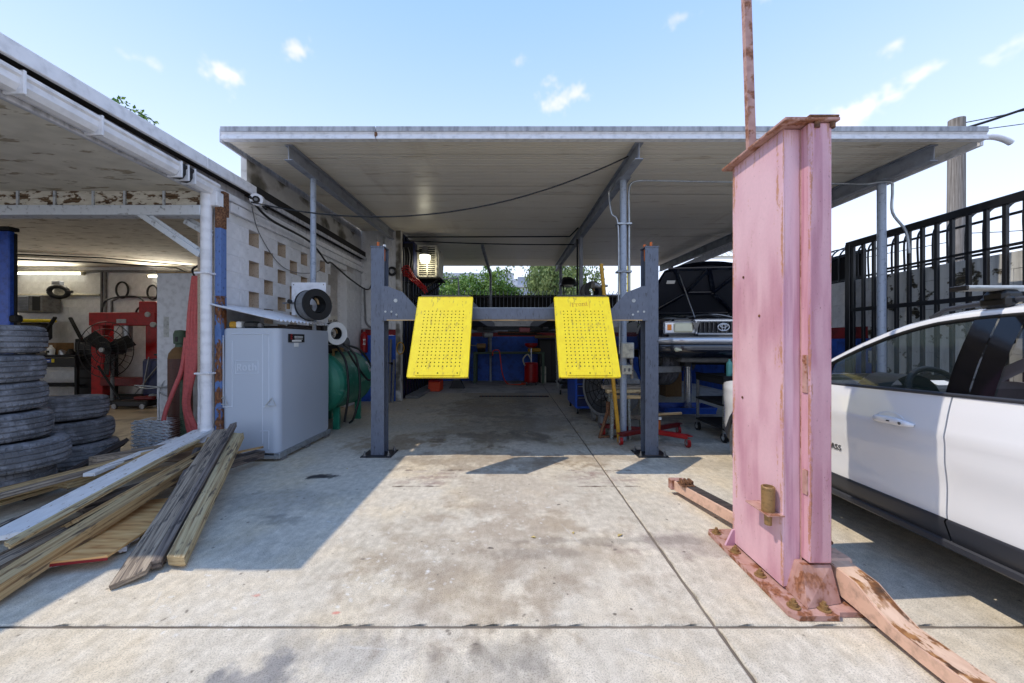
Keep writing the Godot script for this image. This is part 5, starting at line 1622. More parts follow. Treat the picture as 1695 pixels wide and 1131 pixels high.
	part("inner_mirror", bx(Vector3(0.0, 1.36, -0.2), Vector3(0.24, 0.06, 0.03), 0.014), M.car_seal, t)
	# roof bars
	for z in [0.32, 1.12]:
		var r := rail_pt(z)
		var bm := MB.new()
		bm.prism([Vector2(-0.04, 0.0), Vector2(-0.02, 0.014), Vector2(0.02, 0.014), Vector2(0.045, 0.004), Vector2(0.045, -0.004), Vector2(0.02, -0.012), Vector2(-0.02, -0.012)], -0.86, 0.86, Transform3D(Basis(Vector3(0, 0, 1), Vector3.UP, Vector3(-1, 0, 0)), Vector3(0, r.y + 0.105, z)))
		var bar := part("roof_bar", bm, M.pale_grey, t)
		for s in [-1.0, 1.0]:
			var ft := MB.new()
			ft.box(Vector3(s * (r.x - 0.04), r.y + 0.06, z), Vector3(0.1, 0.07, 0.11), 0.02)
			ft.box(Vector3(s * (r.x - 0.015), r.y + 0.035, z), Vector3(0.05, 0.06, 0.13), 0.015)
			part("bar_foot", ft, M.black, bar)
			part("bar_cap", bx(Vector3(s * 0.862, r.y + 0.105, z), Vector3(0.012, 0.026, 0.084), 0.004), M.black, bar)
	# raised badge low on the door
	words("COMPASS", 0.05, 0.004, M.steel, t, Transform3D(Basis(Vector3(0, 0, 1), Vector3.UP, Vector3(-1, 0, 0)), Vector3(-(side_w(0.62, -0.44) + 0.003), 0.62, -0.44)), "Droid Sans", true, "badge_lettering")

# ------------------------------------------------------------------ pickup on the lift, bonnet up
func build_pickup():
	var t := thing("pickup_truck", "dark blue pickup raised on lift with its bonnet open", "pickup", V(3.0, 0.55, 5.4), -7.0)
	# local: front face at z = 0, truck runs to z = -4.9, ground for the tyres at about y = 0.2
	var sk := MB.new()
	var g := []
	for s in [-1.0, 1.0]:
		var gg := []
		for i in 25:
			var z := -lerpf(0.02, 1.35, i / 24.0)
			var row := []
			for j in 11:
				var tt := j / 10.0
				var low := 0.62
				var q: float = absf(z + 0.78)
				if q < 0.44: low = maxf(low, 0.55 + sqrt(0.44 * 0.44 - q * q))
				var y := lerpf(low, lerpf(1.13, 1.22, -z / 1.35), tt)
				var w := 0.86 + 0.05 * sin(PI * clampf(tt, 0, 1)) - 0.1 * pow(maxf(0.0, 1.0 + z / 0.3), 2.0)
				if tt > 0.8: w -= (tt - 0.8) * 0.5
				row.append(Vector3(s * w, y, z))
			gg.append(row)
		var fm := MB.new()
		fm.grid(gg, Vector3(s, 0.2, 0))
		part("front_fender", fm, M.truck, t)
		var arch := MB.new()
		arch.ring(Vector3(s * 0.88, 0.55, -0.78), Vector3(1, 0, 0), 0.445, 0.025, 28, 8)
		part("arch_flare", arch, M.truck, t)
		wheel_into(t, Vector3(s * 0.66, 0.47, -0.62), 0.37, 0.27, M.grey, 0.22)
		wheel_into(t, Vector3(s * 0.76, 0.45, -3.85), 0.37, 0.25, M.grey)
		# headlamp: chrome bezel, lens, amber corner
		var bz := MB.new()
		bz.box(Vector3(s * 0.56, 1.0, 0.0), Vector3(0.48, 0.19, 0.05), 0.03)
		var hb := part("headlight", bz, M.bright_trim, t)
		part("lamp_lens", bx(Vector3(s * 0.53, 1.0, 0.025), Vector3(0.27, 0.14, 0.04), 0.035), M.lens, hb)
		part("corner_lens", bx(Vector3(s * 0.72, 1.005, 0.0), Vector3(0.1, 0.125, 0.06), 0.025), M.amber, hb)
		var vv := MB.new()
		vv.prism([Vector2(-0.05, 0.075), Vector2(0.05, 0.075), Vector2(0.0, -0.07)], 0.0, 0.035, Transform3D(Basis.IDENTITY, Vector3(s * 0.365, 1.0, 0.03)))
		part("bezel_inset", vv, M.truck, hb)
		part("fog_lamp", bx(Vector3(s * 0.58, 0.685, 0.11), Vector3(0.19, 0.06, 0.04), 0.018), M.lens, t)
		var bd := MB.new()
		bd.box(Vector3(s * 0.86, 0.92, -3.5), Vector3(0.05, 0.5, 1.9), 0.02)
		part("bed_side", bd, M.truck, t)
		part("cab_door", bx(Vector3(s * 0.85, 0.92, -1.95), Vector3(0.06, 0.55, 1.15), 0.02), M.truck, t)
		part("door_mirror", bx(Vector3(s * 1.0, 1.32, -1.5), Vector3(0.2, 0.18, 0.09), 0.03), M.truck, t)
		part("cab_pillar", tb([Vector3(s * 0.78, 1.2, -1.35), Vector3(s * 0.66, 1.68, -1.85)], 0.035, 8), M.truck, t)
		part("cab_pillar", tb([Vector3(s * 0.8, 1.2, -2.55), Vector3(s * 0.68, 1.68, -2.45)], 0.04, 8), M.truck, t)
	# grille in a chrome surround
	var gs := MB.new()
	for q in [[Vector3(0, 1.1, 0.03), Vector3(0.78, 0.045, 0.06)], [Vector3(0, 0.905, 0.03), Vector3(0.68, 0.035, 0.06)], [Vector3(-0.36, 1.0, 0.03), Vector3(0.04, 0.2, 0.06)], [Vector3(0.36, 1.0, 0.03), Vector3(0.04, 0.2, 0.06)]]:
		gs.box(q[0], q[1], 0.014)
	var gr := part("grille_surround", gs, M.bright_trim, t)
	part("grille_back", bx(Vector3(0, 1.0, -0.01), Vector3(0.7, 0.17, 0.03), 0.004), M.black, gr)
	for i in 11:
		part("grille_bar", bx(Vector3(-0.3 + i * 0.06, 1.0, 0.02), Vector3(0.026, 0.16, 0.04), 0.01), M.truck, gr)
	var em := MB.new()
	em.ring(Vector3(0, 1.005, 0.075), Vector3(0, 0, 1), 0.075, 0.008, 28, 8, Vector2(1.0, 0.68))
	em.ring(Vector3(0, 1.02, 0.075), Vector3(0, 0, 1), 0.05, 0.006, 24, 6, Vector2(0.95, 0.42))
	em.ring(Vector3(0, 1.005, 0.075), Vector3(0, 0, 1), 0.05, 0.006, 24, 6, Vector2(0.45, 0.95))
	part("emblem", em, M.bright_trim, gr)
	# bumper: chrome strip over a dark valance
	var bp := []
	var vp := []
	for j in 21:
		var u := lerpf(-1, 1, j / 20.0)
		var z := 0.15 - 0.16 * pow(absf(u), 4.0)
		bp.append([Vector3(u * 0.87, 0.865, z - 0.05), Vector3(u * 0.875, 0.865, z), Vector3(u * 0.875, 0.815, z + 0.015), Vector3(u * 0.875, 0.77, z), Vector3(u * 0.87, 0.77, z - 0.05)])
		vp.append([Vector3(u * 0.85, 0.765, z - 0.02), Vector3(u * 0.86, 0.74, z + 0.02), Vector3(u * 0.86, 0.64, z + 0.01), Vector3(u * 0.82, 0.57, z - 0.08)])
	var bm := MB.new()
	bm.grid(bp, Vector3(0, 0, 1))
	part("chrome_bumper", bm, M.bright_trim, t)
	var vm := MB.new()
	vm.grid(vp, Vector3(0, 0, 1))
	part("bumper_valance", vm, M.truck, t)
	part("bumper_slot", bx(Vector3(0, 0.715, 0.13), Vector3(0.8, 0.03, 0.03), 0.01), M.black, t)
	part("skid_plate", bx(Vector3(0, 0.53, -0.3), Vector3(1.1, 0.07, 0.5), 0.03), M.grey, t)
	part("chassis_rail", bx(Vector3(-0.42, 0.5, -2.4), Vector3(0.1, 0.14, 4.6), 0.01), M.black_matt, t)
	part("chassis_rail", bx(Vector3(0.42, 0.5, -2.4), Vector3(0.1, 0.14, 4.6), 0.01), M.black_matt, t)
	part("front_axle", bx(Vector3(0, 0.48, -0.8), Vector3(1.3, 0.12, 0.14), 0.04), M.black_matt, t)
	# engine bay
	var eb := part("engine_bay", bx(Vector3(0, 0.78, -0.65), Vector3(1.45, 0.4, 1.2), 0.02), M.truck, t)
	part("radiator_panel", bx(Vector3(0, 1.1, -0.08), Vector3(1.3, 0.06, 0.12), 0.012), M.truck, eb)
	for q in [[-0.45, 1.08, -0.35, 0.25, 0.14, 0.22], [0.5, 1.06, -0.4, 0.22, 0.18, 0.26], [0.0, 1.07, -0.55, 0.5, 0.16, 0.5], [-0.5, 1.09, -0.8, 0.22, 0.2, 0.25], [0.25, 1.12, -0.75, 0.22, 0.1, 0.2]]:
		part("engine_part", bx(Vector3(q[0], q[1], q[2]), Vector3(q[3], q[4], q[5]), 0.03), M.grey, eb)
	part("engine_hose", tb(smooth([Vector3(-0.4, 1.16, -0.3), Vector3(-0.1, 1.2, -0.35), Vector3(0.15, 1.17, -0.5)], 5), 0.03, 8), M.black, eb)
	part("engine_cap", tb([Vector3(0.32, 1.15, -0.3), Vector3(0.32, 1.2, -0.3)], 0.04, 10), M.pale_grey, eb)
	part("engine_pipe", tb(smooth([Vector3(-0.2, 1.22, -0.9), Vector3(0.3, 1.25, -0.95), Vector3(0.6, 1.18, -0.9)], 5), 0.02, 8), M.steel, eb)
	# bonnet propped open, ribbed underneath
	var hinge := Vector3(0, 1.25, -1.3)
	var ang := deg_to_rad(38.0)
	var dirh := Vector3(0, sin(ang), cos(ang))
	var nrm := Vector3(0, cos(ang), -sin(ang))
	var hg := []
	for i in 9:
		var l := i / 8.0
		var row := []
		for j in 13:
			var u := lerpf(-1, 1, j / 12.0)
			row.append(hinge + dirh * (l * 1.2 - 0.12 * u * u * l) + Vector3(u * lerpf(0.78, 0.66, l * l), 0, 0) + nrm * (0.06 * (1 - u * u) + 0.03 * (1.0 - pow(l, 6.0))))
		hg.append(row)
	var hm := MB.new()
	hm.grid(hg, nrm)
	var hood := part("bonnet", hm, M.truck, t)
	var under := MB.new()
	var ug := []
	for i in 9:
		var l := lerpf(0.03, 0.95, i / 8.0)
		var row := []
		for j in 13:
			var u := lerpf(-0.96, 0.96, j / 12.0)
			row.append(hinge + dirh * (l * 1.2 - 0.12 * u * u * l) + Vector3(u * lerpf(0.78, 0.66, l * l), 0, 0) + nrm * (0.035 * (1 - u * u) - 0.01))
		ug.append(row)
	under.grid(ug, -nrm)
	part("bonnet_liner", under, M.car_trim, hood)
	var rb := MB.new()
	for q in [[-0.9, 0.1, -0.3, 0.5], [-0.3, 0.5, 0.0, 0.95], [0.9, 0.1, 0.3, 0.5], [0.3, 0.5, 0.0, 0.95], [-0.3, 0.5, -0.75, 0.95], [0.3, 0.5, 0.75, 0.95], [-0.3, 0.5, 0.3, 0.5], [-0.85, 0.96, 0.85, 0.96], [-0.9, 0.06, 0.9, 0.06]]:
		var a = hinge + dirh * (q[1] * 1.15) + Vector3(q[0] * 0.72, 0, 0) - nrm * 0.0
		var b = hinge + dirh * (q[3] * 1.15) + Vector3(q[2] * 0.68, 0, 0) - nrm * 0.0
		rb.bar(a, b, 0.07, 0.03, 0.012, nrm)
	part("bonnet_rib", rb, M.truck, hood).set_meta("kind", "stuff")
	for q in [-0.52, 0.5]:
		part("bonnet_sticker", bx(hinge + dirh * 0.85 + Vector3(q, 0, 0) - nrm * 0.022, Vector3(0.13, 0.004, 0.07), 0.001, Basis(Vector3.RIGHT, nrm, Vector3.RIGHT.cross(nrm))), M.paper, hood)
	part("prop_rod", tb([Vector3(-0.32, 1.15, -0.12), hinge + dirh * 1.0 + Vector3(-0.42, 0, 0)], 0.009, 6), M.steel, t)
	# cab and bed
	part("cab_roof", bx(Vector3(0, 1.7, -2.15), Vector3(1.34, 0.07, 0.95), 0.03), M.truck, t)
	part("cab_back", bx(Vector3(0, 1.1, -2.55), Vector3(1.6, 1.1, 0.06), 0.02), M.truck, t)
	part("cowl", bx(Vector3(0, 1.2, -1.38), Vector3(1.6, 0.08, 0.2), 0.02), M.black_matt, t)
	part("cab_floor", bx(Vector3(0, 0.68, -2.0), Vector3(1.6, 0.1, 1.2), 0.02), M.black_matt, t)
	var wsm := MB.new()
	wsm.quad(Vector3(-0.76, 1.24, -1.4), Vector3(0.76, 1.24, -1.4), Vector3(0.64, 1.68, -1.84), Vector3(-0.64, 1.68, -1.84), Vector3(0, 0.7, 0.7))
	part("windscreen", wsm, M.glass, t)
	part("bed_floor", bx(Vector3(0, 0.75, -3.55), Vector3(1.7, 0.08, 1.9), 0.02), M.truck, t)
	part("tailgate", bx(Vector3(0, 0.95, -4.48), Vector3(1.7, 0.45, 0.05), 0.02), M.truck, t)

# ------------------------------------------------------------------ tyres
func tyre_mesh(r: float, w: float, sd: int) -> ArrayMesh:
	var rg := RandomNumberGenerator.new()
	rg.seed = sd
	var mb := MB.new()
	var prof := [Vector2(r * 0.62, -w * 0.34), Vector2(r * 0.64, -w * 0.44), Vector2(r * 0.72, -w * 0.5), Vector2(r * 0.8, -w * 0.5), Vector2(r * 0.87, -w * 0.475), Vector2(r * 0.925, -w * 0.43), Vector2(r * 0.958, -w * 0.37)]
	var e := [-0.3, -0.1, 0.1, 0.3]
	for i in e.size():
		var y: float = e[i] * w
		var rr := r * (0.98 if i == 0 or i == 3 else 1.0)
		prof.append(Vector2(rr, y - 0.006))
		prof.append(Vector2(rr - 0.013, y - 0.0035)); prof.append(Vector2(rr - 0.013, y + 0.0035))
		prof.append(Vector2(rr, y + 0.006))
	prof.append_array([Vector2(r * 0.958, w * 0.37), Vector2(r * 0.925, w * 0.43), Vector2(r * 0.87, w * 0.475), Vector2(r * 0.8, w * 0.5), Vector2(r * 0.72, w * 0.5), Vector2(r * 0.64, w * 0.44), Vector2(r * 0.62, w * 0.34), Vector2(r * 0.66, w * 0.3), Vector2(r * 0.88, w * 0.36), Vector2(r * 0.91, 0.0), Vector2(r * 0.88, -w * 0.36), Vector2(r * 0.66, -w * 0.3), Vector2(r * 0.62, -w * 0.34)])
	mb.lathe(prof, 56)
	# shoulder lugs and slanted tread blocks, barely proud of the worn tread
	for s in [-1.0, 1.0]:
		for k in 52:
			var a := TAU * k / 52
			var c := Vector3(cos(a), 0, sin(a))
			var tn := Vector3(-sin(a), 0, cos(a))
			mb.box(c * (r * 0.944) + Vector3(0, s * w * 0.4, 0), Vector3(0.009, w * 0.12, r * 0.1), 0.003, Basis(c, Vector3.UP, tn) * Basis(Vector3(0, 0, 1), s * 0.62))
	for q in [-0.2, 0.0, 0.2]:
		for k in 60:
			var a = TAU * (k + q) / 60
			var c := Vector3(cos(a), 0, sin(a))
			mb.box(c * (r * (0.994 if q == 0.0 else 0.986)) + Vector3(0, q * w, 0), Vector3(0.008, w * 0.14, r * 0.088), 0.002, Basis(c, Vector3.UP, Vector3(-sin(a), 0, cos(a))) * Basis(Vector3(1, 0, 0), 0.3 if q != 0.0 else -0.3))
	return mb.done()

func build_tyres():
	var ma := tyre_mesh(0.345, 0.245, 1)
	var mb := tyre_mesh(0.36, 0.235, 2)
	var ord := ["bottom tyre", "second tyre from the bottom", "third tyre from the bottom", "fourth tyre from the bottom", "fifth tyre from the bottom", "topmost tyre"]
	var off := [[-4.5, 3.26], [-4.36, 3.28], [-4.5, 3.24], [-4.55, 3.26], [-4.57, 3.24], [-4.57, 3.27]]
	for i in 6:
		var o = tag(put("tyre", ma if i % 2 else mb, M.rubber, self), "dusty worn %s in the tall stack of six" % ord[i], "tyre", "tyres in the tall stack")
		o.position = V(off[i][0], 0.125 + i * 0.248, off[i][1])
		o.rotation = Vector3(0.012 * (i % 3 - 1), i * 0.8, 0.012 * ((i + 1) % 3 - 1))
	var o2 := [[-4.8, 4.14], [-4.86, 4.12], [-4.88, 4.1]]
	for i in 3:
		var o = tag(put("tyre", mb if i % 2 else ma, M.rubber, self), "dark grey %s in the low stack of three" % ["bottom tyre", "middle tyre", "top tyre"][i], "tyre", "tyres in the low stack")
		o.position = V(o2[i][0], 0.128 + i * 0.25, o2[i][1])
		o.rotation = Vector3(0.0, i * 1.1, -0.05 * (1 if i == 2 else 0))

# ------------------------------------------------------------------ timber heap
func timber(called: String, label: String, a: Vector3, b: Vector3, w: float, th: float, m: Material, roll := 0.0, extra: MB = null):
	var x := (b - a).normalized()
	var up := Vector3.UP.rotated(x, roll)
	var z := x.cross(up).normalized()
	var y := z.cross(x)
	var l := (b - a).length()
	var mb := MB.new()
	var pts := []
	for e in [-1.0, 1.0]:
		var jag := 0.035 if rng.randf() < 0.5 else 0.008
		var skew := rnd(-0.03, 0.03)
		for k in 6:
			var u = lerpf(-1.0, 1.0, k / 5.0) * e
			pts.append(Vector2(e * l * 0.5 - e * rnd(0.0, jag) + skew * u, u * w * 0.5))
		for k in 9:      # long edges, slightly wavy
			var q := (k + 1) / 10.0
			pts.append(Vector2(lerpf(e * l * 0.5, -e * l * 0.5, q) , e * e * e * w * 0.5 + rnd(-0.002, 0.002)))
	mb.prism(pts, -th * 0.5, th * 0.5, Transform3D(Basis(Vector3(1, 0, 0), Vector3(0, 0, 1), Vector3(0, -1, 0)), Vector3.ZERO))
	var o := single(called, mb, m, label, "timber", "scrap timber heap")
	o.transform = Transform3D(Basis(x, y, z), (a + b) * 0.5)
	return o

func build_timber():
	timber("plank", "flat white board with rotten knot lying under the heap", V(-4.4, 0.02, 1.35), V(-2.5, 0.025, 2.5), 0.21, 0.035, M.white_rot)
	var pl := MB.new()
	pl.prism([Vector2(-2.78, -2.13), Vector2(-2.4, -2.24), Vector2(-2.72, -3.3), Vector2(-3.28, -3.05)], 0.0, -0.014, Transform3D(Basis(Vector3(1, 0, 0), Vector3(0, 0.06, 0.998).normalized(), Vector3(0, -1, 0)), Vector3(0, 0.2, 0)))
	var ply := single("plywood_offcut", pl, M.ply, "orange plywood offcut with red edge under the planks", "plywood", "scrap timber heap")
	var eg := MB.new()
	eg.bar(V(-2.78, 0.068, 2.126), V(-2.4, 0.06, 2.236), 0.006, 0.016, 0.001)
	part("painted_edge", eg, M.red_edge, ply)
	timber("plank", "long brown board lying behind the white board", V(-4.3, 0.1, 2.6), V(-3.35, 0.26, 4.1), 0.2, 0.035, M.wood_warm, 0.1)
	timber("plank", "weathered grey board edge beside the tyre stack", V(-4.0, 0.16, 2.5), V(-3.7, 0.2, 3.6), 0.15, 0.04, M.wood_grey, -0.2)
	timber("plank", "long white painted board lying on top of heap", V(-2.98, 0.2, 2.18), V(-3.44, 0.36, 4.22), 0.235, 0.03, M.white_board, -0.12)
	timber("plank", "narrow white strip of board behind the white plank", V(-3.65, 0.2, 3.25), V(-3.75, 0.26, 4.25), 0.07, 0.03, M.white_board, 0.1)
	timber("beam", "pale squared beam running down from the heap's middle", V(-2.62, 0.08, 1.82), V(-3.02, 0.2, 3.55), 0.1, 0.09, M.wood_warm, 0.12)
	timber("beam", "second beam with dark grey side under the pale beam", V(-2.86, 0.07, 1.95), V(-3.06, 0.16, 3.5), 0.1, 0.07, M.wood_grey, 0.0)
	timber("beam", "grey rough beam whose end points at the grey tank", V(-3.1, 0.16, 2.7), V(-2.78, 0.11, 4.16), 0.1, 0.08, M.wood_grey2, 0.1)
	timber("plank", "broken brown board split along its upper edge", V(-2.9, 0.15, 2.45), V(-3.1, 0.25, 3.7), 0.12, 0.025, M.wood_warm, -0.5)
	timber("plank", "wide weathered grey plank leaning across the heap", V(-2.12, 0.03, 2.08), V(-3.04, 0.42, 3.95), 0.14, 0.028, M.wood_grey, -0.15)
	timber("plank", "splintered narrow grey batten beside the wide plank", V(-2.08, 0.045, 2.2), V(-2.97, 0.46, 4.02), 0.05, 0.05, M.wood_grey2, 0.0)
	timber("beam", "pale notched beam leaning outermost on the heap", V(-1.98, 0.05, 2.22), V(-2.84, 0.38, 3.92), 0.095, 0.06, M.wood_pale, -0.1)
	timber("plank", "dark stained plank leaning by the low tyre stack", V(-4.1, 0.05, 3.2), V(-4.3, 0.24, 4.2), 0.11, 0.04, M.wood_dark, -0.7)
	timber("beam", "short squared beam stub with pale cut end", V(-3.95, 0.21, 3.55), V(-3.55, 0.21, 4.15), 0.1, 0.1, M.wood_grey)
	timber("plank", "short brown offcut under the beam stub", V(-3.85, 0.12, 3.2), V(-3.72, 0.13, 3.75), 0.1, 0.06, M.wood_pale, 0.2)
	for q in [["thin weathered lath lying lowest beside the plywood", V(-2.62, 0.02, 1.75), V(-2.95, 0.04, 2.9), 0.05, 0.02, "wood_grey"], ["narrow brown lath across the middle of the heap", V(-2.75, 0.24, 2.05), V(-3.25, 0.33, 3.9), 0.05, 0.022, "wood_pale"], ["splintered grey slat under the leaning planks", V(-2.5, 0.1, 2.75), V(-3.2, 0.26, 3.85), 0.07, 0.02, "wood_grey2"], ["short dark slat beneath the white painted board", V(-3.15, 0.16, 2.25), V(-3.4, 0.22, 3.3), 0.08, 0.022, "wood_dark"], ["thin tan batten leaning against the wide grey plank", V(-2.3, 0.06, 2.45), V(-3.12, 0.36, 3.9), 0.045, 0.03, "wood_warm"], ["crooked brown slat sticking out towards the tank", V(-3.3, 0.2, 3.2), V(-2.72, 0.2, 4.1), 0.06, 0.025, "wood_warm"], ["pale lath lying along the tyre stack's foot", V(-4.2, 0.05, 2.35), V(-3.85, 0.12, 3.4), 0.06, 0.025, "wood_pale"], ["short grey board end poking out under the laths", V(-3.3, 0.05, 1.95), V(-3.5, 0.09, 2.8), 0.1, 0.025, "wood_grey"], ["rough brown board lying flat under the beams", V(-3.0, 0.03, 1.7), V(-3.15, 0.06, 3.1), 0.14, 0.025, "wood_grey"]]:
		timber("plank", q[0], q[1], q[2], q[3], q[4], M[q[5]], rnd(-0.35, 0.35))
	timber("plank", "thin pale lath under the white board", V(-3.3, 0.1, 2.5), V(-3.6, 0.16, 3.7), 0.06, 0.03, M.wood_pale, 0.2)

# ------------------------------------------------------------------ tank, compressor, reels
func build_tank():
	var t := thing("oil_tank", "tall grey metal oil tank with embossed panel and label", "tank", V(-2.945, 0, 4.83))
	var hw := 0.325
	var hd := 0.6
	var r := 0.075
	var ring := []
	for q in [[1, 1], [-1, 1], [-1, -1], [1, -1]]:
		var c := Vector2(q[0] * (hw - r), q[1] * (hd - r))
		var a0 := atan2(q[1], q[0]) - PI / 4
		for k in 6:
			var a := a0 + k / 5.0 * PI / 2
			ring.append(c + Vector2(cos(a), sin(a)) * r)
	var rows := [[0.09, 0.95], [0.1, 0.985], [0.13, 1.0], [0.8, 1.012], [1.46, 1.0], [1.49, 0.985], [1.5, 0.95]]
	var g := []
	for q in rows:
		var row := []
		for k in ring.size() + 1:
			var p: Vector2 = ring[k % ring.size()]
			row.append(Vector3(p.x * q[1], q[0], p.y * (1.0 - (1.0 - q[1]) * 0.5)))
		g.append(row)
	var mb := MB.new()
	for i in rows.size() - 1:
		for k in ring.size():
			var nn := []
			for e in [k, (k + 1) % ring.size()]:
				var kk: int = e
				var grp: int = kk / 6
				var cq: Array = [[1, 1], [-1, 1], [-1, -1], [1, -1]][grp]
				var c := Vector2(cq[0] * (hw - r), cq[1] * (hd - r))
				var d2: Vector2 = (ring[kk] - c).normalized()
				nn.append(Vector3(d2.x, 0.0, d2.y))
			mb.squad(g[i][k], g[i][k + 1], g[i + 1][k + 1], g[i + 1][k], nn[0], nn[1], nn[1], nn[0])
	for e in [0, rows.size() - 1]:
		for k in range(1, ring.size() - 1):
			mb.flat(g[e][0], g[e][k], g[e][k + 1], Vector3.UP if e else Vector3.DOWN)
	part("shell", mb, M.tank, t)
	# embossing on the narrow face
	var z := hd + 0.003
	var em := holder("embossing", t)
	for q in [[-0.3, -0.29, 0.62, 1.42], [-0.2, -0.19, 0.62, 1.36], [0.14, 0.152, 0.2, 1.44], [0.21, 0.222, 0.62, 1.42], [-0.3, -0.19, 0.61, 0.622], [0.15, 0.222, 0.61, 0.622], [-0.2, 0.22, 1.43, 1.44], [0.12, 0.22, 0.34, 0.35], [0.21, 0.22, 0.14, 0.35]]:
		part("raised_line", bx(Vector3((q[0] + q[1]) / 2, (q[2] + q[3]) / 2, z), Vector3(absf(q[1] - q[0]), q[3] - q[2], 0.009), 0.003), M.tank_edge, em)
	for q in [[-0.005, 1.135, 0.25, 0.008], [-0.005, 0.985, 0.25, 0.008], [-0.13, 1.06, 0.008, 0.15], [0.12, 1.06, 0.008, 0.15]]:
		part("raised_line", bx(Vector3(q[0] - 0.025, q[1], z), Vector3(q[2], q[3], 0.009), 0.003), M.tank_edge, em)
	words("Roth", 0.105, 0.009, M.tank_edge, em, Transform3D(Basis.IDENTITY, Vector3(-0.03, 1.06, z)))
	for q in [[-0.29, 0.68], [0.25, 0.66]]:
		var hm := MB.new()
		hm.tube([Vector3(q[0] - 0.06, q[1] - 0.03, z + 0.02), Vector3(q[0] + 0.06, q[1] - 0.03, z + 0.02), Vector3(q[0] + 0.01, q[1] + 0.06, z + 0.012), Vector3(q[0] - 0.06, q[1] - 0.03, z + 0.02)], 0.006, 6)
		part("wire_handle", hm, M.pale_grey, t)
	# base frame and feet
	for s in [-1.0, 1.0]:
		part("base_channel", bx(Vector3(s * 0.3, 0.062, 0), Vector3(0.07, 0.06, 1.2), 0.005), M.galv, t)
	part("base_channel", bx(Vector3(0, 0.05, 0.58), Vector3(0.62, 0.04, 0.05), 0.005), M.galv, t)
	for q in [[-0.29, 0.5], [0.29, 0.5], [-0.29, -0.5], [0.29, -0.5], [0.29, 0.0]]:
		part("foot", bx(Vector3(q[0], 0.016, q[1]), Vector3(0.1, 0.032, 0.1), 0.004), M.grey, t)
	# maker's label and paper tag on the broad face; local x is across, face points to +x
	var face := hw + 0.009
	var st := part("label", bx(Vector3(face, 1.39, 0.26), Vector3(0.003, 0.1, 0.34), 0.001), M.black_matt, t)
	words("E", 0.085, 0.001, M.red, st, Transform3D(Basis(Vector3(0, 0, -1), Vector3.UP, Vector3(1, 0, 0)), Vector3(face + 0.002, 1.405, 0.37)))
	for q in [[1.405, 0.22, 0.18, 0.022], [1.38, 0.22, 0.17, 0.006], [1.358, 0.26, 0.2, 0.02]]:
		part("print_line", bx(Vector3(face + 0.002, q[0], q[1]), Vector3(0.001, q[3], q[2]), 0.0003), M.paper if q[3] != 0.022 else M.pale_grey, st)
	part("paper_tag", bx(Vector3(face, 1.31, 0.27), Vector3(0.002, 0.05, 0.1), 0.0005), M.paper, t)
	for q in [[0.16, 0.3], [0.0, 0.0]]:
		part("filler_cap", tb([Vector3(-0.1, 1.5, q[1]), Vector3(-0.1, 1.545, q[1])], 0.05, 16), M.black_matt, t)
	# things stored on top
	single("storage_beam", bx2(-3.22, -2.66, 1.5, 1.535, 4.5, 4.6, 0.006), M.wood_dark, "dark timber batten under the corrugated sheet", "batten")
	single("storage_batten", bx2(-2.76, -2.68, 1.502, 1.56, 4.62, 5.3, 0.006), M.wood_dark, "short dark batten along the tank's far edge", "batten")
	var can := thing("fluid_can", "small yellow and white can lying on the tank", "can", V(-3.14, 1.5, 4.32))
	part("body", bx(Vector3(-0.04, 0.04, 0), Vector3(0.08, 0.075, 0.09), 0.015), M.yellow_stick, can)
	part("label", bx(Vector3(0.03, 0.04, 0), Vector3(0.06, 0.074, 0.088), 0.012), M.paper, can)
	var bt := thing("black_canister", "black canister lying beside the yellow can", "canister", V(-2.98, 1.5, 4.32))
	part("body", bx(Vector3(0, 0.04, 0), Vector3(0.15, 0.08, 0.1), 0.02), M.black, bt)
	part("cap", bx(Vector3(0.1, 0.035, 0), Vector3(0.05, 0.05, 0.06), 0.01), M.grey, bt)
	single("motor_box", bx2(-2.8, -2.64, 1.502, 1.575, 5.28, 5.4, 0.01), M.black, "small black motor box at the tank's far corner", "box")
	# corrugated cover sheet
	var cm := MB.new()
	var cg := []
	for i in 97:
		var d := lerpf(4.14, 5.3, i / 96.0)
		var wv := 0.012 * sin(i / 96.0 * TAU * 15.0)
		cg.append([V(-3.38, 1.775 + wv, d), V(-2.98, 1.68 + wv, d), V(-2.57, 1.585 + wv, d)])
	cm.grid(cg, Vector3.UP)
	var cg2 := []
	for row in cg:
		cg2.append([row[0] - Vector3(0, 0.004, 0), row[1] - Vector3(0, 0.004, 0), row[2] - Vector3(0, 0.004, 0)])
	cm.grid(cg2, Vector3.DOWN)
	for i in 96:
		cm.quad(cg[i][2], cg[i + 1][2], cg2[i + 1][2], cg2[i][2], Vector3.RIGHT)
	single("cover_sheet", cm, M.white_paint, "white corrugated metal sheet sheltering the grey tank", "metal sheet")
	# reel board on the canopy post
	var bd := thing("reel_board", "white mounting board fixed to the thin canopy post", "board", V(-2.72, 1.92, 5.05))
	part("panel", bx(Vector3.ZERO, Vector3(0.46, 0.44, 0.018), 0.003), M.white_paint, bd)
	part("bracket", bx(Vector3(-0.1, -0.09, 0.015), Vector3(0.14, 0.26, 0.012), 0.003), M.pale_grey, bd)
	part("batten", bx(Vector3(0.02, -0.3, -0.02), Vector3(0.05, 0.3, 0.03), 0.003), M.pale_grey, bd)
	for q in [[-0.2, 0.19], [0.2, 0.19]]:
		part("screw", tb([Vector3(q[0], q[1], 0.009), Vector3(q[0], q[1], 0.014)], 0.008, 8), M.grey, bd)
	var rg := thing("pressure_regulator", "small brass air regulator on the white reel board", "regulator", V(-2.97, 1.83, 5.0))
	part("bowl", tb([Vector3(0, -0.05, 0), Vector3(0, 0.02, 0)], 0.022, 10), M.bolt, rg)
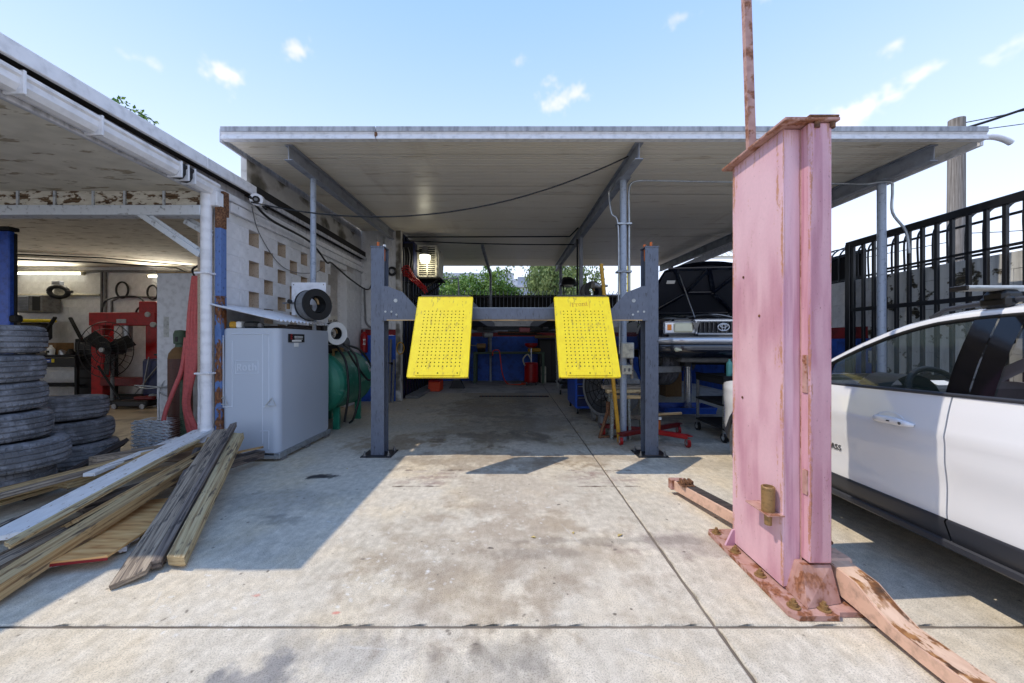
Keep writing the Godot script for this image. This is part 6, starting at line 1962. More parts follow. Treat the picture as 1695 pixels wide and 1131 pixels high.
	part("valve", tb([Vector3(-0.07, 0.03, 0), Vector3(0.1, 0.03, 0)], 0.014, 8), M.steel, rg)
	part("gauge", tb([Vector3(0.04, 0.05, 0.02), Vector3(0.04, 0.05, 0.045)], 0.028, 14), M.black, rg)
	hose_reel("hose_reel", "black hose reel wound with hose on the white board", V(-2.56, 1.82, 4.86), 0.2, M.black, Vector3(1, 0.05, 0.55), 5)
	hose_reel("hose_reel", "white cable reel tucked behind the grey tank", V(-2.66, 1.47, 5.62), 0.17, M.paper, Vector3(1, 0, 0.6), 3)
	# compressor
	var c := thing("air_compressor", "green horizontal air tank with pump behind grey tank", "compressor", V(-2.95, 0, 6.2))
	var ct := MB.new()
	var R := 0.46
	var prof := [Vector2(0.0, -0.7)]
	for k in 7:
		var a := PI / 2 * k / 6
		prof.append(Vector2(sin(a) * R, -0.52 - cos(a) * 0.18))
	for k in 7:
		var a := PI / 2 * (1.0 - k / 6.0)
		prof.append(Vector2(sin(a) * R, 0.52 + cos(a) * 0.18))
	ct.lathe(prof, 40, Transform3D(Basis(Vector3.RIGHT, PI / 2), Vector3(0, 0.72, 0)))
	part("tank", ct, M.green, c)
	for z2 in [-0.5, 0.5]:
		var rg2 := MB.new()
		rg2.ring(Vector3(0, 0.72, z2), Vector3(0, 0, 1), R + 0.002, 0.008, 40, 6)
		part("weld_ring", rg2, M.green, c)
	for q in [[-0.25, 0.4], [0.25, 0.4], [-0.25, -0.4], [0.25, -0.4]]:
		part("leg", bx(Vector3(q[0], 0.17, q[1]), Vector3(0.1, 0.34, 0.05), 0.005), M.green, c)
	var pm := MB.new()
	pm.box(Vector3(0.0, 1.27, 0.25), Vector3(0.3, 0.2, 0.3), 0.03)
	for i in 5:
		pm.box(Vector3(0.0, 1.4 + i * 0.025, 0.25), Vector3(0.2, 0.01, 0.2), 0.003)
	part("pump", pm, M.black_matt, c)
	part("motor", tb([Vector3(-0.2, 1.3, -0.2), Vector3(0.15, 1.3, -0.2)], 0.12, 18), M.grey, c)
	var fit := MB.new()
	fit.tube([Vector3(0.2, 1.1, 0.4), Vector3(0.2, 1.22, 0.4), Vector3(0.34, 1.24, 0.42)], 0.022, 8)
	fit.box(Vector3(0.3, 1.22, 0.36), Vector3(0.07, 0.06, 0.06), 0.01)
	part("brass_valve", fit, M.bolt, c)
	# worn white decal wrapped on the tank, cut into patches
	var dc := MB.new()
	for k in 16:
		var a0 := 0.2 + rnd(0.0, 0.36)
		var z0 := -0.36 - rnd(0.0, 0.16)
		for e in 2:
			var a1 := a0 + 0.05 * e
			var a2 := a1 + 0.05
			var rr := R + 0.003
			var zz := z0 - e * 0.01
			dc.quad(Vector3(cos(a1) * rr, 0.72 + sin(a1) * rr, zz), Vector3(cos(a2) * rr, 0.72 + sin(a2) * rr, zz - 0.01), Vector3(cos(a2) * rr, 0.72 + sin(a2) * rr, zz - 0.05), Vector3(cos(a1) * rr, 0.72 + sin(a1) * rr, zz - 0.04), Vector3(1, 0.5, 0))
	part("worn_decal", dc, M.pale_grey, c).set_meta("kind", "stuff")
	for q in [["black air hose hanging straight down the green compressor tank", [V(-2.6, 1.32, 5.8), V(-2.42, 1.1, 5.85), V(-2.34, 0.6, 5.8), V(-2.4, 0.2, 5.72), V(-2.5, 0.1, 5.8)]], ["black air hose bent in a loop over the green compressor tank", [V(-2.62, 1.3, 5.86), V(-2.4, 1.2, 6.0), V(-2.28, 0.85, 6.2), V(-2.34, 0.72, 6.15), V(-2.44, 0.95, 5.95), V(-2.55, 1.2, 5.85)]], ["black air hose against the grey tank beside the compressor", [V(-2.68, 1.3, 5.72), V(-2.5, 1.05, 5.66), V(-2.44, 0.6, 5.62), V(-2.5, 0.15, 5.62)]]]:
		single("air_hose", tb(smooth(q[1], 7), 0.017, 8), M.black, q[0], "hose", "hoses on the compressor")

func hose_reel(called: String, label: String, at: Vector3, r: float, m: Material, axis: Vector3, turns: int):
	var t := thing(called, label, "reel", at)
	var y := axis.normalized()
	var x := y.cross(Vector3.UP).normalized()
	var b := Basis(x, y, x.cross(y))
	var w := r * 0.8
	for s in [-1.0, 1.0]:
		var mb := MB.new()
		mb.lathe([Vector2(r * 0.55, s * w / 2 - 0.008), Vector2(r * 0.96, s * w / 2 - 0.008), Vector2(r, s * w / 2 - 0.012), Vector2(r * 1.01, s * w / 2), Vector2(r, s * w / 2 + 0.012), Vector2(r * 0.96, s * w / 2 + 0.008), Vector2(r * 0.55, s * w / 2 + 0.008), Vector2(r * 0.55, s * w / 2 - 0.008)], 36, Transform3D(b, Vector3.ZERO))
		part("flange", mb, m, t)
	var hb := MB.new()
	hb.lathe([Vector2(r * 0.5, -w / 2), Vector2(r * 0.5, w / 2)], 28, Transform3D(b, Vector3.ZERO))
	part("drum", hb, M.black_matt, t)
	for k in turns:
		var rm := MB.new()
		rm.ring(y * lerpf(-w * 0.36, w * 0.36, float(k) / (turns - 1)), y, r * 0.9, r * 0.085, 32, 8)
		part("hose_turn", rm, M.black if m != M.black else M.grey, t)
	part("arm", bx(Vector3(0, 0, 0) - y * w * 0.9, Vector3(0.05, 0.05, 0.2), 0.006), M.grey, t)
	var fit := MB.new()
	fit.tube(smooth([y * w * 0.6, y * w * 0.5 + Vector3(0, r * 0.25, 0), y * w * 0.2 + Vector3(0, r * 0.4, 0)], 4), r * 0.07, 8)
	part("swivel", fit, M.bolt, t)

# ------------------------------------------------------------------ by the left walls
func build_left_wall_things():
	var cam := thing("security_camera", "white bullet security camera under the white eaves", "camera", V(-3.2, 3.13, 4.74))
	part("mount", bx(Vector3(-0.03, -0.01, -0.05), Vector3(0.08, 0.1, 0.16), 0.02), M.white_paint, cam)
	var cb := MB.new()
	cb.tube([Vector3(0, 0, -0.02), Vector3(0.05, -0.03, 0.1)], 0.072, 18)
	part("body", cb, M.white_paint, cam)
	part("lens", tb([Vector3(0.05, -0.03, 0.1), Vector3(0.054, -0.032, 0.108)], 0.042, 16), M.gloss_black, cam)
	part("lens_ring", tb([Vector3(0.05, -0.03, 0.1), Vector3(0.057, -0.034, 0.118)], 0.02, 12), M.grey, cam)
	part("plug", tb([Vector3(0.08, -0.09, 0.02), Vector3(0.13, -0.13, 0.04)], 0.014, 8), M.black, cam)
	var fe := thing("fire_extinguisher", "red fire extinguisher hung on the blue banded wall", "extinguisher", V(-3.3, 1.1, 8.4))
	var em := MB.new()
	em.lathe([Vector2(0.0, 0.0), Vector2(0.07, 0.0), Vector2(0.08, 0.015), Vector2(0.08, 0.36), Vector2(0.06, 0.42), Vector2(0.03, 0.45), Vector2(0.03, 0.47), Vector2(0.0, 0.47)], 24)
	part("cylinder", em, M.red, fe)
	part("label", bx(Vector3(0.03, 0.24, 0.073), Vector3(0.07, 0.13, 0.012), 0.003), M.paper, fe)
	words("H", 0.12, 0.002, M.red, fe, Transform3D(Basis.IDENTITY, Vector3(0.03, 0.24, 0.081)))
	part("valve", bx(Vector3(0, 0.49, 0), Vector3(0.05, 0.05, 0.05), 0.01), M.steel, fe)
	part("lever", bx(Vector3(0.03, 0.53, 0), Vector3(0.12, 0.015, 0.03), 0.004), M.steel, fe)
	var sg := thing("service_sign", "small white sign with red word inside the doorway", "sign", V(-3.95, 1.84, 8.37))
	part("panel", bx(Vector3.ZERO, Vector3(0.66, 0.15, 0.012), 0.002), M.paper, sg)
	part("red_print", bx(Vector3(0.22, 0.045, 0.008), Vector3(0.16, 0.035, 0.002), 0.0005), M.red, sg)
	words("Brake Service", 0.085, 0.002, M.black, sg, Transform3D(Basis.IDENTITY, Vector3(0.0, -0.03, 0.007)), "Droid Serif", true)
	# wall bits near the return wall
	var pp := thing("jack_handle_bundle", "grey steel bars standing against the blue wall", "steel bars", V(-2.75, 0, 8.36))
	for q in [[-0.06, 1.25, 0.03], [0.04, 1.4, 0.028], [0.11, 0.95, 0.03]]:
		part("bar", tb([Vector3(q[0], 0.0, 0.04), Vector3(q[0] + 0.02, q[1], 0.0)], q[2], 8), M.grey, pp)
	part("crosspiece", tb([Vector3(-0.25, 0.92, 0.02), Vector3(0.12, 0.86, 0.02)], 0.025, 8), M.black_matt, pp)
	var rope := MB.new()
	rope.ring(V(-2.5, 1.2, 8.44), Vector3(0.3, 0, 1), 0.11, 0.012, 24, 6, Vector2(0.7, 1.2))
	single("yellow_rope", rope, M.yellow_stick, "loop of yellow rope hung on the wall corner", "rope")
	var disc := MB.new()
	disc.tube([V(-2.98, 1.05, 8.44), V(-2.98, 1.05, 8.5)], 0.17, 24)
	single("wall_disc", disc, M.grey, "round grey hose hanger on the blue wall", "hanger")
	var sw := thing("breaker_box", "small grey breaker box on the white wall", "breaker box", V(-2.86, 1.82, 8.47))
	part("box", bx(Vector3.ZERO, Vector3(0.14, 0.26, 0.06), 0.005), M.pale_grey, sw)
	part("door", bx(Vector3(0, 0.02, 0.033), Vector3(0.1, 0.16, 0.006), 0.002), M.black_matt, sw)
	single("wall_conduit", tb([V(-2.88, 1.95, 8.46), V(-2.88, 3.7, 8.46)], 0.02, 8), M.pale_grey, "pale conduit running up the white return wall", "conduit")
	single("hanging_cable", tb(smooth([V(-3.3, 2.55, 8.42), V(-3.28, 2.0, 8.42), V(-3.25, 1.75, 8.42), V(-3.05, 1.62, 8.42), V(-2.75, 1.6, 8.42)], 6), 0.022, 8), M.grey, "grey flexible cable curling above the red stripe", "cable")
	var coil := MB.new()
	coil.ring(V(-2.68, 2.92, 8.42), Vector3(0, 0, 1), 0.085, 0.02, 24, 8)
	coil.ring(V(-2.68, 2.92, 8.4), Vector3(0, 0, 1), 0.07, 0.018, 24, 8)
	single("cable_coil", coil, M.black, "small black coil of cable on the wall corner", "cable coil")
	# cabinet, red cable, air conditioner, lamp on the dark side wall
	var cab := thing("electrical_cabinet", "dark electrical cabinet on the side wall behind the red cable", "cabinet", V(-2.38, 3.2, 8.85))
	part("box", bx(Vector3.ZERO, Vector3(0.28, 0.9, 0.4), 0.02), M.navy, cab)
	part("door", bx(Vector3(0.0, 0, 0.205), Vector3(0.22, 0.8, 0.012), 0.008), M.black_matt, cab)
	for i in 4:
		part("cable", tb(smooth([Vector3(-0.1 + i * 0.05, 0.3, 0.22), Vector3(-0.06 + i * 0.06, 0.1, 0.3), Vector3(-0.08 + i * 0.05, -0.3, 0.24), Vector3(-0.1 + i * 0.04, -0.9, 0.1)], 5), 0.014, 6), M.black if i % 2 else M.grey, cab)
	var rc := thing("red_cable", "red jumper cable gathered in loops beside the wall air conditioner", "cable", V(-2.5, 2.98, 8.55))
	for i in 9:
		var a := Vector3(0.01 * i, -0.035 * (i % 5), -0.012 * i + 0.05)
		part("cable_loop", tb(smooth([a, a + Vector3(0.15, 0.08 - 0.03 * i, 0.05 * sin(i * 2.0)), a + Vector3(0.32, -0.2 - 0.02 * (i % 3), 0.05 * (i % 3)), a + Vector3(0.5, -0.38 - 0.02 * (i % 4), -0.02)], 5), 0.012, 6), M.red, rc)
	var ac := thing("wall_air_conditioner", "cream louvred air conditioner on steel wall brackets", "air conditioner", V(-2.0, 2.88, 9.2))
	var am := MB.new()
	am.prism([Vector2(-0.25, 0.0), Vector2(0.22, 0.0), Vector2(0.25, 0.04), Vector2(0.27, 0.5), Vector2(0.24, 0.68), Vector2(0.18, 0.74), Vector2(-0.25, 0.76)], -0.35, 0.28, Transform3D.IDENTITY)
	part("case", am, M.ivory, ac)
	for q in [[-0.24, -0.2], [-0.02, 0.01], [0.18, 0.23]]:
		part("grille_frame", bx(Vector3((q[0] + q[1]) / 2, 0.38, 0.292), Vector3(q[1] - q[0], 0.72, 0.02), 0.004), M.ivory, ac)
	part("grille_back", bx(Vector3(-0.01, 0.37, 0.282), Vector3(0.42, 0.66, 0.006), 0.001), M.black_matt, ac)
	for i in 13:
		part("louvre", bx(Vector3(-0.01, 0.07 + i * 0.05, 0.292), Vector3(0.4, 0.022, 0.016), 0.004, Basis(Vector3.RIGHT, 0.5)), M.ivory, ac)
	part("shelf", bx(Vector3(0.0, -0.03, -0.02), Vector3(0.62, 0.04, 0.72), 0.006), M.black_matt, ac)
	for s in [-0.3, 0.25]:
		var st := MB.new()
		st.bar(Vector3(0.26, -0.04, s), Vector3(-0.5, -0.62, s), 0.035, 0.035, 0.003)
		part("bracket", st, M.black_matt, ac)
	var lp := thing("flood_lamp", "lit round lamp hanging in front of the air conditioner", "lamp", V(-2.02, 3.25, 8.75))
	var lm := MB.new()
	lm.lathe([Vector2(0.09, -0.07), Vector2(0.12, 0.0), Vector2(0.125, 0.1)], 24)
	part("lamp_lens", lm, M.lamp_light, lp)
	var lc := MB.new()
	lc.lathe([Vector2(0.13, 0.1), Vector2(0.12, 0.14), Vector2(0.075, 0.18), Vector2(0.06, 0.3), Vector2(0.0, 0.32)], 24)
	part("lamp_cap", lc, M.grey, lp)
	part("arm", tb([Vector3(-0.05, 0.2, 0), Vector3(-0.55, 0.2, 0)], 0.02, 8), M.black_matt, lp)
	var om := OmniLight3D.new()
	om.name = "lamp_glow"
	om.light_color = Color(1.0, 0.97, 0.86)
	om.light_energy = 0.1
	om.light_size = 0.1
	om.omni_range = 14.0
	om.shadow_enabled = true
	om.position = Vector3(0, -0.12, 0.04)
	lp.add_child(om)
	var tbx := thing("red_toolbox", "orange red toolbox on the floor by the dark wall", "toolbox", V(-2.1, 0, 10.4))
	part("body", bx(Vector3(0, 0.13, 0), Vector3(0.32, 0.26, 0.5), 0.02), M.orange_hose, tbx)
	part("lid", bx(Vector3(0, 0.275, 0), Vector3(0.33, 0.03, 0.51), 0.01), M.red, tbx)

# ------------------------------------------------------------------ bay interior
func build_bay():
	# lit tubes
	for q in [[-12.2, -10.55, 3.02, "long lit fluorescent tube above the window air conditioner"], [-8.9, -7.75, 2.95, "lit fluorescent tube beside the tall grey panel"]]:
		var t := thing("fluorescent_lamp", q[3], "lamp", V((q[0] + q[1]) / 2, q[2], 9.24))
		var l: float = q[1] - q[0]
		part("fitting", bx(Vector3(0, 0.03, -0.05), Vector3(l + 0.06, 0.07, 0.06), 0.006), M.ivory, t)
		part("lamp_tube", tb([Vector3(-l / 2, 0, 0), Vector3(l / 2, 0, 0)], 0.03, 12), M.tube_light, t)
		for s in [-1.0, 1.0]:
			part("lamp_holder", bx(Vector3(s * (l / 2 + 0.02), 0, -0.01), Vector3(0.04, 0.09, 0.09), 0.008), M.ivory, t)
		var al := AreaLight3D.new()
		al.name = "tube_glow"
		al.area_size = Vector2(l, 0.06)
		al.light_energy = 1.8
		al.light_color = Color(1.0, 0.97, 0.9)
		al.shadow_enabled = true
		al.position = Vector3(0, -0.01, 0.05)
		al.rotation_degrees.x = 0.0
		al.rotation_degrees.y = 180.0
		t.add_child(al)
	var bc := thing("bay_lift_column", "blue steel lift column standing in the open bay", "lift column", V(-6.8, 0, 5.0))
	part("column", bx(Vector3(0, 1.41, 0), Vector3(0.34, 2.8, 0.07), 0.01), M.blue, bc)
	part("channel_edge", bx(Vector3(0.17, 1.4, -0.03), Vector3(0.04, 2.78, 0.03), 0.008), M.black_matt, bc)
	part("carriage", bx(Vector3(0.22, 1.65, 0.0), Vector3(0.12, 0.1, 0.08), 0.02), M.black_matt, bc)
	part("base_plate", bx(Vector3(0, 0.02, 0), Vector3(0.5, 0.02, 0.5), 0.004), M.lift_dark, bc)
	part("cap", bx(Vector3(0.0, 2.84, 0), Vector3(0.4, 0.05, 0.12), 0.01), M.black_matt, bc)
	# window air conditioner and shelf on the back wall
	var ac := thing("window_air_conditioner", "grey brown window air conditioner in the bay's back wall", "air conditioner", V(-11.55, 2.05, 9.1))
	part("case", bx(Vector3(0, 0.2, 0), Vector3(0.86, 0.4, 0.4), 0.02), M.grey, ac)
	part("grille", bx(Vector3(-0.08, 0.2, 0.205), Vector3(0.42, 0.34, 0.02), 0.006), M.beam, ac)
	for i in 9:
		part("louvre", bx(Vector3(-0.08, 0.06 + i * 0.035, 0.218), Vector3(0.4, 0.012, 0.012), 0.003), M.grey, ac)
	part("control_panel", bx(Vector3(0.32, 0.2, 0.205), Vector3(0.18, 0.34, 0.02), 0.006), M.black, ac)
	var fl := thing("round_work_light", "round black work light clamped high on back wall", "work light", V(-10.95, 2.55, 9.1))
	var fm := MB.new()
	fm.ring(Vector3.ZERO, Vector3(0.2, -0.2, 1), 0.16, 0.05, 28, 10, Vector2(1.15, 0.8))
	part("rim", fm, M.black, fl)
	part("reflector", tb([Vector3(0.02, 0, -0.02), Vector3(0.02, 0, 0.0)], 0.13, 20), M.ivory, fl)
	part("ballast", bx(Vector3(-0.02, 0.2, 0), Vector3(0.2, 0.12, 0.1), 0.01), M.beam, fl)
	part("handle", bx(Vector3(0.27, 0.0, 0), Vector3(0.14, 0.06, 0.05), 0.01), M.black, fl)
	# tool bench
	var wb := thing("tool_bench", "cluttered black tool bench under the window air conditioner", "workbench", V(-10.75, 0, 8.75))
	part("top", bx(Vector3(0, 1.02, 0), Vector3(1.9, 0.06, 0.6), 0.008), M.black_matt, wb)
	part("front_panel", bx(Vector3(0, 0.88, 0.29), Vector3(1.9, 0.2, 0.02), 0.004), M.black, wb)
	for q in [-0.9, 0.0, 0.9]:
		part("leg", bx(Vector3(q, 0.5, 0.22), Vector3(0.06, 1.0, 0.06), 0.005), M.black_matt, wb)
	part("shelf", bx(Vector3(0, 0.35, 0), Vector3(1.8, 0.04, 0.5), 0.005), M.black_matt, wb)
	var lg := MB.new()
	lg.ring(Vector3(-0.15, 0.88, 0.305), Vector3(0, 0, 1), 0.07, 0.01, 24, 6)
	part("round_emblem", lg, M.pale_grey, wb)
	var pt := part("blue_plate", bx(Vector3(0.32, 0.92, 0.305), Vector3(0.2, 0.08, 0.008), 0.002), M.blue, wb)
	part("yellow_end", bx(Vector3(0.46, 0.92, 0.305), Vector3(0.06, 0.08, 0.008), 0.002), M.yellow_paint, pt)
	part("print_line", bx(Vector3(0.32, 0.92, 0.311), Vector3(0.15, 0.025, 0.003), 0.0005), M.paper, pt)
	single("cardboard_box", bx2(-10.75, -10.4, 1.05, 1.32, 8.6, 8.95, 0.006), M.cardboard, "brown cardboard box on the black tool bench", "box")
	var jug := thing("white_jug", "small white jug on the front of the tool bench", "jug", V(-10.4, 1.05, 8.5))
	var jm := MB.new()
	jm.lathe([Vector2(0.0, 0.0), Vector2(0.06, 0.0), Vector2(0.065, 0.13), Vector2(0.025, 0.18), Vector2(0.02, 0.22), Vector2(0.0, 0.22)], 16)
	part("body", jm, M.paper, jug)
	part("label", bx(Vector3(0, 0.07, 0.058), Vector3(0.06, 0.05, 0.015), 0.003), M.black_matt, jug)
	var yb := thing("yellow_ramp_tool", "lime yellow tool tray stacked on dark machine parts", "tool", V(-11.2, 1.08, 8.75))
	part("tray", bx(Vector3(0.1, 0.75, 0), Vector3(0.75, 0.07, 0.3), 0.02), M.yellow_paint, yb)
	part("machine", bx(Vector3(0.1, 0.5, 0), Vector3(0.6, 0.4, 0.3), 0.05), M.black, yb)
	part("stand", bx(Vector3(0.1, 0.15, 0), Vector3(0.4, 0.32, 0.26), 0.03), M.black_matt, yb)
	for q in [[V(-11.3, 1.95, 8.5), V(-10.75, 1.1, 8.55), "dark steel bar sloping from the yellow tray to the bench"], [V(-10.3, 1.9, 8.5), V(-10.95, 1.1, 8.6), "dark steel bar crossing behind the cardboard box"], [V(-10.2, 1.9, 8.7), V(-9.8, 1.35, 8.6), "dark steel bar leaning towards the red press"]]:
		var bm := MB.new()
		bm.bar(q[0], q[1], 0.06, 0.04, 0.004)
		single("pry_bar", bm, M.black_matt, q[2], "steel bar", "bars on the tool bench")
	for i in 7:
		var c := V(-11.3 + i * 0.22, 1.05, 8.52 + 0.06 * (i % 2))
		var pm := MB.new()
		pm.lathe([Vector2(0.0, 0.0), Vector2(0.07, 0.0), Vector2(0.08, 0.04), Vector2(0.05, 0.09), Vector2(0.03, 0.13), Vector2(0.0, 0.13)], 12, Transform3D(Basis(Vector3(1, 0, 0), 0.3 * (i % 3)), c))
		single("engine_fitting", pm, M.steel if i % 2 else M.black, "small greasy engine fitting lying on the tool bench", "engine part", "parts on the tool bench")
	var cr := thing("blue_crate", "blue plastic crate under the tool bench", "crate", V(-10.98, 0.012, 8.35))
	for y in 5:
		part("slat", bx(Vector3(0, 0.06 + y * 0.1, 0.18), Vector3(0.42, 0.06, 0.02), 0.004), M.blue, cr)
		part("slat", bx(Vector3(0.2, 0.06 + y * 0.1, 0), Vector3(0.02, 0.06, 0.36), 0.004), M.blue, cr)
	part("base", bx(Vector3(0, 0.02, 0), Vector3(0.42, 0.03, 0.36), 0.005), M.navy, cr)
	part("back", bx(Vector3(0, 0.28, -0.18), Vector3(0.42, 0.52, 0.02), 0.005), M.navy, cr)
	# dark clutter along the back wall
	var ck := thing("black_tool_cabinet", "tall black drawer cabinet between bench and red press", "tool cabinet", V(-9.85, 0.012, 8.95))
	part("body", bx(Vector3(0, 0.7, 0), Vector3(0.5, 1.4, 0.5), 0.015), M.black_matt, ck)
	for i in 6:
		part("drawer", bx(Vector3(0, 0.18 + i * 0.21, 0.255), Vector3(0.46, 0.18, 0.02), 0.006), M.black, ck)
	var wr2 := thing("wall_rack", "dark shelf rack of parts boxes on the back wall", "shelf", V(-7.0, 0.012, 9.1))
	for y in [0.1, 0.6, 1.1, 1.6]:
		part("shelf", bx(Vector3(0, y, 0), Vector3(1.9, 0.03, 0.4), 0.004), M.black_matt, wr2)
	for x in [-0.93, 0.0, 0.93]:
		part("upright", bx(Vector3(x, 0.85, 0.18), Vector3(0.04, 1.7, 0.04), 0.004), M.black_matt, wr2)
	var boxm := ["navy", "cardboard", "black", "dark_red", "grey", "black_matt", "blue"]
	var bname := ["navy", "brown cardboard", "black", "dark red", "grey", "matt black", "blue"]
	for i in 14:
		var w2 := 0.16 + 0.05 * (i % 4)
		var at := V(-7.85 + (i % 7) * 0.28, 0.012 + [0.115, 0.615, 1.115][i % 3], 9.05)
		single("parts_box", bx(at + Vector3(0, 0.11 + 0.02 * (i % 3), 0), Vector3(w2, 0.22 + 0.04 * (i % 3), 0.28), 0.01), M[boxm[i % 7]], "%s parts box on the %s shelf of the dark rack" % [bname[i % 7], ["lowest", "second", "third"][i % 3]], "box", "boxes on the dark rack")
	for i in 4:
		var hg := MB.new()
		hg.ring(V(-9.6 + i * 0.75, 2.62 - 0.06 * (i % 2), 9.28), Vector3(0.1, 0, 1), 0.17 - 0.02 * (i % 2), 0.022, 24, 6, Vector2(0.8, 1.15))
		single("belt_loop", hg, M.black, "black rubber belt hung high on the bay wall", "belt", "belts on the bay wall")
	var ol := thing("oil_drum", "dark blue oil drum standing before the dark rack", "drum", V(-6.9, 0.012, 8.4))
	var dm2 := MB.new()
	dm2.lathe([Vector2(0.0, 0.0), Vector2(0.29, 0.0), Vector2(0.29, 0.28), Vector2(0.3, 0.3), Vector2(0.29, 0.32), Vector2(0.29, 0.58), Vector2(0.3, 0.6), Vector2(0.29, 0.62), Vector2(0.29, 0.88), Vector2(0.27, 0.88), Vector2(0.27, 0.86), Vector2(0.0, 0.86)], 28)
	part("shell", dm2, M.navy, ol)
	part("bung", tb([Vector3(0.12, 0.86, 0.05), Vector3(0.12, 0.89, 0.05)], 0.03, 10), M.steel, ol)
	var jk := thing("floor_jack", "black trolley jack on the bay floor before the fan", "jack", V(-7.6, 0.012, 7.6))
	part("frame", bx(Vector3(0, 0.1, 0), Vector3(0.7, 0.12, 0.26), 0.02), M.black, jk)
	part("arm", bx(Vector3(0.2, 0.2, 0), Vector3(0.4, 0.07, 0.1), 0.02), M.dark_red, jk)
	part("handle", tb([Vector3(-0.3, 0.16, 0), Vector3(-0.75, 0.85, 0)], 0.02, 8), M.black_matt, jk)
	for q in [[-0.28, 0.13], [-0.28, -0.13], [0.28, 0.13], [0.28, -0.13]]:
		part("wheel", tb([Vector3(q[0], 0.05, q[1] - 0.02), Vector3(q[0], 0.05, q[1] + 0.02)], 0.05, 14), M.steel, jk)
	# red press with fan in front
	var pr := thing("hydraulic_press", "tall red steel hydraulic shop press against back wall", "press", V(-8.85, 0.012, 8.72))
	for s in [-1.0, 1.0]:
		part("upright", bx(Vector3(s * 0.62, 1.0, 0), Vector3(0.26, 2.0, 0.26), 0.01), M.red, pr)
	part("crown_beam", bx(Vector3(0, 1.85, 0.06), Vector3(1.5, 0.3, 0.24), 0.01), M.red, pr)
	part("bed", bx(Vector3(0, 0.42, 0.02), Vector3(1.0, 0.18, 0.3), 0.01), M.dark_red, pr)
	part("ram", tb([Vector3(0, 1.7, 0.05), Vector3(0, 1.1, 0.05)], 0.09, 16), M.steel, pr)
	part("pump_box", bx(Vector3(0.55, 2.12, 0.05), Vector3(0.4, 0.26, 0.2), 0.015), M.red, pr)
	part("base", bx(Vector3(0, 0.05, 0.05), Vector3(1.5, 0.1, 0.5), 0.01), M.black_matt, pr)
	for q in [[0.6, 1.95], [0.72, 1.72]]:
		part("gauge", tb([Vector3(q[0], q[1], 0.16), Vector3(q[0], q[1], 0.2)], 0.06, 16), M.pale_grey, pr)
	part("name_plate", bx(Vector3(0.0, 1.8, 0.185), Vector3(0.22, 0.09, 0.006), 0.002), M.pale_grey, pr)
	var fan := thing("pedestal_fan", "large black pedestal fan in front of the red press", "fan", V(-8.75, 0.012, 8.25))
	var C := Vector3(0, 1.16, 0.1)
	var cg := MB.new()
	for R in [0.6, 0.45, 0.3, 0.16]:
		cg.ring(C + Vector3(0, 0, 0.09 - R * 0.1), Vector3(0, 0, 1), R, 0.009, 36, 5)
	for k in 24:
		var a := TAU * k / 24
		cg.tube([C + Vector3(0, 0, 0.1), C + Vector3(cos(a) * 0.6, sin(a) * 0.6, 0.03)], 0.005, 4)
	part("guard", cg, M.black, fan)
	for k in 3:
		var bl := MB.new()
		var a := TAU * k / 3 + 0.4
		bl.box(C + Vector3(cos(a) * 0.29, sin(a) * 0.29, -0.03), Vector3(0.5, 0.26, 0.012), 0.005, Basis(Vector3(0, 0, 1), a) * Basis(Vector3(1, 0, 0), 0.45))
		part("blade", bl, M.black, fan)
	part("motor", tb([C + Vector3(0, 0, 0.02), C + Vector3(0, 0, -0.3)], 0.11, 18), M.black, fan)
	part("hub", tb([C + Vector3(0, 0, 0.1), C + Vector3(0, 0, 0.13)], 0.05, 14), M.pale_grey, fan)
	part("pole", tb([Vector3(0, 0.05, 0.0), Vector3(0, 1.1, 0.0)], 0.035, 12), M.grey, fan)
	part("base", tb([Vector3(0, 0.0, 0), Vector3(0, 0.05, 0)], 0.42, 28), M.black_matt, fan)
	# welding cart and drum by the panel
	var wc := thing("welding_cart", "dark blue welding cart behind the wire stand", "cart", V(-7.75, 0.012, 8.5))
	part("body", bx(Vector3(-0.1, 0.55, 0), Vector3(0.55, 0.8, 0.5), 0.04), M.navy, wc)
	part("upper_box", bx(Vector3(0.35, 1.25, -0.1), Vector3(0.8, 0.34, 0.4), 0.03), M.black_matt, wc)
	part("top_shelf", bx(Vector3(0.35, 1.05, 0), Vector3(0.9, 0.04, 0.5), 0.006), M.black, wc)
	part("paper_plate", bx(Vector3(0.25, 1.45, 0.12), Vector3(0.28, 0.06, 0.01), 0.002), M.paper, wc)
	part("post", tb([Vector3(0.35, 0.9, 0.2), Vector3(0.35, 1.5, 0.2)], 0.02, 8), M.steel, wc)
	part("handle", tb([Vector3(0.1, 0.2, 0.28), Vector3(0.1, 1.15, 0.28)], 0.022, 8), M.black, wc)
	part("drum", tb([Vector3(0.6, 0.1, 0.1), Vector3(0.6, 0.95, 0.1)], 0.26, 20), M.black_matt, wc)
	for q in [[-0.2, 0.05], [0.15, -0.1]]:
		part("strut", tb([Vector3(-0.35 + q[1], 0.2, 0.3), Vector3(0.05 + q[0], 1.0, 0.3)], 0.014, 6), M.steel, wc)
	part("wheel", tb([Vector3(-0.1, 0.1, 0.28), Vector3(-0.04, 0.1, 0.3)], 0.1, 16), M.pale_grey, wc)
	# tall panel, cylinder, hose, wire things
	var pn := thing("tall_panel", "tall grey white door panel standing in the bay", "panel", V(-4.9, 0.012, 5.55))
	part("sheet", bx(Vector3(0, 1.17, 0), Vector3(0.62, 2.34, 0.045), 0.004), M.door_grey, pn)
	part("top_edge", bx(Vector3(0, 2.352, 0), Vector3(0.64, 0.02, 0.06), 0.003), M.wood_warm, pn)
	part("pencil_note", bx(Vector3(-0.17, 1.55, 0.0235), Vector3(0.08, 0.3, 0.002), 0.0005), M.pale_grey, pn)
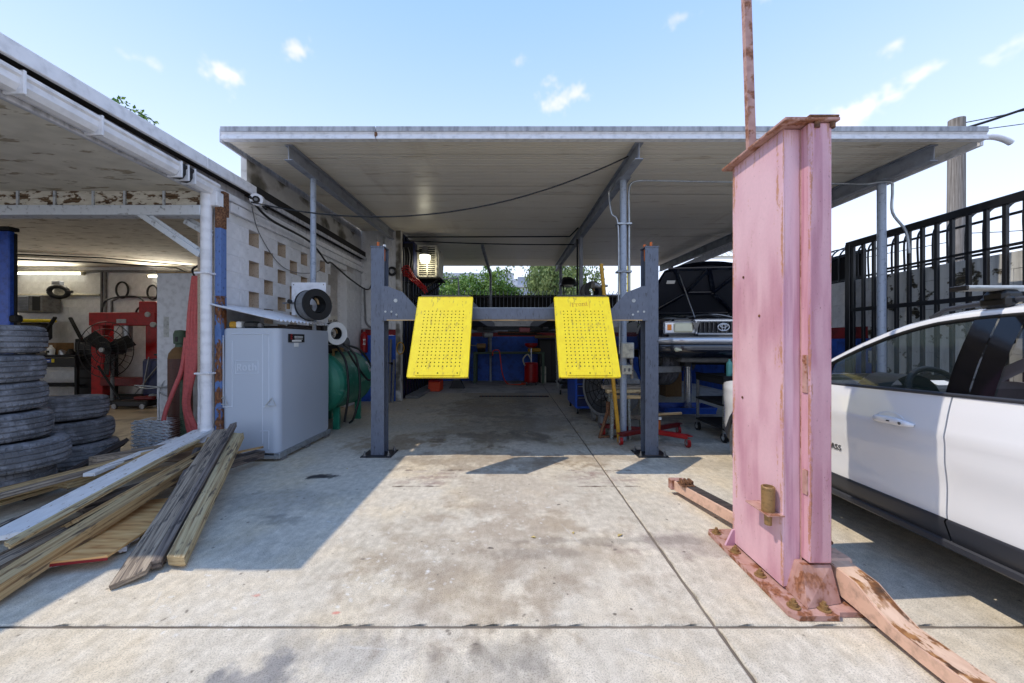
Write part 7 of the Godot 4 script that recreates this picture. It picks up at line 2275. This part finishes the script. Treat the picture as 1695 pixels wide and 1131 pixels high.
	var gc := thing("gas_cylinder", "rusty brown gas cylinder with ochre shoulder and cap", "gas cylinder", V(-4.62, 0.012, 5.25))
	var gm := MB.new()
	gm.lathe([Vector2(0.0, 0.0), Vector2(0.125, 0.0), Vector2(0.135, 0.02), Vector2(0.135, 1.1)], 28)
	part("body", gm, M.brown_cyl, gc)
	var gsx := MB.new()
	gsx.lathe([Vector2(0.135, 1.1), Vector2(0.125, 1.17), Vector2(0.09, 1.23), Vector2(0.06, 1.26)], 28)
	part("shoulder", gsx, M.cardboard, gc)
	var gcap := MB.new()
	gcap.lathe([Vector2(0.06, 1.25), Vector2(0.055, 1.3), Vector2(0.075, 1.31), Vector2(0.078, 1.44), Vector2(0.06, 1.49), Vector2(0.0, 1.5)], 20)
	part("cap", gcap, M.greenish, gc)
	part("cap_hole", bx(Vector3(0.01, 1.37, 0.074), Vector3(0.035, 0.07, 0.012), 0.004), M.black, gc)
	var hs := thing("hose_bundle", "bundle of faded red hose hanging by the downspout", "hose", V(-4.08, 0, 4.92))
	for i in 7:
		var x := -0.06 + i * 0.02
		part("hose_loop", tb(smooth([Vector3(x * 0.6 - 0.02, 2.2, 0.02), Vector3(x - 0.03, 1.7, 0.05 + 0.015 * (i % 2)), Vector3(x - 0.05, 1.1, 0.06), Vector3(x - 0.09 - 0.012 * i, 0.55, 0.05 + 0.012 * (i % 3)), Vector3(x - 0.05, 0.17, 0.03)], 6), 0.024, 8), M.red_hose, hs)
	part("hose_loop", tb(smooth([Vector3(-0.13, 1.4, 0.05), Vector3(-0.16, 1.0, 0.08), Vector3(-0.22, 0.75, 0.12), Vector3(-0.3, 0.45, 0.16), Vector3(-0.31, 0.2, 0.18), Vector3(-0.22, 0.04, 0.2)], 7), 0.024, 8), M.red_hose, hs)
	part("hook", tb(smooth([Vector3(-0.06, 2.35, -0.05), Vector3(-0.05, 2.28, 0.05), Vector3(-0.02, 2.2, 0.06)], 4), 0.012, 6), M.black, hs)
	part("back_post", bx(Vector3(0.02, 1.2, -0.05), Vector3(0.1, 2.4, 0.06), 0.005), M.white_steel, hs)
	part("weight", bx(Vector3(-0.19, 0.45, 0.0), Vector3(0.1, 0.8, 0.08), 0.02), M.greenish, hs)
	var ws := thing("wire_tie_bundle", "bundle of shiny bent wire chairs on the bay floor", "wire bundle", V(-4.45, 0, 4.72))
	for i in 20:
		for s in [-1.0, 1.0]:
			var y := 0.02 + i * 0.018
			var xo: float = s * 0.11 + 0.02 * sin(i * 2.1 + s)
			var pts := []
			for k in 9:
				pts.append(Vector3(xo - 0.105 + k * 0.026, y + (0.012 if k % 2 else -0.004) + 0.004 * sin(i * 3.0 + k), 0.09 * (1 if k % 2 else -1) * 0.3 + 0.08))
			part("wire_loop", tb(pts, 0.008, 5), M.wire, ws)
			part("wire_loop", tb([Vector3(xo - 0.1, y, 0.1), Vector3(xo - 0.1, y + 0.008, -0.12), Vector3(xo + 0.1, y + 0.008, -0.12), Vector3(xo + 0.1, y, 0.1)], 0.006, 5), M.wire, ws)
	var wr := thing("wire_stand", "bent thin wire stand on the bay floor", "wire stand", V(-5.15, 0.012, 5.55))
	for q in [[Vector3(0.06, 0.0, 0.1), Vector3(0.0, 0.6, 0.05), Vector3(0.12, 0.82, 0.0), Vector3(0.3, 0.84, 0.0), Vector3(0.42, 0.6, 0.05), Vector3(0.45, 0.0, 0.1)], [Vector3(-0.35, 0.66, 0.0), Vector3(-0.1, 0.66, 0.1), Vector3(0.2, 0.7, 0.1), Vector3(0.4, 0.76, 0.0)], [Vector3(0.2, 0.0, -0.1), Vector3(0.2, 0.5, 0.0), Vector3(0.18, 0.78, 0.05)], [Vector3(-0.35, 0.66, 0.0), Vector3(-0.3, 0.7, 0.08), Vector3(0.1, 0.66, 0.02)], [Vector3(0.0, 0.6, 0.05), Vector3(0.2, 0.55, 0.1), Vector3(0.38, 0.72, 0.0)]]:
		part("wire", tb(smooth(q, 6), 0.009, 6), M.galv, wr)

# ------------------------------------------------------------------ back of the lift bay and the right side
func caster(parent: Node, at: Vector3, r: float, m: Material):
	var h := holder("caster", parent)
	h.position = at
	part("tyre", tb([Vector3(-0.018, r, 0), Vector3(0.018, r, 0)], r, 18), m, h)
	part("hub", tb([Vector3(-0.021, r, 0), Vector3(0.021, r, 0)], r * 0.5, 12), M.pale_grey, h)
	part("fork", bx(Vector3(0, r * 1.6, 0.01), Vector3(0.055, r * 0.9, 0.03), 0.004), M.steel, h)

func build_back_things():
	var wb := thing("steel_workbench", "long green grey steel workbench along the blue wall", "workbench", V(-0.1, 0, 12.4))
	part("top", bx(Vector3(0, 0.98, 0), Vector3(2.3, 0.06, 0.6), 0.006), M.greenish, wb)
	for q in [[-1.1, 0.26], [1.1, 0.26], [-1.1, -0.26], [1.1, -0.26]]:
		part("leg", bx(Vector3(q[0], 0.475, q[1]), Vector3(0.09, 0.95, 0.07), 0.006), M.greenish, wb)
	var vs := thing("bench_vise", "dark bench vise bolted on the workbench end", "vise", V(-1.0, 1.01, 12.3))
	part("base", bx(Vector3(0, 0.06, 0), Vector3(0.26, 0.12, 0.2), 0.02), M.black_matt, vs)
	part("jaw", bx(Vector3(0.0, 0.2, 0.05), Vector3(0.3, 0.16, 0.16), 0.03), M.bolt, vs)
	part("screw", tb([Vector3(-0.1, 0.2, 0.05), Vector3(-0.34, 0.22, 0.08)], 0.02, 8), M.steel, vs)
	var dl := thing("bench_grinder", "grey bench grinder on a post above the vise", "grinder", V(-0.78, 1.01, 12.6))
	part("post", tb([Vector3(0, 0, 0), Vector3(0, 0.5, 0)], 0.03, 10), M.grey, dl)
	part("motor", tb([Vector3(-0.14, 0.55, 0), Vector3(0.14, 0.55, 0)], 0.08, 16), M.pale_grey, dl)
	part("wheel", tb([Vector3(-0.17, 0.55, 0), Vector3(-0.2, 0.55, 0)], 0.09, 16), M.grey, dl)
	var yt := thing("yellow_power_tool", "yellow and black power tool at the bench end", "power tool", V(0.72, 1.01, 12.3))
	part("body", bx(Vector3(0, 0.06, 0), Vector3(0.42, 0.11, 0.14), 0.03), M.yellow_stick, yt)
	part("grip", bx(Vector3(0.0, 0.14, 0), Vector3(0.32, 0.05, 0.06), 0.015), M.black, yt)
	single("orange_hose", tb(smooth([V(-0.62, 0.9, 12.08), V(-0.6, 1.05, 12.1), V(-0.42, 1.05, 12.1), V(-0.36, 0.7, 12.06), V(-0.3, 0.3, 12.04), V(-0.14, 0.02, 11.9), V(0.2, 0.015, 11.7), V(0.5, 0.015, 11.9), V(0.3, 0.015, 12.05)], 7), 0.018, 8), M.orange_hose, "orange air hose hanging off the steel workbench", "hose")
	var od := thing("oil_drainer", "red portable oil drainer with red bowl on wheels", "oil drainer", V(0.6, 0, 11.75))
	var om := MB.new()
	om.lathe([Vector2(0.0, 0.1), Vector2(0.2, 0.1), Vector2(0.215, 0.13), Vector2(0.215, 0.66), Vector2(0.19, 0.7), Vector2(0.0, 0.71)], 28)
	part("drum", om, M.red, od)
	part("pipe", tb([Vector3(0, 0.7, 0), Vector3(0, 1.15, 0)], 0.025, 10), M.chrome, od)
	var bm := MB.new()
	bm.lathe([Vector2(0.0, 1.14), Vector2(0.12, 1.16), Vector2(0.2, 1.23), Vector2(0.205, 1.3), Vector2(0.195, 1.3), Vector2(0.11, 1.19), Vector2(0.0, 1.17)], 28)
	part("bowl", bm, M.red, od)
	part("bottom_rim", tb([Vector3(0, 0.08, 0), Vector3(0, 0.11, 0)], 0.22, 24), M.dark_red, od)
	for a in 4:
		caster(od, Vector3(cos(a * PI / 2 + 0.8) * 0.2, 0, sin(a * PI / 2 + 0.8) * 0.2), 0.045, M.black)
	part("hose", tb(smooth([Vector3(-0.2, 0.6, 0.1), Vector3(-0.26, 0.8, 0.12), Vector3(-0.12, 0.95, 0.1), Vector3(-0.02, 0.8, 0.05)], 5), 0.02, 8), M.ivory, od)
	var cn := thing("white_canister", "tall white plastic canister beside the red drainer", "canister", V(1.02, 0, 12.2))
	part("body", bx(Vector3(0, 0.28, 0), Vector3(0.16, 0.54, 0.16), 0.02), M.ivory, cn)
	part("strap", bx(Vector3(0, 0.3, 0.0), Vector3(0.166, 0.02, 0.166), 0.004), M.grey, cn)
	part("neck", tb([Vector3(0, 0.55, 0), Vector3(0, 0.6, 0)], 0.03, 10), M.pale_grey, cn)
	var dc := thing("dark_cabinet", "dark steel cabinet standing against the blue wall", "cabinet", V(1.3, 0, 12.6))
	part("body", bx(Vector3(0, 0.72, 0), Vector3(0.85, 1.44, 0.5), 0.01), M.black_matt, dc)
	part("door", bx(Vector3(-0.2, 0.72, 0.255), Vector3(0.4, 1.3, 0.015), 0.006), M.black, dc)
	part("door", bx(Vector3(0.21, 0.72, 0.255), Vector3(0.4, 1.3, 0.015), 0.006), M.black, dc)
	var gl := thing("greasy_jack", "greasy yellow pump jack lying on the dark cabinet", "jack", V(1.1, 1.44, 12.5))
	part("body", bx(Vector3(0, 0.06, 0), Vector3(0.7, 0.1, 0.16), 0.03), M.bolt, gl)
	part("handle", tb([Vector3(-0.1, 0.12, 0), Vector3(-0.75, 0.22, 0.05)], 0.02, 8), M.black, gl)
	# ladder
	var ld := thing("step_ladder", "pale aluminium ladder standing behind the yellow ramp", "ladder", V(1.32, 0, 10.9))
	for z in [-0.18, 0.18]:
		part("stile", bx(Vector3(0, 0.9, z), Vector3(0.07, 1.8, 0.03), 0.004, Basis(Vector3(0, 0, 1), 0.03)), M.pale_grey, ld)
	for i in 7:
		part("rung", bx(Vector3(-0.027 - 0.0 + (0.9 - (0.2 + i * 0.25)) * -0.03 + 0.027, 0.2 + i * 0.25, 0), Vector3(0.05, 0.025, 0.34), 0.004), M.pale_grey, ld)
	# blue chest and drum fan
	var tc := thing("tool_chest", "tall blue rolling tool chest beside the grey drum fan", "tool chest", V(1.42, 0, 7.45))
	part("body", bx(Vector3(0, 0.66, 0), Vector3(0.5, 1.1, 1.0), 0.02), M.blue, tc)
	for i in 5:
		var dr := part("drawer", bx(Vector3(0.0, 0.25 + i * 0.21, 0.505), Vector3(0.44, 0.19, 0.02), 0.006), M.navy, tc)
		part("pull", bx(Vector3(0.0, 0.31 + i * 0.21, 0.52), Vector3(0.4, 0.015, 0.02), 0.004), M.steel, dr)
	for q in [[-0.2, 0.42], [0.2, 0.42], [-0.2, -0.42], [0.2, -0.42]]:
		caster(tc, Vector3(q[0], 0, q[1]), 0.05, M.black)
	var tc2 := thing("tool_trolley", "thin wheeled trolley frame behind the yellow ramp", "trolley", V(1.45, 0, 9.7))
	part("frame", tb([Vector3(-0.22, 0.1, 0), Vector3(-0.22, 0.95, 0)], 0.025, 8), M.steel, tc2)
	part("frame", tb([Vector3(0.22, 0.1, 0), Vector3(0.22, 0.95, 0)], 0.025, 8), M.steel, tc2)
	part("tray", bx(Vector3(0, 0.9, 0), Vector3(0.5, 0.06, 0.4), 0.006), M.black_matt, tc2)
	part("tray", bx(Vector3(0, 0.3, 0), Vector3(0.5, 0.05, 0.4), 0.006), M.black_matt, tc2)
	caster(tc2, Vector3(-0.22, 0, 0.1), 0.06, M.black)
	caster(tc2, Vector3(0.22, 0, 0.1), 0.06, M.black)
	var df := thing("drum_fan", "big grey round drum fan on wheels behind sawhorse", "drum fan", V(1.6, 0, 6.15))
	var fm := MB.new()
	var fx := Transform3D(Basis(Vector3(0, 0, 1), PI / 2).rotated(Vector3.UP, 0.5), Vector3(0, 0.6, 0))
	fm.lathe([Vector2(0.4, -0.2), Vector2(0.45, -0.2), Vector2(0.465, -0.17), Vector2(0.47, 0.0), Vector2(0.465, 0.17), Vector2(0.45, 0.2), Vector2(0.4, 0.2)], 40, fx)
	part("drum", fm, M.grey, df)
	var gd := MB.new()
	for R in [0.1, 0.2, 0.3, 0.4]:
		for s in [-0.19, 0.19]:
			gd.ring(fx * Vector3(0, s, 0), fx.basis.y, R, 0.007, 30, 5)
	for k in 10:
		var a := TAU * k / 10
		for s in [-0.19, 0.19]:
			gd.tube([fx * Vector3(0, s, 0), fx * Vector3(cos(a) * 0.42, s, sin(a) * 0.42)], 0.006, 5)
	part("guard", gd, M.black_matt, df)
	for k in 3:
		var bl := MB.new()
		var a := TAU * k / 3
		bl.box(fx * Vector3(cos(a) * 0.2, 0, sin(a) * 0.2), Vector3(0.36, 0.012, 0.2), 0.004, fx.basis * Basis(Vector3.UP, -a) * Basis(Vector3.RIGHT, 0.5))
		part("blade", bl, M.grey, df)
	part("frame", tb([Vector3(-0.2, 0.14, 0.28), Vector3(0.25, 0.14, 0.3)], 0.022, 8), M.black_matt, df)
	part("frame", tb([Vector3(-0.2, 0.14, -0.28), Vector3(0.25, 0.14, -0.3)], 0.022, 8), M.black_matt, df)
	for z in [0.28, -0.28]:
		part("wheel", tb([Vector3(-0.24, 0.1, z), Vector3(-0.19, 0.1, z)], 0.1, 20), M.grey, df)
		part("stay", tb([Vector3(0.2, 0.14, z), Vector3(0.22, 0.0, z * 1.05)], 0.02, 8), M.black_matt, df)
	# sawhorse bench and stick
	var sh := thing("sawhorse_bench", "paint splattered wooden sawhorse bench behind the lift post", "sawhorse", V(1.6, 0, 5.35))
	part("top_board", bx(Vector3(0.02, 0.66, 0.1), Vector3(0.62, 0.05, 0.1), 0.006), M.wood_pale, sh)
	part("top_board", bx(Vector3(0.0, 0.7, -0.06), Vector3(0.62, 0.05, 0.12), 0.006), M.wood_grey, sh)
	part("rail", bx(Vector3(0.04, 0.58, 0.12), Vector3(0.5, 0.05, 0.04), 0.006), M.wood_warm, sh)
	for q in [[-0.2, 0.14], [0.02, 0.15], [0.27, 0.12], [-0.18, -0.18], [0.26, -0.18]]:
		var lm := MB.new()
		lm.bar(Vector3(q[0], 0.64, q[1] * 0.6), Vector3(q[0] + q[0] * 0.12, 0.0, q[1]), 0.07, 0.035, 0.004)
		part("leg", lm, M.splatter, sh)
	part("cross_brace", bx(Vector3(0.03, 0.25, -0.1), Vector3(0.45, 0.06, 0.03), 0.004), M.wood_grey, sh)
	var js := MB.new()
	js.bar(V(1.22, 0.0, 5.25), V(1.38, 0.33, 5.45), 0.04, 0.03, 0.003)
	js.bar(V(1.54, 0.0, 5.3), V(1.4, 0.33, 5.45), 0.04, 0.03, 0.003)
	js.bar(V(1.24, 0.02, 5.26), V(1.52, 0.02, 5.3), 0.03, 0.03, 0.003)
	js.tube([V(1.39, 0.3, 5.45), V(1.39, 0.48, 5.45)], 0.03, 10)
	single("jack_stand", js, M.rust, "small rusty jack stand beside the sawhorse leg", "jack stand")
	var hm := thing("sledge_hammer", "wooden handled sledge hammer standing on the sawhorse", "hammer", V(1.72, 0.725, 5.4))
	part("head", bx(Vector3(0, 0.05, 0), Vector3(0.22, 0.09, 0.09), 0.02), M.grey, hm)
	part("handle", tb([Vector3(0, 0.09, 0), Vector3(-0.01, 0.55, -0.03)], [0.02, 0.026], 10), M.wood_grey, hm)
	var sk := MB.new()
	sk.bar(V(1.44, 0.0, 5.05), V(1.23, 2.42, 5.2), 0.045, 0.045, 0.006)
	single("wooden_pole", sk, M.yellow_stick, "long yellow wooden pole leaning behind the yellow ramp", "pole")
	var rp := thing("clamp_light", "small silver clamp light on the yellow pole", "clamp light", V(1.25, 2.1, 5.22))
	part("shade", tb([Vector3(0, 0, 0), Vector3(-0.14, 0.03, 0.05)], [0.02, 0.05], 14), M.steel, rp)
	part("clamp", bx(Vector3(0.03, 0.02, 0), Vector3(0.09, 0.03, 0.05), 0.006), M.steel, rp)
	# reel and dome lamp on the back posts
	hose_reel("hose_reel", "black cable reel strapped to the canopy's middle post", V(1.72, 2.42, 8.15), 0.22, M.black, Vector3(0.35, 0.1, 1), 4)
	var dl2 := thing("dome_lamp", "black dome yard lamp on the rear canopy post", "lamp", V(1.72, 3.05, 11.45))
	var dm := MB.new()
	dm.lathe([Vector2(0.0, 0.26), Vector2(0.08, 0.25), Vector2(0.2, 0.17), Vector2(0.26, 0.05), Vector2(0.27, 0.0), Vector2(0.24, 0.0), Vector2(0.0, 0.06)], 24)
	part("shade", dm, M.black, dl2)
	part("bowl", tb([Vector3(0, 0.05, 0), Vector3(0, -0.04, 0)], [0.2, 0.12], 20), M.ivory, dl2)
	part("arm", tb(smooth([Vector3(0, 0.2, 0), Vector3(-0.14, 0.24, -0.03), Vector3(-0.2, 0.1, -0.1)], 4), 0.025, 8), M.black_matt, dl2)
	part("drop_cable", tb(smooth([Vector3(-0.18, 0.1, -0.05), Vector3(-0.13, -0.3, 0.0), Vector3(-0.16, -0.6, 0.0)], 5), 0.02, 8), M.black, dl2)
	single("wood_block", bx2(1.32, 1.45, 2.37, 2.66, 11.3, 11.45, 0.01), M.wood_grey, "small wooden block tied to the rear canopy post", "block")
	# red wheeled base by the lift post
	var tj := thing("transmission_jack", "red transmission jack with low crossed legs and red casters", "jack", V(1.82, 0, 5.1))
	for q in [[-0.4, 0.18], [0.42, 0.3], [0.62, -0.42], [-0.5, -0.35]]:
		var lm := MB.new()
		lm.bar(Vector3(0, 0.15, 0), Vector3(q[0], 0.135, q[1]), 0.06, 0.06, 0.006)
		lm.box(Vector3(q[0], 0.15, q[1]), Vector3(0.09, 0.012, 0.08), 0.003)
		part("leg", lm, M.dark_red if q[1] < 0.25 else M.red, tj)
		caster(tj, Vector3(q[0], 0.0, q[1]), 0.055, M.red)
	part("ram", tb([Vector3(0.02, 0.12, -0.05), Vector3(0.02, 0.5, -0.05)], 0.05, 14), M.red, tj)
	part("pump", bx(Vector3(0.16, 0.22, 0.0), Vector3(0.05, 0.14, 0.05), 0.008), M.orange, tj)
	part("valve_knob", tb([Vector3(0.17, 0.3, 0.03), Vector3(0.17, 0.33, 0.03)], 0.022, 10), M.paper, tj)
	var hb := MB.new()
	hb.bar(Vector3(0.12, 0.36, 0.0), Vector3(0.5, 0.37, -0.05), 0.035, 0.035, 0.01)
	part("wooden_handle", hb, M.wood_warm, tj)
	# drip tray and cart
	var dp := thing("drip_tray", "shallow blue drip tray on the floor under truck", "drip tray", V(3.32, 0, 7.3))
	part("floor", bx(Vector3(0, 0.01, 0), Vector3(0.95, 0.02, 0.6), 0.003), M.blue, dp)
	for q in [[0, 0.3, 0.95, 0.02], [0, -0.3, 0.95, 0.02]]:
		part("side", bx(Vector3(q[0], 0.06, q[1]), Vector3(q[2], 0.12, q[3]), 0.004, Basis(Vector3.RIGHT, 0.3 if q[1] > 0 else -0.3)), M.blue, dp)
	for s in [-1.0, 1.0]:
		part("side", bx(Vector3(s * 0.475, 0.06, 0), Vector3(0.02, 0.12, 0.6), 0.004, Basis(Vector3(0, 0, 1), -0.3 * s)), M.blue, dp)
	var ct := thing("tool_cart", "black steel tool cart with green bottle on casters", "tool cart", V(3.08, 0, 5.4))
	for q in [[-0.25, 0.38], [0.25, 0.38], [-0.25, -0.34], [0.25, -0.34]]:
		part("post", bx(Vector3(q[0], 0.47, q[1]), Vector3(0.035, 0.74, 0.035), 0.003), M.splatter if q[1] > 0 else M.grey, ct)
		caster(ct, Vector3(q[0], 0.0, q[1]), 0.065, M.black)
	for q in [[0.82, 0.1], [0.5, 0.04], [0.18, 0.04]]:
		part("tray", bx(Vector3(0, q[0], 0.02), Vector3(0.54, q[1], 0.78), 0.01), M.black_matt, ct)
	part("tray_rim", bx(Vector3(-0.268, 0.875, 0.02), Vector3(0.012, 0.03, 0.78), 0.003), M.black, ct)
	part("tray_rim", bx(Vector3(0, 0.875, 0.405), Vector3(0.54, 0.03, 0.012), 0.003), M.black, ct)
	var bo := thing("spray_bottle", "pale green plastic bottle standing on tool cart", "bottle", V(3.0, 0.87, 5.2))
	var bm2 := MB.new()
	bm2.lathe([Vector2(0.0, 0.0), Vector2(0.036, 0.0), Vector2(0.04, 0.01), Vector2(0.04, 0.17), Vector2(0.03, 0.2), Vector2(0.014, 0.21), Vector2(0.014, 0.235), Vector2(0.0, 0.235)], 20)
	part("body", bm2, M.teal, bo)
	var pl := MB.new()
	pl.lathe([Vector2(0.0, 0.0), Vector2(0.1, 0.0), Vector2(0.13, 0.02), Vector2(0.125, 0.02), Vector2(0.0, 0.008)], 24, Transform3D(Basis.IDENTITY, V(3.12, 0.89, 5.08)))
	single("parts_dish", pl, M.pale_grey, "small pale parts dish beside the green bottle", "dish")
	single("red_air_line", tb(smooth([V(2.9, 0.55, 5.05), V(3.05, 0.57, 5.15), V(3.25, 0.56, 5.1)], 5), 0.015, 8), M.red, "red air line lying on the tool cart shelf", "hose")
	var bk := thing("white_bucket", "white printed bucket on the floor behind the truck tyre", "bucket", V(3.4, 0, 9.3))
	var bkm := MB.new()
	bkm.lathe([Vector2(0.0, 0.0), Vector2(0.13, 0.0), Vector2(0.155, 0.36), Vector2(0.16, 0.38), Vector2(0.0, 0.39)], 24)
	part("body", bkm, M.paper, bk)
	part("label", bx(Vector3(0, 0.18, 0.145), Vector3(0.14, 0.18, 0.008), 0.002), M.grey, bk)
	single("parts_carton", bx2(3.75, 4.15, 0.0, 0.6, 9.2, 9.6, 0.006), M.cardboard, "open brown cardboard carton behind the lift piston", "carton")
	# floor scraps: fallen leaves
	var lf := MB.new()
	for q in [[Vector3(0, 0, 0), Vector3(0.016, 0.006, 0.008), Vector3(0.034, 0.001, 0), Vector3(0.016, 0.004, -0.01)]]:
		lf.quad(q[0], q[1], q[2], q[3], Vector3.UP)
		lf.quad(q[0] - Vector3(0, 0.001, 0), q[1] - Vector3(0, 0.001, 0), q[2] - Vector3(0, 0.001, 0), q[3] - Vector3(0, 0.001, 0), Vector3.DOWN)
	var lmh := lf.done()
	var yl := mat("dry_leaf", Color(0.74, 0.66, 0.42), 0.7)
	for i in 30:
		var x := rnd(-2.2, 1.2)
		var d := rnd(4.7, 9.0)
		if i < 4:
			x = rnd(-1.8, 1.4)
			d = rnd(1.5, 4.2)
		var o = tag(put("fallen_leaf", lmh, yl, self), "small dry yellow leaf scrap on the concrete", "leaf", "leaf scraps on the floor")
		o.position = V(x, 0.003, d)
		o.rotation.y = rnd(0, TAU)
		o.scale = Vector3.ONE * rnd(0.7, 1.6)

# ------------------------------------------------------------------ sky
func cloud_cover() -> ImageTexture:
	var W := 2048
	var H := 1024
	var im := Image.create(W, H, false, Image.FORMAT_RGBA8)
	im.fill(Color(1, 1, 1, 0))
	var fn := FastNoiseLite.new()
	fn.seed = 5
	fn.frequency = 0.011
	fn.fractal_octaves = 6
	fn.fractal_gain = 0.65
	var rg := RandomNumberGenerator.new()
	rg.seed = 91
	var puffs := []   # azimuth from -z to +x, elevation, half width, half height in degrees, strength
	for q in [[8.0, 33.2, 3.4, 1.9, 0.42], [41.5, 24.0, 4.2, 2.6, 0.55], [0.6, 36.5, 1.8, 0.9, 0.3], [-29.4, 34.0, 2.0, 1.2, 0.45], [-37.5, 29.2, 1.7, 1.7, 0.5], [-44.0, 28.3, 1.6, 0.8, 0.3], [45.3, 29.0, 1.5, 0.8, 0.4], [47.6, 26.0, 2.0, 0.8, 0.4], [53.5, 25.5, 2.2, 1.1, 0.45], [36.0, 38.0, 3.5, 1.2, 0.4], [24.0, 38.2, 1.8, 0.7, 0.3], [-31.0, 39.0, 2.0, 0.9, 0.3]]:
		puffs.append(q)
	for i in 70:
		puffs.append([rg.randf_range(62, 298), rg.randf_range(14, 60), rg.randf_range(1.5, 4.5), rg.randf_range(0.8, 2.4), rg.randf_range(0.25, 0.5)])
	for p in puffs:
		var cx := fposmod(p[0] / 360.0, 1.0) * W
		var cy: float = (0.5 - p[1] / 180.0) * H
		var rx: float = p[2] / 360.0 * W / cos(deg_to_rad(p[1]))
		var ry: float = p[3] / 180.0 * H
		for j in range(maxi(0, int(cy - ry * 1.6)), mini(H - 1, int(cy + ry * 1.6))):
			for i in range(int(cx - rx * 1.6), int(cx + rx * 1.6)):
				var u := (i - cx) / rx
				var v := (j - cy) / ry
				var n := fn.get_noise_2d(i * 3.0, j * 4.0)
				var q := 0.95 - sqrt(u * u + v * v) + n * 1.35
				if q > 0.0:
					var a: float = p[4] * smoothstep(0.0, 1.1, q)
					var ii := posmod(i, W)
					var c := im.get_pixel(ii, j)
					if a > c.a:
						im.set_pixel(ii, j, Color(1.0, 0.97, 0.95, a))
	return ImageTexture.create_from_image(im)

func build_light():
	var cam := Camera3D.new()
	cam.name = "camera"
	cam.position = Vector3(0, 1.35, 0)
	cam.fov = 84.37
	cam.near = 0.05
	cam.far = 600.0
	add_child(cam)
	cam.current = true
	var sun := DirectionalLight3D.new()
	sun.name = "sun"
	sun.light_energy = 0.6
	sun.light_color = Color(1.0, 0.95, 0.87)
	sun.light_angular_distance = 0.6
	sun.shadow_enabled = true
	sun.sky_mode = DirectionalLight3D.SKY_MODE_LIGHT_ONLY
	add_child(sun)
	sun.look_at_from_position(Vector3.ZERO, Vector3(0.6, -1.0, -0.04), Vector3.UP)
	var env := Environment.new()
	env.background_mode = Environment.BG_SKY
	var sm := ProceduralSkyMaterial.new()
	sm.sky_top_color = Color(0.37, 0.525, 0.74)
	sm.sky_horizon_color = Color(0.83, 0.85, 0.885)
	sm.sky_curve = 0.32
	sm.ground_bottom_color = Color(0.45, 0.43, 0.4)
	sm.ground_horizon_color = Color(0.7, 0.72, 0.74)
	sm.sky_cover = cloud_cover()
	sm.sky_cover_modulate = Color(0.7, 0.55, 0.42)
	sm.sun_angle_max = 1.0
	var sky := Sky.new()
	sky.sky_material = sm
	env.sky = sky
	env.background_energy_multiplier = 1.38
	env.tonemap_mode = Environment.TONE_MAPPER_LINEAR
	env.tonemap_exposure = 1.65
	env.sdfgi_enabled = true
	env.ssao_enabled = true
	env.ssil_enabled = true
	var we := WorldEnvironment.new()
	we.name = "world"
	we.environment = env
	add_child(we)

func _ready():
	rng.seed = 20240
	build_light()
	make_textures()
	make_materials()
	build_ground()
	build_workshop()
	build_canopy()
	build_back_wall()
	build_right_wall()
	build_beyond()
	build_roof_plant()
	build_four_post()
	build_pink_column()
	build_truck_lift()
	build_suv()
	build_pickup()
	build_tyres()
	build_timber()
	build_tank()
	build_left_wall_things()
	build_bay()
	build_back_things()
